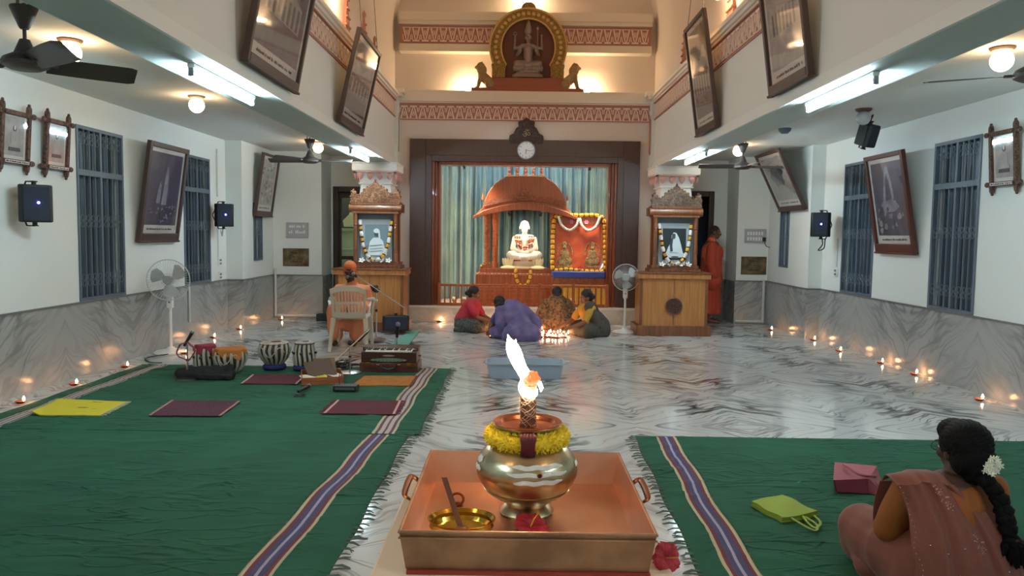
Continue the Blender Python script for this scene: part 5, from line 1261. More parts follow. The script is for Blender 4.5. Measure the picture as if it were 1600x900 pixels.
# ------------------------------------------------------------------ standing fans
def stand_fan(label, x, y, zc, r, br, rz, lean=0):
    t = thing('pedestal_fan', label, 'fan', (x, y, 0), R(rz), group='white pedestal fans')
    obj('base', MB(WHITE).lathe([(.0, .0), (br, .0), (br, .012), (br * .85, .03), (br * .3, .05), (.03, .075), (.0, .075)], n=40), t)
    obj('pole', MB(WHITE).cyl((0, 0, .07), (0, 0, zc * .62), .018, n=14).cyl((0, 0, zc * .6), (0, 0, zc - .1), .024, n=14), t)
    cb = obj('control_box', MB(WHITE).b2(-.035, .035, -.04, .04, zc - .2 - r * .6, zc - .06 - r * .3), t, bev=.01); obj('knob', MB(mat('knob_grey', '#7d8182')).cyl((0, -.04, zc - .15 - r * .5), (0, -.055, zc - .15 - r * .5), .012), cb)
    obj('motor', MB(WHITE).tube([(0, -.02, zc), (0, .05, zc), (0, .13, zc), (0, .15, zc)], [.05, .055, .045, .01], 20), t)
    g = MB(mat('fan_guard', '#c9cccb', .35)); 
    g.tube([(r * math.cos(a), -.07, zc + r * math.sin(a)) for a in [2 * PI * i / 40 for i in range(40)]], .006, 6, closed=True)
    g.tube([(r * .3 * math.cos(a), -.115, zc + r * .3 * math.sin(a)) for a in [2 * PI * i / 24 for i in range(24)]], .003, 5, closed=True)
    for i in range(48):
        a = 2 * PI * i / 48; c, s_ = math.cos(a), math.sin(a)
        g.tube([(r * .22 * c, -.12, zc + r * .22 * s_), (r * .7 * c, -.11, zc + r * .7 * s_), (r * c, -.07, zc + r * s_), (r * .6 * c, .0, zc + r * .6 * s_), (.05 * c, .02, zc + .05 * s_)], .0013, 3, caps=False)
    gd = obj('guard', g, t); obj('badge', MB(mat('fan_badge', '#9aa0a2', .4)).tube([(0, -.115, zc), (0, -.128, zc)], r * .22, 24), gd)
    for k in range(3):
        b = MB(mat('fan_blade_grey', '#aeb6b7', .4)); a0 = k * 2 * PI / 3 + .5
        def bf(u, v):
            rad = .035 + u * (r * .86 - .035); da = (v - .5) * (1.15 - .1 * u) * (math.sin(min(1, u * 1.25 + .25) * PI * .55)) * (1 if u < .85 else 1 - ((u - .85) / .15) ** 2 * .5); a = a0 + da + u * .25
            return (rad * math.cos(a), -.06 + (v - .5) * .05, zc + rad * math.sin(a))
        b.grid(bf, 12, 8, thick=.003); obj('blade', b, t)
    obj('hub', MB(mat('fan_blade_grey')).tube([(0, -.09, zc), (0, -.03, zc)], .035, 16) if False else MB(MATS['fan_blade_grey']).tube([(0, -.09, zc), (0, -.03, zc)], .035, 16), t)
    return t
stand_fan('white pedestal fan standing by the left wall', -4.2, 9.30, .895, .245, .195, 12)
stand_fan('white pedestal fan beside the right podium', 1.705, 11.85, .86, .205, .19, -5)
cable([(-4.1, 9.2, .01), (-4.28, 8.85, .01), (-4.1, 8.55, .01), (-3.9, 8.4, .03)], .007, 'black power cord of the left pedestal fan on the floor')
# ------------------------------------------------------------------ hand drums
SKINW = mat('drum_skin', '#c9c2b4', .6, var=.4, vscale=30, col2='#a08a80'); STRAP = mat('drum_strap', '#b9b4a4', .7); DRUMB = mat('drum_body', '#3a3330', .5); RING = mat('ring_blue', '#252a66', .8, bump=.4, bscale=120)
def drum(label, x, y, kind, cover=None, ring=True):
    t = thing('hand_drum', label, 'drum', (x, y, .018), group='hand drums')
    zr = .05 if ring else 0
    if ring: obj('ring_cushion', MB(RING).tube([(.095 * math.cos(a), .095 * math.sin(a), .03) for a in [2 * PI * i / 28 for i in range(28)]], .03, 10, closed=True), t)
    if kind == 'bowl': prof = [(.05, 0), (.09, .02), (.13, .07), (.158, .13), (.162, .17), (.15, .215), (.135, .235)]
    else: prof = [(.085, 0), (.105, .02), (.112, .07), (.112, .12), (.105, .18), (.095, .225), (.088, .245)]
    prof = [(a, b + zr) for a, b in prof]
    obj('shell', MB(DRUMB).lathe(prof, n=32), t)
    s_ = MB(STRAP); n = 16 if kind == 'bowl' else 14
    for i in range(n):
        for off in (0, .5):
            a = 2 * PI * (i + off * .45) / n
            s_.tube([((p[0] + .006) * math.cos(a + .05 * math.sin(k * 1.2)), (p[0] + .006) * math.sin(a + .05 * math.sin(k * 1.2)), p[1]) for k, p in enumerate(prof)], .0085, 5)
    obj('straps', s_, t)
    rt, zt = prof[-1]
    h = MB(SKINW); h.lathe([(0, zt + .014), (rt * .97, zt + .012), (rt + .012, zt + .004), (rt + .016, zt - .012), (rt + .004, zt - .018)], n=32); hd = obj('head', h, t)
    obj('rim_braid', MB(mat('braid', '#4a4038', .7)).tube([((rt + .012) * math.cos(a), (rt + .012) * math.sin(a), zt - .008) for a in [2 * PI * i / 40 for i in range(40)]], .008, 6, closed=True), hd)
    if not cover: obj('tuning_spot', MB(mat('tuning_black', '#232021', .5)).lathe([(0, zt + .017), (rt * .4, zt + .016), (rt * .42, zt + .013)], (rt * .15, 0, 0), n=24), hd)
    if kind != 'bowl':
        for i in range(8): a = 2 * PI * i / 8; obj('tuning_peg', MB(DRUMB).cyl((.122 * math.cos(a - .12), .122 * math.sin(a - .12), zr + .14), (.122 * math.cos(a + .12), .122 * math.sin(a + .12), zr + .14), .014, n=10), t)
    else: obj('lacing', MB(STRAP).tube(catm([(.168 * math.cos(a), .168 * math.sin(a), zr + .15 + .05 * math.sin(a * 5)) for a in [-2.6 + 2 * i / 14 for i in range(15)]], 3), .005, 5), t)
    if cover:
        m_, l_ = cover; c = MB(m_)
        def cf(u, v):
            a = 2 * PI * v; rr_ = rt * 1.15
            fall = .05 + .045 * (.5 + .5 * math.sin(a * 3 + x * 9)) + .02 * math.sin(a * 7)
            if u < .6: k = u / .6; return (rr_ * k * math.cos(a), rr_ * k * math.sin(a), zt + .022 - .006 * k + .006 * math.sin(a * 2) * k)
            k = (u - .6) / .4; return ((rr_ + .01 * k + .012 * math.sin(a * 6) * k) * math.cos(a), (rr_ + .01 * k + .012 * math.sin(a * 6) * k) * math.sin(a), zt + .016 - fall * k)
        c.grid(cf, 14, 48, thick=-.004)
        o = obj('drum_cover', c, loc=(x, y, .018), label=l_, cat='cloth')
drum('bowl shaped hand drum on a blue ring, without a cover', -2.58, 8.18, 'bowl')
drum('narrow upright hand drum on a blue ring beside the bowl drum', -2.25, 8.16, 'tall')
drum('hand drum under the red cloth cover', -3.30, 8.12, 'tall', (mat('cover_red', '#8c2638', .8, bump=.2), 'red cloth laid over the left covered drum'), ring=False)
drum('hand drum under the orange cloth cover', -2.98, 7.98, 'bowl', (mat('cover_orange', '#b5702c', .8, bump=.2), 'orange cloth laid over the right covered drum'), ring=False)
q = MB(); q.cap((-.26, 0, .055), (.24, .02, .055), .055, .05); q.cap((-.2, .03, .08), (.1, .03, .09), .045, .045); q.cap((.12, .03, .07), (.24, .02, .12), .05, .04); q.b2(-.28, .27, -.05, .06, 0, .05)
obj('black_cloth_bag', blob(q, .012, 3, lambda p, n: .012 * noise.noise(p * 9) + .006 * noise.noise(p * 22), mat('bag_black', '#121414', .75), 'bag'), loc=(-3.07, 7.56, .02), label='soft black cloth bag lying before the covered drums', cat='bag')
# ------------------------------------------------------------------ harmonium
hx, hy = -1.335, 8.08
t = thing('harmonium', 'brown wooden harmonium with white keys on the carpet edge', 'harmonium', (hx, hy, .016))
HW = wood('harmonium_wood', '#5f3423', '#44231a', .35, 3, 0); HD = wood('harmonium_dark', '#46291f', '#321c15', .35, 3, 0)
obj('lower_case', MB(HW).b2(-.31, .31, 0, .36, 0, .10), t, bev=.008); obj('upper_case', MB(HD).b2(-.295, .295, .015, .34, .10, .215), t, bev=.006)
obj('top_board', MB(HW).b2(-.30, .30, .13, .35, .215, .25), t, bev=.006)
q = MB(mat('ivory_keys', '#e8e4d8', .3)); 
for i in range(24): q.b2(-.25 + i * .0205, -.25 + i * .0205 + .0190, .02, .12, .215, .229)
obj('white_keys', q, t); q = MB(BLACK)
for i in range(23):
    if i % 7 in (2, 6): continue
    q.b2(-.25 + i * .0205 + .0135, -.25 + i * .0205 + .0265, .06, .12, .229, .239)
obj('black_keys', q, t)
obj('key_rail', MB(CHROME).b2(-.28, .28, .125, .14, .225, .245), t)
q = MB(mat('fret_green', '#6f9a82', .6)); q.prism([(.19 * math.cos(a), .132 + .018 * math.sin(a)) for a in [2 * PI * i / 28 for i in range(28)]], .004, .015); pn = obj('fret_panel', q, t)
q = MB(HW); q.tube([(.195 * math.cos(a), .006, .132 + .022 * math.sin(a)) for a in [2 * PI * i / 36 for i in range(36)]], .003, 5, closed=True); 
for i in range(8): q.tube([(-.14 + i * .04 + .013 * math.cos(a), .002, .132 + .011 * math.sin(a)) for a in [k * PI / 4 for k in range(8)]], .0022, 4, closed=True)
q.prism([(.075 * math.cos(a), .175 + .011 * math.sin(a)) for a in [2 * PI * i / 20 for i in range(20)]], .008, .015); obj('scrollwork', q, pn)
obj('name_plate', MB(mat('plate_silver', '#a9a79c', .4, .5)).prism([(.062 * math.cos(a), .178 + .008 * math.sin(a)) for a in [2 * PI * i / 20 for i in range(20)]], .003, .012), t)
obj('carry_handle', MB(BLACK).tube(catm([(-.075, -.006, .085), (-.06, -.03, .055), (0, -.04, .04), (.06, -.03, .055), (.075, -.006, .085)], 5), .011, 8), t)
for x in (-.22, .22): obj('latch', MB(BRASS).b2(x - .028, x + .028, -.008, .002, .07, .105), t, bev=.003)
for x in (-.11, .11): obj('catch', MB(CHROME).b2(x - .018, x + .018, -.01, 0, .075, .09), t, bev=.002)
obj('bellows_lever', MB(CHROME).tube([(.3, .15, .16), (.33, .12, .17), (.33, .05, .16)], .006, 6), t)
# ------------------------------------------------------------------ crate of books and odds and ends
c = onZ(503, 594, .02)
CR = thing('wooden_tray', 'shallow orange-brown tray of books and papers beside the drums', 'tray', (c.x, c.y, .018), R(16))
OB = wood('tray_wood', '#a65f33', '#8a4a26', .5, 3, 0)
obj('tray_body', MB(OB).b2(-.2, .2, -.24, .24, 0, .012).b2(-.2, .2, -.24, -.225, .012, .075).b2(-.2, .2, .225, .24, .012, .075).b2(-.2, -.188, -.225, .225, .012, .075).b2(.188, .2, -.225, .225, .012, .075), CR, bev=.004)
def bk(label, x, y, z, w_, d, h, rot, m_, pg=True):
    t = thing('book', label, 'book', (c.x + x, c.y + y, z), rot=tuple(R(a) for a in rot), group='books in the tray')
    obj('cover', MB(m_).b2(-w_ / 2, w_ / 2, -d / 2, d / 2, 0, .004).b2(-w_ / 2, w_ / 2, -d / 2, d / 2, h - .004, h).b2(-w_ / 2, -w_ / 2 + .004, -d / 2, d / 2, .004, h - .004), t); obj('pages', MB(mat('paper', '#d8d4c6', .8)).b2(-w_ / 2 + .004, w_ / 2 - .006, -d / 2 + .006, d / 2 - .006, .004, h - .004), t)
bk('large brown book leaning on the pile in the tray', -.03, .05, .105, .27, .30, .03, (24, -8, 25), mat('book_brown', '#5b4638', .7))
bk('flat dark book at the bottom of the tray', .0, -.03, .034, .26, .34, .03, (0, 0, 10), mat('book_dark', '#3b3430', .7))
bk('thin brown book standing at the back of the tray', -.02, .20, .10, .22, .22, .02, (62, 0, 28), mat('book_tan', '#7a6550', .7))
for i, (x, y, rz, l) in enumerate(((-.1, -.12, 30, 'white sheet of paper at the near corner of the tray'), (.12, -.02, -20, 'white folded paper at the right of the tray'))):
    obj('paper_sheet', MB(mat('paper')).grid(lambda u, v: ((u - .5) * .16, (v - .5) * .12, .004 * math.sin(u * 5)), 6, 4, thick=.001) if False else MB(MATS['paper']).grid(lambda u, v: ((u - .5) * .16, (v - .5) * .12, .006 * math.sin(u * 5)), 6, 4, thick=.001), loc=(c.x + x, c.y + y, .078 + i * .004), rot=(R(4), 0, R(rz)), label=l, cat='paper')
obj('yellow_duster', blob(MB().ell((0, 0, .02), (.06, .04, .02), 14, 8).ell((.02, .02, .03), (.03, .03, .015), 10, 6), .006, 2, lambda p, n: .006 * noise.noise(p * 40), mat('duster', '#cdbb3a', .9)), loc=(c.x + .04, c.y - .17, .06), label='crumpled yellow cloth in the near end of the tray', cat='cloth')
def mic(label, a, b, r=.026):
    A, B = Vector(a), Vector(b); d = (B - A).normalized(); t = thing('microphone', label, 'microphone', A)
    L = (B - A).length
    obj('handle', MB(BLACK).tube([Vector(), d * (L - r * 1.6)], [r * .55, r * .85], 12), t); obj('mic_head', MB(mat('mic_mesh', '#8d9093', .35, .8, bump=.6, bscale=500)).ell(d * (L - r), (r, r, r), 14, 10), t); return t
p = onZ(466, 612, .04); q_ = onZ(484, 602, .05); mic('black microphone lying on the carpet before the tray', (p.x, p.y, .04), (q_.x, q_.y, .05), .022)
p = onZ(468, 619, .02); obj('bead_bracelet', MB(mat('beads_dark', '#2d2a28', .5)).tube([(.05 * math.cos(a), .035 * math.sin(a), .008 + .004 * math.sin(a * 3)) for a in [2 * PI * i / 20 for i in range(20)]], .006, 6, closed=True).ell((0, 0, .012), .012, 8, 6), loc=(p.x, p.y, .02), label='small dark coil lying on the carpet below the microphone', cat='bracelet')
p = onZ(540, 610, .02); t = thing('small_black_box', 'flat black box with a thin wire on the carpet before the tray', 'box', (p.x, p.y, .02)); obj('case', MB(mat('box_black', '#1d2022', .5)).b2(-.11, .11, -.05, .08, 0, .05), t, bev=.005); obj('strip', MB(mat('box_strip', '#555a5c', .4)).b2(-.09, .09, -.052, -.05, .015, .035), t); obj('wire', MB(BLACK).tube([(-.06, .02, .05), (-.07, .03, .12), (-.06, .1, .2)], .003, 5), t)
# stands
def stand(label, x, y, h, m_=STEEL, br=.13, boom=None, clip=True):
    t = thing('microphone_stand', label, 'stand', (x, y, .016), group='microphone stands')
    obj('base', MB(m_).lathe([(0, 0), (br, 0), (br, .012), (br * .7, .022), (.02, .03), (0, .03)], n=30), t); obj('pole', MB(m_).cyl((0, 0, .02), (0, 0, h * .55), .011, n=10).cyl((0, 0, h * .55), (0, 0, h), .008, n=10), t); obj('clutch', MB(BLACK).cyl((0, 0, h * .53), (0, 0, h * .58), .016, n=10), t)
    if boom:
        a, b = [Vector(v) - Vector((x, y, .016)) for v in boom]; obj('boom', MB(m_).cyl(a, b, .007, n=8), t); c_ = a.lerp(b, .45); obj('boom_clamp', MB(BLACK).ell((0, 0, h), (.028, .028, .028), 10, 8), t)
    return t
def P3(px, py, Y): return onY(px, py, Y)
a = onZ(293, 593, .016); A1 = P3(297, 517, a.y)
stand('slim microphone stand behind the black bag with a cable coil', a.x, a.y, P3(292, 540, a.y).z, br=.10)
obj('cable_coil', MB(mat('cable_red', '#8a2f34', .5)).tube([((.085 + .012 * math.sin(i * 1.7)) * math.cos(i * .42), .012 * math.sin(i * .9), (.085 + .012 * math.cos(i * 2.1)) * math.sin(i * .42)) for i in range(62)], .0045, 5), loc=(a.x, a.y - .03, P3(293, 548, a.y).z), label='coil of red cable hung on the left microphone stand', cat='cable')
mic('black microphone clipped on top of the left stand', (a.x - .03, a.y, P3(292, 541, a.y).z), (a.x + .05, a.y + .04, A1.z + .0), .02)
a = onZ(547, 583, .016); b1 = P3(517, 574, a.y); b2 = P3(578, 514, a.y + .25); stand('boom microphone stand between the tray and the harmonium', a.x, a.y, P3(546, 538, a.y).z, br=.12, boom=((b1.x, b1.y, max(b1.z, .1)), b2))
mic('black microphone on the boom beside the harmonium', b2 + Vector((-.13, 0, -.14)), b2 + Vector((-.01, 0, -.01)), .02)
a = Vector((-1.33, 8.62, .016)); stand('small stand holding a microphone behind the harmonium', a.x, a.y, .34, br=.08); mic('short microphone upright behind the harmonium keys', (a.x, a.y, .32), (a.x + .02, a.y - .05, .50), .028)
a = onZ(588, 531, .016); j = P3(583, 450, a.y); e1 = P3(632, 481, a.y - .1); e2 = P3(550, 426, a.y - .35)
stand('tall boom microphone stand beside the seated speaker', a.x, a.y, j.z, br=.13, boom=(e1, e2)); mic('microphone on the boom in front of the speaker\'s mouth', e2 + Vector((.06, .02, -.06)), e2, .026); e3 = P3(540, 432, a.y - .35); mic('second microphone just below the speaker\'s chin', e3 + Vector((.10, .02, -.03)), e3, .026)
obj('clamp_cluster', MB(BLACK).ell((0, 0, 0), (.06, .04, .045), 12, 8).ell((.05, 0, -.03), (.05, .035, .035), 10, 8), loc=(j.x + .0, j.y - .03, j.z), label='black clamp joining the tall stand and its boom', cat='clamp')
p0 = onZ(575, 576, .02)
for i in range(7):
    rr = random.Random(i); P_ = [(-1.95 + rr.uniform(-.15, .25), 8.25 + rr.uniform(-.25, .35), .02 + .012 * rr.random() + (.06 if k == 2 else 0)) for k in range(6)]
    cable(P_, .0055, 'loop of black cable in the tangle between the tray and the harmonium'); COL.objects[-1]['group'] = 'tangled cables' if False else ''
for o in COL.objects:
    if o.get('label', '').startswith('loop of black cable in the'): o['group'] = 'cables tangled by the tray'
    if o.get('group') == '': del o['group']
# floor monitor speaker
p = onZ(617, 523, 0); speaker('m', p.x, p.y + .1, .165, 8, .40, .22, 'black floor loudspeaker with blue light behind the harmonium', tilt=0)
# tub
tb = thing('plastic_tub', 'long grey-blue plastic tub on the marble floor in the middle', 'tub', (.115, 8.05, 0))
q = MB(mat('tub_plastic', '#a3b6c6', .35))
def rr_(w_, d, r, z, n=6): return [(sx_ * (w_ / 2 - r) + r * math.cos(a), sy_ * (d / 2 - r) + r * math.sin(a), z) for (sx_, sy_, a0) in ((1, 1, 0), (-1, 1, PI / 2), (-1, -1, PI), (1, -1, 1.5 * PI)) for a in [a0 + PI / 2 * k / n for k in range(n + 1)]]
LY = [rr_(.74, .27, .04, 0), rr_(.80, .33, .05, .15), rr_(.84, .37, .06, .152), rr_(.84, .37, .06, .168), rr_(.80, .33, .05, .168), rr_(.73, .26, .04, .01)]
n = len(LY[0]); vs = [v for l in LY for v in l]; fs = [tuple(range(n))[::-1]] + [(i * n + j, i * n + (j + 1) % n, (i + 1) * n + (j + 1) % n, (i + 1) * n + j) for i in range(5) for j in range(n)] + [tuple(5 * n + j for j in range(n))]
q.add(vs, fs); obj('tub_body', q, tb); q = MB(MATS['tub_plastic'])
for s_ in (-1, 1): q.b2(s_ * .42 - .02, s_ * .42 + .03 * s_ + .02, -.05, .05, .15, .165)
obj('grip', q, tb, bev=.004)
# plastic chair seen from behind
ch = thing('plastic_chair', 'beige slatted plastic chair seen from behind, before the speaker', 'chair', (-2.085, 9.62, 0), R(2))
CP = mat('chair_plastic', '#c0b6a2', .45)
obj('seat', MB(CP).b2(-.21, .21, .02, .42, .40, .43), ch, bev=.012)
q = MB(CP); N_ = 7
def bk_pt(x, z): return (x, -.0 - .10 * (z - .43) / .4 + .02 * (x / .22) ** 2 * 0, z)
fl = []
top = catm([(-.225, 0, .79), (-.12, 0, .825), (0, 0, .835), (.12, 0, .825), (.225, 0, .79)], 6)
q.prism([(p[0], p[2]) for p in top] + [(p[0] * .97, p[2] - .07) for p in top[::-1]], -.115, -.09)
for s_ in (-1, 1): q.add(*[(lambda v, f: (v, f))([(s_ * x, y, z) for (x, y, z) in ((.18, -.02, .42), (.21, -.02, .42), (.225, -.10, .79), (.19, -.10, .79), (.18, .01, .42), (.21, .01, .42), (.225, -.075, .79), (.19, -.075, .79))], [(0, 1, 2, 3), (7, 6, 5, 4), (0, 4, 5, 1), (1, 5, 6, 2), (3, 2, 6, 7), (0, 3, 7, 4)])][0])
q.add(*([(x, y, z) for (x, y, z) in ((-.2, -.015, .42), (.2, -.015, .42), (.2, -.03, .49), (-.2, -.03, .49), (-.2, .01, .42), (.2, .01, .42), (.2, -.005, .49), (-.2, -.005, .49))], [(0, 1, 2, 3), (7, 6, 5, 4), (3, 2, 6, 7), (0, 4, 5, 1)]))
bo = obj('backrest', q, ch, bev=.004)
for i in range(9):
    x = -.155 + i * .0388; obj('slat', MB(CP).add([(x + dx, y, z) for (dx, y, z) in ((-.009, -.028, .48), (.009, -.028, .48), (.009, -.098, .77), (-.009, -.098, .77), (-.009, -.012, .48), (.009, -.012, .48), (.009, -.082, .77), (-.009, -.082, .77))], [(0, 1, 2, 3), (7, 6, 5, 4), (0, 3, 7, 4), (1, 5, 6, 2)]), bo)
obj('cross_slat', MB(CP).b2(-.17, .17, -.065, -.05, .60, .625), bo)
for (x, y, x2, y2) in ((-.2, -.0, -.235, -.09), (.2, -.0, .235, -.09), (-.2, .4, -.225, .44), (.2, .4, .225, .44)):
    obj('leg', MB(CP).add([(x2 - .018, y2 - .015, 0), (x2 + .018, y2 - .015, 0), (x2 + .018, y2 + .02, 0), (x2 - .018, y2 + .02, 0), (x - .03, y - .01, .42), (x + .03, y - .01, .42), (x + .03, y + .035, .42), (x - .03, y + .035, .42)], [(3, 2, 1, 0), (4, 5, 6, 7), (0, 1, 5, 4), (1, 2, 6, 5), (2, 3, 7, 6), (3, 0, 4, 7)]), ch, bev=.006)
for s_ in (-1, 1): obj('armrest', MB(CP).tube([(s_ * .225, -.07, .66), (s_ * .26, .1, .655), (s_ * .26, .3, .64), (s_ * .235, .37, .55), (s_ * .225, .4, .42)], [.018, .022, .024, .02, .018], 8), ch)
p = onZ(505, 500, 0); obj('dark_stone_block', MB(mat('block_dark', '#2e2f31', .7)).b2(-.09, .09, -.07, .07, 0, .12), loc=(-3.25, 12.9, 0), label='small dark block on the floor at the left end wall by the podium', cat='box', bev=.01)
# ------------------------------------------------------------------ foreground: table, copper tray, pot, flame
tx = .02
t = thing('side_table', 'cream covered table under the copper tray', 'table', (tx, 1.35, 0))
CT = mat('table_cream', '#d9c6ab', .6)
obj('table_top', MB(CT).b2(-.27, .27, -.55, .50, .87, .90), t, bev=.006)
for (x, y) in ((-.23, -.5), (.23, -.5), (-.23, .45), (.23, .45)): obj('leg', MB(TEAK).b2(x - .02, x + .02, y - .02, y + .02, 0, .87), t, bev=.003)
obj('apron', MB(TEAK).b2(-.24, .24, -.51, .46, .80, .87), t)
obj('red_cloth', MB(mat('cloth_red', '#8c2f1e', .7)).b2(-.185, .245, .012, .49, 0, .006), loc=(0, 1.30, .90), label='thin red cloth under the copper tray on the table', cat='cloth')
tcx, tcy = .028, 1.555
TY = thing('copper_tray', 'deep rectangular copper tray with strap handles on the cream table', 'tray', (tcx, tcy, .907))
wb, db, wt, dt_, hh, th = .215, .235, .225, .25, .075, .004
def ringv(w_, d, z): return [(-w_, -d, z), (w_, -d, z), (w_, d, z), (-w_, d, z)]
v = ringv(wb, db, 0) + ringv(wt, dt_, hh) + ringv(wt - th, dt_ - th, hh) + ringv(wb - th, db - th, th)
q = MB(COPPERD); q.add(v, [(3, 2, 1, 0), (0, 1, 5, 4), (1, 2, 6, 5), (2, 3, 7, 6), (3, 0, 4, 7)]); obj('outer_wall', q, TY)
q = MB(COPPER); q.add(v, [(4, 5, 9, 8), (5, 6, 10, 9), (6, 7, 11, 10), (7, 4, 8, 11), (8, 9, 13, 12), (9, 10, 14, 13), (10, 11, 15, 14), (11, 8, 12, 15), (12, 13, 14, 15)]); obj('inner_pan', q, TY)
q = MB(COPPERD)
q.tube([Vector(p) for p in ringv(wt, dt_, hh - .002)], .003, 6, closed=True)
q.b2(-wt - .001, wt + .001, -dt_ - .002, -dt_ + .001, hh - .014, hh - .011); obj('rolled_rim', q, TY)
for s_ in (-1, 1):
    h = MB(mat('copper_strap', '#8a5a40', .4, 1)); x = s_ * (wt - .004); P_ = catm([(x, -.02, .035), (x + s_ * .018, -.022, .052), (x + s_ * .028, -.018, .06), (x + s_ * .028, .072, .066), (x + s_ * .018, .08, .062), (x, .078, .045)], 5)
    h.tube(P_, .007, 8, flat=.35); obj('strap_handle', h, TY)
# pot
pc = onY(823, 741, 1.60); px0, py0 = pc.x, 1.60; PB = .912
POT = thing('brass_pot', 'round brass pot with ash marks standing in the copper tray', 'pot', (px0, py0, PB))
prof = [(.0, 0), (.056, 0), (.058, .004), (.054, .010), (.044, .018), (.046, .026), (.062, .032), (.078, .042), (.088, .051), (.090, .0535), (.0895, .056), (.099, .068), (.106, .084), (.1075, .096), (.105, .112), (.098, .126), (.0955, .1285), (.088, .138), (.074, .148), (.063, .153), (.057, .158), (.055, .168), (.057, .178), (.064, .184), (.0715, .188), (.0725, .190), (.0705, .192), (.062, .189), (.053, .178), (.052, .160), (.058, .150), (.08, .138), (.095, .11), (.09, .07), (.05, .035), (.0, .03)]
obj('pot_body', MB(mat('pot_brass', '#c4b898', .28, 1, var=.25, vscale=9, col2='#b3a27c', bump=.04, bscale=30)).lathe(prof, n=64), POT, angle=30)
obj('pot_rim', MB(mat('rim_copper', '#b86a48', .22, 1)).lathe([(.060, .1865), (.0705, .1905), (.0735, .1935), (.0715, .1955), (.060, .193), (.050, .180)], n=64), POT)
obj('ridge', MB(BRASS).lathe([(.0895, .0525), (.0915, .0540), (.0895, .0555)], n=64), POT)
def prof_r(z):
    for i in range(9, 19):
        (r0, z0), (r1, z1_) = prof[i], prof[i + 1]
        if z0 <= z <= z1_: return r0 + (r1 - r0) * (z - z0) / max(z1_ - z0, 1e-6)
    return .1
ASH = mat('ash_white', '#dcdcd2', .8, bump=.2, bscale=200)
for k, (a0, a1, z0, z1_) in enumerate(((-18, 44, .119, .1275), (-24, 48, .106, .114), (-15, 40, .090, .099), (-84, -66, .115, .128), (-86, -64, .100, .110), (70, 84, .108, .118))):
    q = MB(ASH)
    def g(u, v, a0=a0, a1=a1, z0=z0, z1_=z1_):
        a = R(-90 + a0 + (a1 - a0) * u); tap = min(1, u * 7, (1 - u) * 7); zz = (z0 + z1_) / 2 + (v - .5) * (z1_ - z0) * (.35 + .65 * tap) + .0012 * math.sin(u * 17 + k * 2)
        r = prof_r(zz) + .0009; return (r * math.cos(a), r * math.sin(a), zz)
    q.grid(g, 28, 3, thick=-.0006); obj('ash_stripe', q, POT)
a = R(-90 + 13); rz_ = prof_r(.110)
obj('sandal_spot', MB(mat('sandal', '#b58a52', .8)).ell((0, 0, 0), (.0065, .0015, .0085), 14, 8, Matrix.Translation(((rz_ + .001) * math.cos(a), (rz_ + .001) * math.sin(a), .109)) @ Matrix.Rotation(R(13), 4, 'Z')), POT)
obj('vermilion_dot', MB(mat('vermilion', '#3a0a08', .7)).ell((0, 0, 0), (.0042, .0022, .0045), 12, 8, Matrix.Translation(((rz_ + .0022) * math.cos(a), (rz_ + .0022) * math.sin(a), .110)) @ Matrix.Rotation(R(13), 4, 'Z')), POT)
# garland of fine yellow petals round the neck
rr = random.Random(21); q = MB(MARY)
q.tube([(.073 * math.cos(a), .073 * math.sin(a), 0) for a in [2 * PI * i / 48 for i in range(48)]], .014, 10, closed=True)
MARY2 = mat('garland_yellow_light', '#f0df57', .8)
for i in range(2600):
    a = rr.uniform(0, 2 * PI); 
    if abs((a - 1.5 * PI)) < .17: continue
    b = rr.uniform(0, 2 * PI); c, s_ = math.cos(a), math.sin(a); r = .073 + .0135 * math.cos(b); z = .0155 * math.sin(b)
    n = Vector((c * math.cos(b), s_ * math.cos(b), math.sin(b))); p = Vector((r * c, r * s_, z)); tan = Vector((-s_, c, 0)); o = tan * rr.uniform(-1, 1) + Vector((0, 0, rr.uniform(-1, 1))); o = (o - o.dot(n) * n).normalized()
    L = rr.uniform(.004, .0075); w_ = .0014; sd = n.cross(o).normalized() * w_
    q.m(MARY2 if rr.random() < .35 else MARY).add([p - sd, p + sd, p + n * L + o * L * .5 + sd * .6, p + n * L + o * L * .5 - sd * .6, p + n * L * .6 + o * L * .2 + n.cross(sd).normalized() * .0012], [(0, 1, 2, 3), (0, 3, 4), (1, 4, 2), (0, 4, 1)])
obj('yellow_flower_garland', q, loc=(px0, py0, PB + .164), label='thick yellow flower garland around the neck of the brass pot', cat='garland', angle=60)
q = MB(DKRED)
def g(u, v):
    a = R(-90 + (u - .5) * 19 * (1 + .1 * math.sin(v * 9))); b = R(100 - 190 * v); r = .073 + .0185 * math.cos(b); return (r * math.cos(a), r * math.sin(a), .0205 * math.sin(b) + (-.006 if v > .9 else 0) + .0012 * math.sin(u * 30))
q.grid(g, 14, 12, thick=.003); obj('red_petal_bunch', q, loc=(px0, py0, PB + .164), label='dark red petals pinned to the front of the yellow garland', cat='flower')
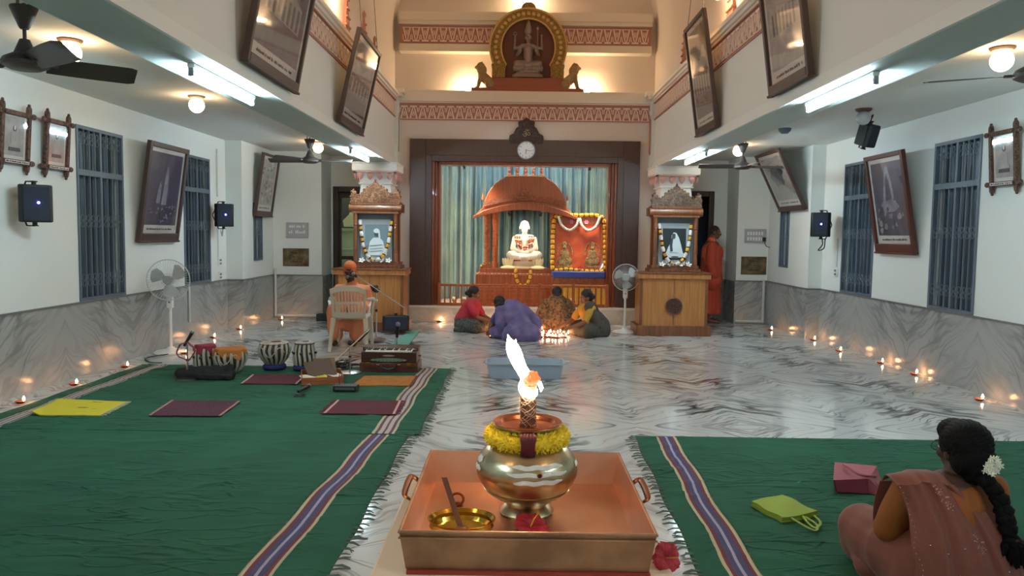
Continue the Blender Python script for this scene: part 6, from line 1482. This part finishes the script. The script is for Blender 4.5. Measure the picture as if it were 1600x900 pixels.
# torch in the mouth of the pot
TC = thing('torch', 'dark wire-bound torch burning in the mouth of the brass pot', 'torch', (px0 + .001, py0 + .005, PB + .031))
hz = 1.182 - (PB + .031)
obj('bundle', MB(mat('torch_bark', '#2e211b', .85, bump=.8, bscale=90, var=.6, vscale=50, col2='#4a3428')).tube([(0, 0, 0), (0, 0, .06), (.001, 0, .12), (0, 0, .18), (0, 0, hz)], [.015, .0165, .0172, .0168, .0172], 20), TC)
q = MB(mat('binding_thread', '#8f7a6a', .6)); 
P_ = []
for i in range(150): s_ = i / 149; P_.append((.0180 * math.cos(i * .52), .0182 * math.sin(i * .52), .13 + s_ * (hz - .135) + .012 * math.sin(i * .9)))
q.tube(P_, .00045, 4); P_ = [(.0184 * math.cos(-i * .45), .0184 * math.sin(-i * .45), .14 + (i / 99) * (hz - .15) + .01 * math.sin(i * .7)) for i in range(100)]; q.tube(P_, .0004, 4); obj('binding', q, TC)
EMB = mat('ember_red', '#2a0a06', .9, emit=(1, .12, .03), estr=.5, bump=1, bscale=200)
q = MB(EMB); q.ell((.004, -.002, hz + .014), (.019, .019, .017), 20, 12); rr = random.Random(3)
for i in range(40):
    a, b = rr.uniform(0, 2 * PI), rr.uniform(-.9, 1.2); q.ell((.004 + .0185 * math.cos(a) * math.cos(b), -.002 + .0185 * math.sin(a) * math.cos(b), hz + .014 + .0165 * math.sin(b)), .0034, 6, 5)
obj('ember_head', q, TC)
FL = mat('torch_flame', '#ffffff', .5, emit=(1, .72, .42), estr=26)
q = MB(FL)
o = Vector((px0 + .001, py0 + .005, PB + .031))
def fp(px, py, dy=0): return onY(px, py, 1.6 + dy) - o
path = [fp(833, 603, .012), fp(827, 594, .01), fp(819, 583), fp(811, 569), fp(805, 554), fp(800, 541), fp(796, 532), fp(793.5, 523)]
q.tube(catm(path, 5), [w_ * .00133 for w_ in [float(x) for x in []]] or [(.008, .011, .013, .0145, .015, .0152, .0148, .014, .0132, .0126, .0122, .0120, .0120, .0122, .0126, .0130, .0135, .0138, .0142, .0145, .0148, .015, .0148, .0142, .0135, .0128, .0118, .0105, .009, .0075, .006, .0045, .0032, .002, .001, .0003)[i] for i in range(36)], 14)
q.tube([fp(802, 548), fp(804.5, 538), fp(806, 530)], [.007, .004, .0004], 8)
q.tube(catm([fp(816, 592, -.012), fp(813, 604, -.016), fp(817, 613, -.018), fp(826, 617.5, -.018), fp(836, 616, -.018), fp(838, 608, -.018)], 4), [.005 * math.sin(PI * (i + 1) / 23) + .0012 for i in range(21)], 8)
q.tube([fp(842, 598, .0), fp(846, 606, .004), fp(845, 612, .004)], [.005, .004, .001], 8)
obj('flame', q, TC, angle=180)
# bowl, ladle, petals
bc = onZ(721, 817, .938)
BW = thing('brass_bowl', 'shallow brass bowl in the near left corner of the copper tray', 'bowl', (bc.x, bc.y, .912))
obj('bowl_body', MB(mat('bowl_brass', '#c79c3e', .16, 1)).lathe([(.0, 0), (.04, 0), (.055, .008), (.063, .022), (.060, .030), (.066, .034), (.0665, .036), (.064, .036), (.058, .030), (.06, .022), (.052, .010), (.0, .005)], n=48, sy=.85), BW)
obj('oil', MB(mat('lamp_oil', '#8a6a2a', .05)).lathe([(.0, .014), (.055, .014), (.055, .012), (0, .012)], n=40, sy=.85), BW)
la = onY(694, 746, bc.y + .03); lb = onY(719, 822, bc.y)
LD = thing('flat_ladle', 'flat brown metal ladle standing in the brass bowl', 'ladle', (lb.x, lb.y, lb.z)); d = la - lb; LM = mat('ladle_metal', '#7a5240', .45, .7)
sd = Vector((.0055, 0, 0)); v = [-sd, sd, d + sd, d - sd]; nn = Vector((0, .0018, 0)); q = MB(LM); q.add([p for p in v] + [p + nn for p in v], [(0, 1, 2, 3), (7, 6, 5, 4), (0, 4, 5, 1), (1, 5, 6, 2), (2, 6, 7, 3), (3, 7, 4, 0)]); obj('handle', q, LD)
obj('ladle_cup', MB(LM).ell((.004, .0, -.006), (.014, .012, .006), 14, 8), LD)
kb = onZ(714, 786, .915); q = MB(mat('ring_copper', '#a86244', .3, 1)); q.tube([(.014 * math.cos(a), .008 * math.sin(a), .012 + .010 * math.sin(a)) for a in [2 * PI * i / 20 for i in range(20)]], .003, 6, closed=True); q.b2(-.012, .012, -.004, .004, 0, .006); obj('copper_clip', q, loc=(kb.x, kb.y, .912), label='small copper clip lying behind the brass bowl in the tray', cat='clip')
PET = mat('hibiscus_red', '#a01420', .6, bump=.4, bscale=120)
def hibiscus(label, loc, rot, s=1.0, n=5):
    t = thing('red_hibiscus', label, 'flower', loc, rot=tuple(R(a) for a in rot), group='red flowers on the table')
    for i in range(n):
        a = 2 * PI * i / n; q = MB(PET)
        def g(u, v): 
            w_ = math.sin(min(1, u * 1.15) * PI * .62) * .62; x = u * .034 * s; y = (v - .5) * .045 * s * w_ * 1.6; return (x, y, .010 * s * math.sin(u * 2.4) + .0025 * s * math.sin(v * 13) * u)
        q.grid(g, 8, 8, thick=.0006, T=Matrix.Rotation(a, 4, 'Z')); obj('petal', q, t)
    obj('stamen', MB(MAR).tube([(0, 0, 0), (.004 * s, 0, .02 * s), (.012 * s, 0, .034 * s)], .0014 * s, 6), t)
p = onZ(829, 818, .925); hibiscus('red flower lying in the tray against the foot of the brass pot', (p.x, p.y, .918), (20, 0, 30), .95)
p = onZ(1040, 880, .905); hibiscus('red hibiscus beside the right corner of the copper tray', (p.x - .002, p.y, .915), (70, 0, 25), .8)
obj('white_petal', MB(mat('white_petal')).ell((0, 0, 0), (.006, .003, .004), 8, 6) if False else MB(MATS['white_petal']).ell((0, 0, 0), (.006, .004, .004), 8, 6), loc=(onZ(848, 819, .918).x, onZ(848, 819, .918).y, .917), label='tiny white petal beside the red flower in the tray', cat='petal')
# ------------------------------------------------------------------ bags on the right carpet
GB = mat('bag_lime', '#8aa02c', .7, bump=.2, bscale=150)
c = onZ(1224, 803, .02); t = thing('lime_green_bag', 'folded lime green cloth bag lying on the right carpet', 'bag', (c.x, c.y, .014))
Q = [onZ(a, b, .02) - Vector((c.x, c.y, .02)) for a, b in ((1174, 790), (1222, 816), (1277, 806), (1222, 778))]
def g(u, v):
    p = (Q[0] * (1 - u) + Q[1] * u) * (1 - v) + (Q[3] * (1 - u) + Q[2] * u) * v; return Vector((p.x, p.y, .03 + .012 * math.sin(u * 3.1) * math.sin(v * 3.1) + .004 * math.sin(u * 9 + v * 5)))
obj('bag_body', MB(GB).grid(g, 16, 16, thick=.018), t); obj('bag_lower_fold', MB(mat('bag_lime_dark', '#6f8426', .7)).grid(lambda u, v: g(u, v) * 1.03 + Vector((-.004, -.012, -.020)), 12, 12, thick=.008), t)
for k in range(2):
    a, b, m_ = onZ(1236 + k * 18, 813 - k * 3, .02), onZ(1258 + k * 14, 812 - k * 2, .02), onZ(1274, 832 - k * 4, .02)
    o_ = Vector((c.x, c.y, .0)); P_ = catm([Vector((p.x, p.y, z)) - o_ for p, z in ((a, .02), (a.lerp(m_, .6) + Vector((-.01, 0, 0)), .018), (m_, .016), (b.lerp(m_, .55) + Vector((.03, 0, 0)), .018), (b, .022))], 6); obj('bag_handle', MB(GB).tube(P_, .007, 8, flat=.5), t)
RB = mat('bag_maroon', '#7e2b3c', .5, bump=.15, bscale=120); RBL = mat('bag_rose', '#a25560', .5)
c = onZ(1338, 765, 0); t = thing('maroon_handbag', 'maroon handbag lying on its side on the right carpet', 'bag', (c.x, c.y, .012))
o_ = Vector((c.x, c.y, .012)); B = [onZ(1306, 770, .012), onZ(1360, 773, .012), onZ(1385, 779, .012), onZ(1372, 735, .012), onZ(1305, 735, .012)]
Tp = [onZ(1302, 750, .10), onZ(1358, 748, .09), onZ(1384, 774, .03), onZ(1370, 728, .05), onZ(1304, 722, .09)]
v = [p - o_ for p in B] + [p - o_ for p in Tp]; n = 5
q = MB(RB); q.add(v, [tuple(range(n))[::-1]] + [(i, (i + 1) % n, (i + 1) % n + n, i + n) for i in range(n)]); q.m(RBL).add(v, [(5, 6, 8, 9)]); q.m(RB).add(v, [(6, 7, 8)]); obj('bag_body', q, t, bev=.008)
obj('bag_handle', MB(RBL).tube(catm([p - o_ for p in (onZ(1318, 726, .10), onZ(1325, 730, .12), onZ(1345, 742, .11), onZ(1368, 744, .07))], 6), .008, 8), t)
obj('bag_strap', MB(RB).tube(catm([p - o_ for p in (onZ(1362, 752, .07), onZ(1370, 757, .06), onZ(1375, 765, .05), onZ(1386, 771, .03))], 5), .006, 6), t); obj('buckle', MB(CHROME).b2(-.012, .012, -.004, .004, -.005, .005, Matrix.Translation(onZ(1364, 764, .04) - o_)), t)
# ------------------------------------------------------------------ people
def hand_mb(mb, w, d, up, s=1.0, curl=.35, side=1):
    """palm at wrist w pointing along d, back of hand towards up; four unequal fingers and a thumb from the side of the palm"""
    d = Vector(d).normalized(); up = Vector(up); up = (up - up.dot(d) * d).normalized(); sd = d.cross(up).normalized() * side
    w = Vector(w)
    for k in (-1, 0, 1): mb.cap(w + sd * k * .02 * s, w + d * .075 * s + sd * k * .026 * s, .016 * s, .014 * s, 8)
    for k, L in enumerate((.062, .074, .07, .055)):
        b = w + d * .082 * s + sd * (k - 1.5) * .021 * s; dd = (d - up * curl * .4 + sd * (k - 1.5) * .06).normalized(); m_ = b + dd * L * .5 * s; dd2 = (d - up * curl * 1.6).normalized(); e = m_ + dd2 * L * .5 * s
        mb.cap(b, m_, .0095 * s, .009 * s, 8); mb.cap(m_, e, .009 * s, .0075 * s, 8)
    b = w + d * .025 * s - sd * .028 * s; e = b + (d * .7 - sd * .75 - up * .2).normalized() * .035 * s; mb.cap(b, e, .013 * s, .011 * s, 8); mb.cap(e, e + (d * .9 - sd * .2 - up * curl).normalized() * .032 * s, .0105 * s, .008 * s, 8)
def folds(a, f, seed=0, rad=None):
    def fn(p, n):
        q = Vector((p.x * f, p.y * f, p.z * f * .45 + seed)); v = noise.noise(q); w_ = noise.noise(q * 2.3 + Vector((7, 3, 1)))
        return a * ((1 - abs(v) * 2.2) + .35 * w_)
    return fn
def person(label, loc, rz): return thing('person', label, 'person', loc, R(rz))
# --- speaker in orange, seated on a chair behind the slatted chair, facing the viewer
OR1 = mat('robe_apricot', '#d9825a', .8, bump=.3, bscale=40); OR2 = mat('cap_orange', '#c8652f', .8); OR3 = mat('robe_saffron_red', '#b5452c', .8, bump=.25, bscale=30)
sx, sy = -2.23, 10.52
t = person('person in apricot robe and orange cap seated behind the microphones', (sx, sy, 0), 0)
HT = Matrix.Translation((-.03, -.05, .975)) @ Matrix.Rotation(R(4), 4, 'X')
q = MB(); head_mb(q, HT, .92); q.cap((-.02, -.0, .76), (-.03, -.03, .92), .055, .05); q.cap((0, 0, .48), (0, 0, .66), .13, .14)
for s_ in (-1, 1):
    q.cap((s_ * .17, 0, .72), (s_ * .24, -.06, .50), .05, .042); q.cap((s_ * .24, -.06, .50), (s_ * .20, -.28, .46), .04, .028); hand_mb(q, (s_ * .20, -.29, .46), (0, -1, -.15), (0, 0, 1), .95, .5, s_)
    q.cap((s_ * .09, -.02, .44), (s_ * .13, -.42, .46), .085, .06); q.cap((s_ * .13, -.42, .45), (s_ * .12, -.38, .09), .055, .035); q.cap((s_ * .12, -.38, .06), (s_ * .13, -.55, .03), .035, .028)
obj('body', blob(q, .008, 2, m=SKIND), t); eyes(t, HT, .92)
bd = MB(HAIR); bd.ell((0, -.062, -.085), (.05, .04, .05), 12, 8, HT); bd.ell((0, -.098, -.045), (.03, .01, .008), 8, 5, HT); obj('beard', bd, t)
q = MB(); q.ell((0, .015, .05), (.088, .10, .085), 18, 12, HT); q.ell((0, .03, -.01), (.088, .085, .08), 16, 10, HT); q.cap(HT @ Vector((-.07, .0, .02)), HT @ Vector((-.072, .01, -.06)), .02, .016); q.cap(HT @ Vector((.07, .0, .02)), HT @ Vector((.072, .01, -.06)), .02, .016)
obj('cap', blob(q, .008, 2, m=OR2), t)
q = MB(); q.cap((0, 0, .44), (0, 0, .62), .17, .18); q.cap((-.15, 0, .70), (.15, 0, .70), .085, .085); q.cap((0, .0, .66), (0, -.01, .76), .12, .08)
for s_ in (-1, 1):
    q.cap((s_ * .19, 0, .70), (s_ * .25, -.04, .53), .08, .075); q.cap((s_ * .225, -.04, .50), (s_ * .2, -.22, .47), .068, .055)
    q.cap((s_ * .10, -.02, .44), (s_ * .15, -.42, .46), .12, .10); q.cap((s_ * .15, -.44, .42), (s_ * .14, -.42, .14), .10, .09)
q.cap((-.1, -.42, .30), (.1, -.42, .30), .10, .10)
obj('robe', blob(q, .012, 3, folds(.010, 9, 1), OR1), t)
cb = thing('plastic_chair', 'white chair mostly hidden under the seated speaker', 'chair', (sx, sy + .02, 0)); obj('seat', MB(WHITE).b2(-.22, .22, -.22, .2, .33, .37), cb, bev=.01); obj('backrest', MB(WHITE).b2(-.2, .2, .2, .23, .37, .74), cb, bev=.01)
for x in (-.19, .19):
    for y in (-.2, .2): obj('leg', MB(WHITE).b2(x - .018, x + .018, y - .018, y + .018, 0, .34), cb)
    obj('armrest', MB(WHITE).tube([(x * 1.5, .2, .55), (x * 1.55, -.15, .56), (x * 1.4, -.22, .5), (x * 1.2, -.22, .35)], .02, 8), cb)
# --- standing monk at the right, in profile
mx, my = 3.40, 13.38
t = person('person in a red-orange robe standing in profile beside the right podium', (mx, my - .03, 0), 78)
HT = Matrix.Translation((0, -.05, 1.575)) @ Matrix.Rotation(R(8), 4, 'X')
q = MB(); head_mb(q, HT, 1.0); q.cap((0, .02, 1.38), (0, -.02, 1.50), .06, .055); q.cap((0, 0, 1.0), (0, 0, 1.30), .13, .15)
for s_ in (-1, 1):
    q.cap((s_ * .18, 0, 1.34), (s_ * .22, .02, 1.06), .05, .042); q.cap((s_ * .22, .02, 1.06), (s_ * .20, -.06, .83), .04, .028); hand_mb(q, (s_ * .20, -.065, .82), (0, -.2, -1), (s_, 0, 0), 1, .3, s_)
    q.cap((s_ * .09, 0, .9), (s_ * .10, 0, .48), .085, .06); q.cap((s_ * .10, 0, .48), (s_ * .10, .02, .09), .055, .035); q.cap((s_ * .10, .02, .06), (s_ * .11, -.15, .03), .038, .028)
obj('body', blob(q, .009, 2, m=SKIN), t); eyes(t, HT, 1.0)
q = MB(); q.ell((0, .022, .035), (.079, .092, .085), 18, 12, HT); obj('cropped_hair', blob(q, .008, 1, m=mat('stubble', '#2b211d', .8)), t)
q = MB(); q.cap((0, 0, .78), (0, 0, 1.25), .19, .17); q.cap((-.14, 0, 1.33), (.14, 0, 1.33), .085, .085); q.cap((0, 0, 1.3), (0, -.0, 1.43), .13, .07)
for s_ in (-1, 1): q.cap((s_ * .18, .0, 1.33), (s_ * .235, .02, 1.05), .078, .08); q.cap((s_ * .235, .02, 1.05), (s_ * .22, -.05, .86), .078, .07)
q.ell((0, -.15, 1.22), (.08, .05, .12), 12, 8); q.cap((-.1, -.02, .72), (.1, -.02, .72), .16, .16)
obj('upper_robe', blob(q, .012, 3, folds(.012, 8, 2), OR3), t)
q = MB(); q.lathe([(.0, .17), (.21, .17), (.20, .3), (.185, .6), (.17, .8), (.0, .8)], n=28, sy=.85); obj('lower_robe', blob(q, .012, 2, lambda p, n: .014 * math.sin(math.atan2(p.y, p.x) * 11 + p.z * 2) * max(0, 1 - abs(n.z)), OR3), t)
# --- cross-legged sitters by the lamps
def sitter(label, loc, rz, lean, headp, arms, mskin, mtop, mskirt, drape=None, hair='bun', knee=.30, shx=0, sc=.92, yaw=0):
    """faces local -y; lean is the forward shift of the shoulders; headp the head centre; arms the two hand positions"""
    t = person(label, loc, rz); sh = Vector((shx, -lean, .50 * sc - lean * .25)); nk = sh.lerp(Vector(headp), .55)
    HT = Matrix.Translation(headp) @ Matrix.Rotation(R(yaw), 4, 'Z') @ Matrix.Rotation(R(12 + lean * 70), 4, 'X')
    q = MB(); head_mb(q, HT, .92); q.cap(sh + Vector((0, 0, .02)), headp, .05, .045); q.cap((0, .02, .12), sh, .13, .11)
    for i, s_ in enumerate((-1, 1)):
        S0 = sh + Vector((s_ * .155, 0, 0)); H0 = Vector(arms[i]); E0 = S0.lerp(H0, .5) + Vector((s_ * .07, .04, -.06)); q.cap(S0, E0, .045, .038); q.cap(E0, H0, .037, .025); hand_mb(q, H0, (H0 - E0), (0, 0, 1), .85, .5, s_)
        q.cap((s_ * .09, 0, .10), (s_ * knee, -.24, .10), .085, .06); q.cap((s_ * knee, -.24, .09), (-s_ * .03, -.30, .06), .05, .035); q.cap((-s_ * .03, -.30, .05), (-s_ * .14, -.30, .04), .03, .024)
    obj('body', blob(q, .010, 2, m=mskin), t); eyes(t, HT, .92)
    q = MB()
    q.ell((0, .028, .035), (.084, .092, .085), 18, 12, HT); q.ell((0, .05, -.03), (.07, .06, .065), 14, 10, HT)
    if hair == 'bun': q.ell((0, .115, -.03), (.045, .04, .045), 12, 8, HT)
    else: q.cap(HT @ Vector((0, .09, -.05)), HT @ Vector((0, .12, -.35)), .03, .02)
    obj('hair', blob(q, .009, 1, m=HAIR), t)
    q = MB(); q.cap((0, .02, .16), sh + Vector((0, 0, -.04)), .155, .135); q.cap(sh + Vector((-.12, 0, 0)), sh + Vector((.12, 0, 0)), .07, .07)
    for i, s_ in enumerate((-1, 1)):
        S0 = sh + Vector((s_ * .155, 0, 0)); H0 = Vector(arms[i]); E0 = S0.lerp(H0, .5) + Vector((s_ * .07, .04, -.06)); q.cap(S0, S0.lerp(E0, .75), .062, .056)
    obj('blouse', blob(q, .012, 2, folds(.006, 11, 3), mtop), t)
    q = MB(); q.cap((-.06, .02, .10), (.06, .02, .10), .14, .14)
    for s_ in (-1, 1): q.cap((s_ * .09, 0, .11), (s_ * knee, -.23, .11), .115, .095); q.cap((s_ * knee, -.24, .08), (-s_ * .0, -.28, .07), .08, .065)
    q.b2(-knee * .8, knee * .8, -.3, .12, 0.005, .06)
    obj('skirt', blob(q, .013, 3, folds(.012, 8, 4), mskirt), t)
    if drape:
        m_, kind = drape; q = MB()
        if kind == 'full':
            q.cap((0, .06, .14), sh + Vector((0, .03, -.02)), .175, .165); q.cap(sh + Vector((-.15, .02, -.01)), sh + Vector((.15, .02, -.01)), .085, .085); q.cap((-.12, .08, .09), (.12, .08, .09), .15, .15)
            for s_ in (-1, 1): q.cap(sh + Vector((s_ * .16, 0, -.02)), Vector((s_ * .24, -.02 - lean * .3, .22)), .09, .10)
        else:
            k = 1 if kind == 'left' else -1
            q.cap(sh + Vector((k * .12, .02, .03)), sh + Vector((k * .05, .10, -.12)), .07, .08); q.cap(sh + Vector((k * .05, .08, -.12)), (-k * .02, .10, .16), .11, .14); q.cap(sh + Vector((k * .14, -.03, .02)), (k * .18, -.05, .18), .07, .09); q.cap((k * .1, .06, .1), (-k * .06, .08, .1), .15, .14)
        obj('sari_drape', blob(q, .012, 3, folds(.011, 7, 6), m_), t)
    return t
def patterned(name, c1, c2, sc=40): return mat(name, c1, .85, var=1, vscale=sc, col2=c2)
sitter('person in a red blouse and dark patterned skirt seated left of the clay lamps', (-.76, 11.85, 0), 78, .10, (0, -.14, .575), ((-.12, -.46, .16), (.16, -.44, .12)), SKINM, mat('blouse_red', '#b5303c', .8), patterned('skirt_grey_print', '#5d5f56', '#2c2a2c', 35), hair='bun', sc=.9)
sitter('person in a purple sari bent forward, seen from behind among the lamps', (.08, 10.85, 0), 196, .16, (.25, -.24, .49), ((-.05, -.52, .12), (.36, -.36, .1)), SKINM, mat('blouse_violet', '#4b477c', .8), mat('sari_violet', '#565180', .75, bump=.2, bscale=60, var=.35, vscale=7, col2='#7a6a96'), (MATS['sari_violet'], 'full'), hair='bun', sc=.94, shx=.08)
sitter('smaller person in a brown leaf-print dress seated before the railing', (.67, 12.18, 0), 188, .04, (0, -.05, .56), ((-.16, -.34, .14), (.16, -.34, .14)), SKINM, patterned('dress_print', '#8d6a42', '#3b2820', 26), patterned('dress_print', '#8d6a42', '#3b2820', 26), (patterned('dress_print', '#8d6a42', '#3b2820', 26), 'full'), hair='braid', knee=.2, sc=.85)
sitter('person in a dark olive sari over a yellow blouse seated right of the clay lamps', (1.20, 11.48, 0), -72, .12, (0, -.15, .575), ((-.10, -.52, .13), (.16, -.50, .13)), SKINM, mat('blouse_yellow', '#b98a2c', .8), mat('sari_olive', '#46413a', .8, bump=.2, bscale=60), (MATS['sari_olive'], 'left'), hair='bun', sc=.9)
# --- the woman in the foreground, seen from behind
NXp, NYp = 1.80, 3.10
t = person('person with a long braid and brown-pink sari seated on the right carpet', (NXp, NYp, .012), 0)
SK = mat('skin_near', '#4a2f25', .55)
HT = Matrix.Translation((.045, .02, .628)) @ Matrix.Rotation(R(180 + 14), 4, 'Z') @ Matrix.Rotation(R(6), 4, 'X')
q = MB(); head_mb(q, HT, .98); q.cap((.02, .01, .48), (.04, .01, .58), .056, .05); q.cap((0, .02, .14), (0, 0, .42), .135, .125); q.cap((-.13, 0, .47), (.13, 0, .46), .055, .055); q.ell((0, -.01, .47), (.12, .07, .06), 14, 10)
for s_, E0, H0 in ((-1, Vector((-.215, .09, .25)), Vector((-.06, .28, .17))), (1, Vector((.24, .08, .24)), Vector((.05, .30, .16)))):
    S0 = Vector((s_ * .165, .0, .47)); q.cap(S0, E0, .05, .042); q.cap(E0, H0, .04, .027); hand_mb(q, H0, (H0 - E0), (0, 0, 1), .9, .5, -s_)
    q.cap((s_ * .10, .04, .10), (.05 + s_ * .22, .36, .12), .10, .07); q.cap((.05 + s_ * .22, .36, .10), (-s_ * .05, .44, .07), .06, .04); q.cap((-s_ * .05, .44, .06), (-s_ * .18, .42, .05), .035, .026)
obj('body', blob(q, .007, 3, m=SK), t); eyes(t, HT, .98)
q = MB(); G = MB(BLACK)
for s_ in (-1, 1): G.tube([HT @ Vector((s_ * .031 + .024 * math.cos(a), -.098, .002 + .018 * math.sin(a))) for a in [2 * PI * i / 16 for i in range(16)]], .0018, 5, closed=True); G.tube([HT @ Vector((s_ * .055, -.096, .006)), HT @ Vector((s_ * .078, -.05, .008)), HT @ Vector((s_ * .08, .01, .0))], .0018, 5)
obj('spectacles', G, t)
q = MB(); q.ell((0, .030, .03), (.094, .105, .098), 22, 14, HT); q.ell((0, .06, -.03), (.086, .085, .085), 20, 12, HT); q.ell((0, .075, -.08), (.06, .055, .05), 16, 10, HT); q.ell((0, -.03, .075), (.07, .06, .05), 16, 10, HT)
obj('hair', blob(q, .007, 2, lambda p, n: .0022 * math.sin(math.atan2(p.x + .03, p.z - .67) * 46 + noise.noise(p * 20) * 3), mat('hair_near', '#050505', .6, bump=.5, bscale=300, spec=.2)), t)
q = MB(MATS['hair_near']); bp = [Vector((.05, -.085, .585)), Vector((.085, -.105, .53)), Vector((.115, -.13, .48)), Vector((.13, -.15, .42)), Vector((.135, -.165, .37)), Vector((.155, -.17, .31))]
P_ = catm(bp, 6); n = len(P_)
for k in range(2):
    q.tube([p + Vector((.012 * math.cos(i * .9 + k * PI), .006 * math.sin(i * .9 + k * PI), 0)) for i, p in enumerate(P_)], [(.030 - .010 * i / n) * (1 + .22 * math.sin(i * 1.6)) for i in range(n)], 10)
obj('braid', q, t); q = MB(HAIR); rr = random.Random(6)
q.m(MATS['hair_near'])
for i in range(60):
    a = rr.uniform(0, 2 * PI); r = rr.uniform(.015, .055); p0 = Vector((.165, -.175, .315)); q.tube([p0, p0 + Vector((r * math.cos(a), r * .5 * math.sin(a) - .01, -.02 + .02 * rr.random())), p0 + Vector((1.1 * r * math.cos(a + .4), r * .5 * math.sin(a) - .012, -.045 - .05 * rr.random()))], [.017, .014, .004], 6)
obj('braid_end', q, t)
tie = obj('hair_tie', MB(mat('hair_tie_plum', '#3a1c26', .6)).ell((.155, -.172, .325), (.024, .022, .016), 12, 8), t)
q = MB(mat('jasmine', '#f2f2de', .6)); rr = random.Random(9)
for i in range(44):
    a, r = rr.uniform(0, 2 * PI), .036 * math.sqrt(rr.random()); c = Vector((.085 + r * math.cos(a), -.112 - .016 * rr.random(), .600 + r * math.sin(a)))
    T = Matrix.Translation(c) @ Matrix.Rotation(R(80 + rr.uniform(-30, 30)), 4, 'X') @ Matrix.Rotation(rr.uniform(0, 6), 4, 'Z')
    for k in range(5): q.ell((.008, 0, .002), (.0085, .0036, .0016), 6, 4, T @ Matrix.Rotation(k * 2 * PI / 5, 4, 'Z') @ Matrix.Rotation(-.4, 4, 'Y'))
obj('white_hair_flowers', q, t)
BL = mat('blouse_rust', '#94531d', .75, bump=.2, bscale=200)
q = MB(); q.cap((0, .02, .22), (0, 0, .39), .152, .145); q.cap((-.13, .0, .455), (.13, .0, .45), .066, .066); q.cap((0, .02, .40), (0, .02, .45), .12, .09)
for s_, E0 in ((-1, Vector((-.215, .09, .25))), (1, Vector((.24, .08, .24)))): S0 = Vector((s_ * .165, .0, .465)); q.cap(S0, S0.lerp(E0, .9), .068, .06)
obj('blouse', blob(q, .008, 2, folds(.004, 14, 3), BL), t)
SR = mat('sari_brownpink', '#804739', .7, bump=.15, bscale=300, sheen=.15); SQ = mat('sequin_pale', '#cfa79a', .35, .5)
q = MB(); q.cap((-.06, .03, .12), (.06, .03, .12), .17, .17)
q.cap((-.10, .05, .14), (-.175, .35, .155), .14, .115); q.cap((-.17, .36, .12), (-.02, .46, .10), .11, .09); q.cap((-.17, .33, .07), (-.20, .22, .05), .07, .06); q.cap((.10, .05, .14), (.30, .35, .16), .14, .115); q.cap((.30, .35, .12), (.02, .46, .10), .10, .09); q.b2(-.2, .28, -.08, .42, 0.004, .08)
obj('sari_skirt', blob(q, .010, 3, folds(.020, 5, 4), SR), t)
# pallu: a sheet laid over the left shoulder, sweeping across the back to the right hip
def pallu(u, v):
    # u from the left edge to the right edge, v from shoulder to hip
    xt = -.240 + u * .24; zt = .492 + .045 * math.sin(u * PI) * .7; xb = -.16 + u * .56; zb = -.0 + .02 * u
    k = v ** .75; x = xt * (1 - k) + xb * k; z = zt * (1 - v) + zb * v
    pl = .010 * math.sin(u * 22 + v * 2.5) * (1 - .4 * v) + .006 * math.sin(u * 41 + v * 6)
    bk_ = -.075 - .095 * math.sin(min(1, v * 1.5) * PI * .5) - .03 * v ** 2
    ed = (abs(u - .5) * 2) ** 4 * .035
    return Vector((x + .01 * math.sin(v * 9) * (u < .1), bk_ * (1 - .25 * (x / .3) ** 2) + ed + pl - .01, z))
q = MB(SR); q.grid(pallu, 70, 50, thick=.004)
q.grid(lambda u, v: Vector((pallu(u, 0).x - .012 * math.sin(v * PI) * (1 - u), pallu(u, 0).y * (1 - v) + .09 * v, pallu(u, 0).z + .032 * math.sin(v * PI) - .02 * v)), 30, 12, thick=.004)      # over the shoulder
q.grid(lambda u, v: Vector((-.24 + u * .18 - .0 * v, .10 + .05 * math.sin(v * 2), .465 - .2 * v)), 14, 10, thick=-.004)
dr = obj('sari_drape', q, t, angle=60)
q = MB(); q.cap((.06, -.0, .30), (.12, .0, .33), .152, .13); q.cap((.02, -.02, .16), (.14, .02, .26), .155, .12); q.cap((.14, -.0, .13), (.2, .06, .13), .14, .12); q.cap((-.05, -.03, .12), (.1, -.04, .10), .15, .15)
obj('sari_wrap', blob(q, .009, 3, folds(.010, 8, 8), SR), t)
q = MB(SQ); rr = random.Random(12)
def onp(u, v, r=.004, m_=SQ):
    p = pallu(u, v); q.m(m_).ell(p + Vector((0, -.004, 0)), (r, .0022, r), 8, 4)
for i in range(24): onp(.02 + .012 * math.sin(i), .02 + i * .04, .003)
for cx_, cz, rr0 in ((.45, .10, .07), (.55, .42, .06), (.30, .72, .06), (.6, .78, .08)):
    for k in range(26): a = k * .7; r = rr0 * (1 - k / 40); onp(min(.98, max(.02, cx_ + r * math.cos(a) * .9)), min(.99, max(.01, cz + r * math.sin(a) * 1.4)), .0028 + .0015 * (k % 3 == 0))
for i in range(12): onp(rr.uniform(.1, .95), rr.uniform(.1, .98), .005, CHROME)
obj('sequin_embroidery', q, dr)
# ------------------------------------------------------------------ light and colour management
wd_ = bpy.data.worlds.new('world'); S.world = wd_; wd_.use_nodes = True
wd_.node_tree.nodes['Background'].inputs[0].default_value = (.02, .025, .04, 1); wd_.node_tree.nodes['Background'].inputs[1].default_value = .3
S.view_settings.view_transform = 'Standard'; S.view_settings.look = 'None'; S.view_settings.gamma = 1
S.view_settings.exposure = 2.22
S.cycles.use_denoising = True; S.cycles.max_bounces = 7; S.cycles.diffuse_bounces = 4; S.cycles.sample_clamp_indirect = 6
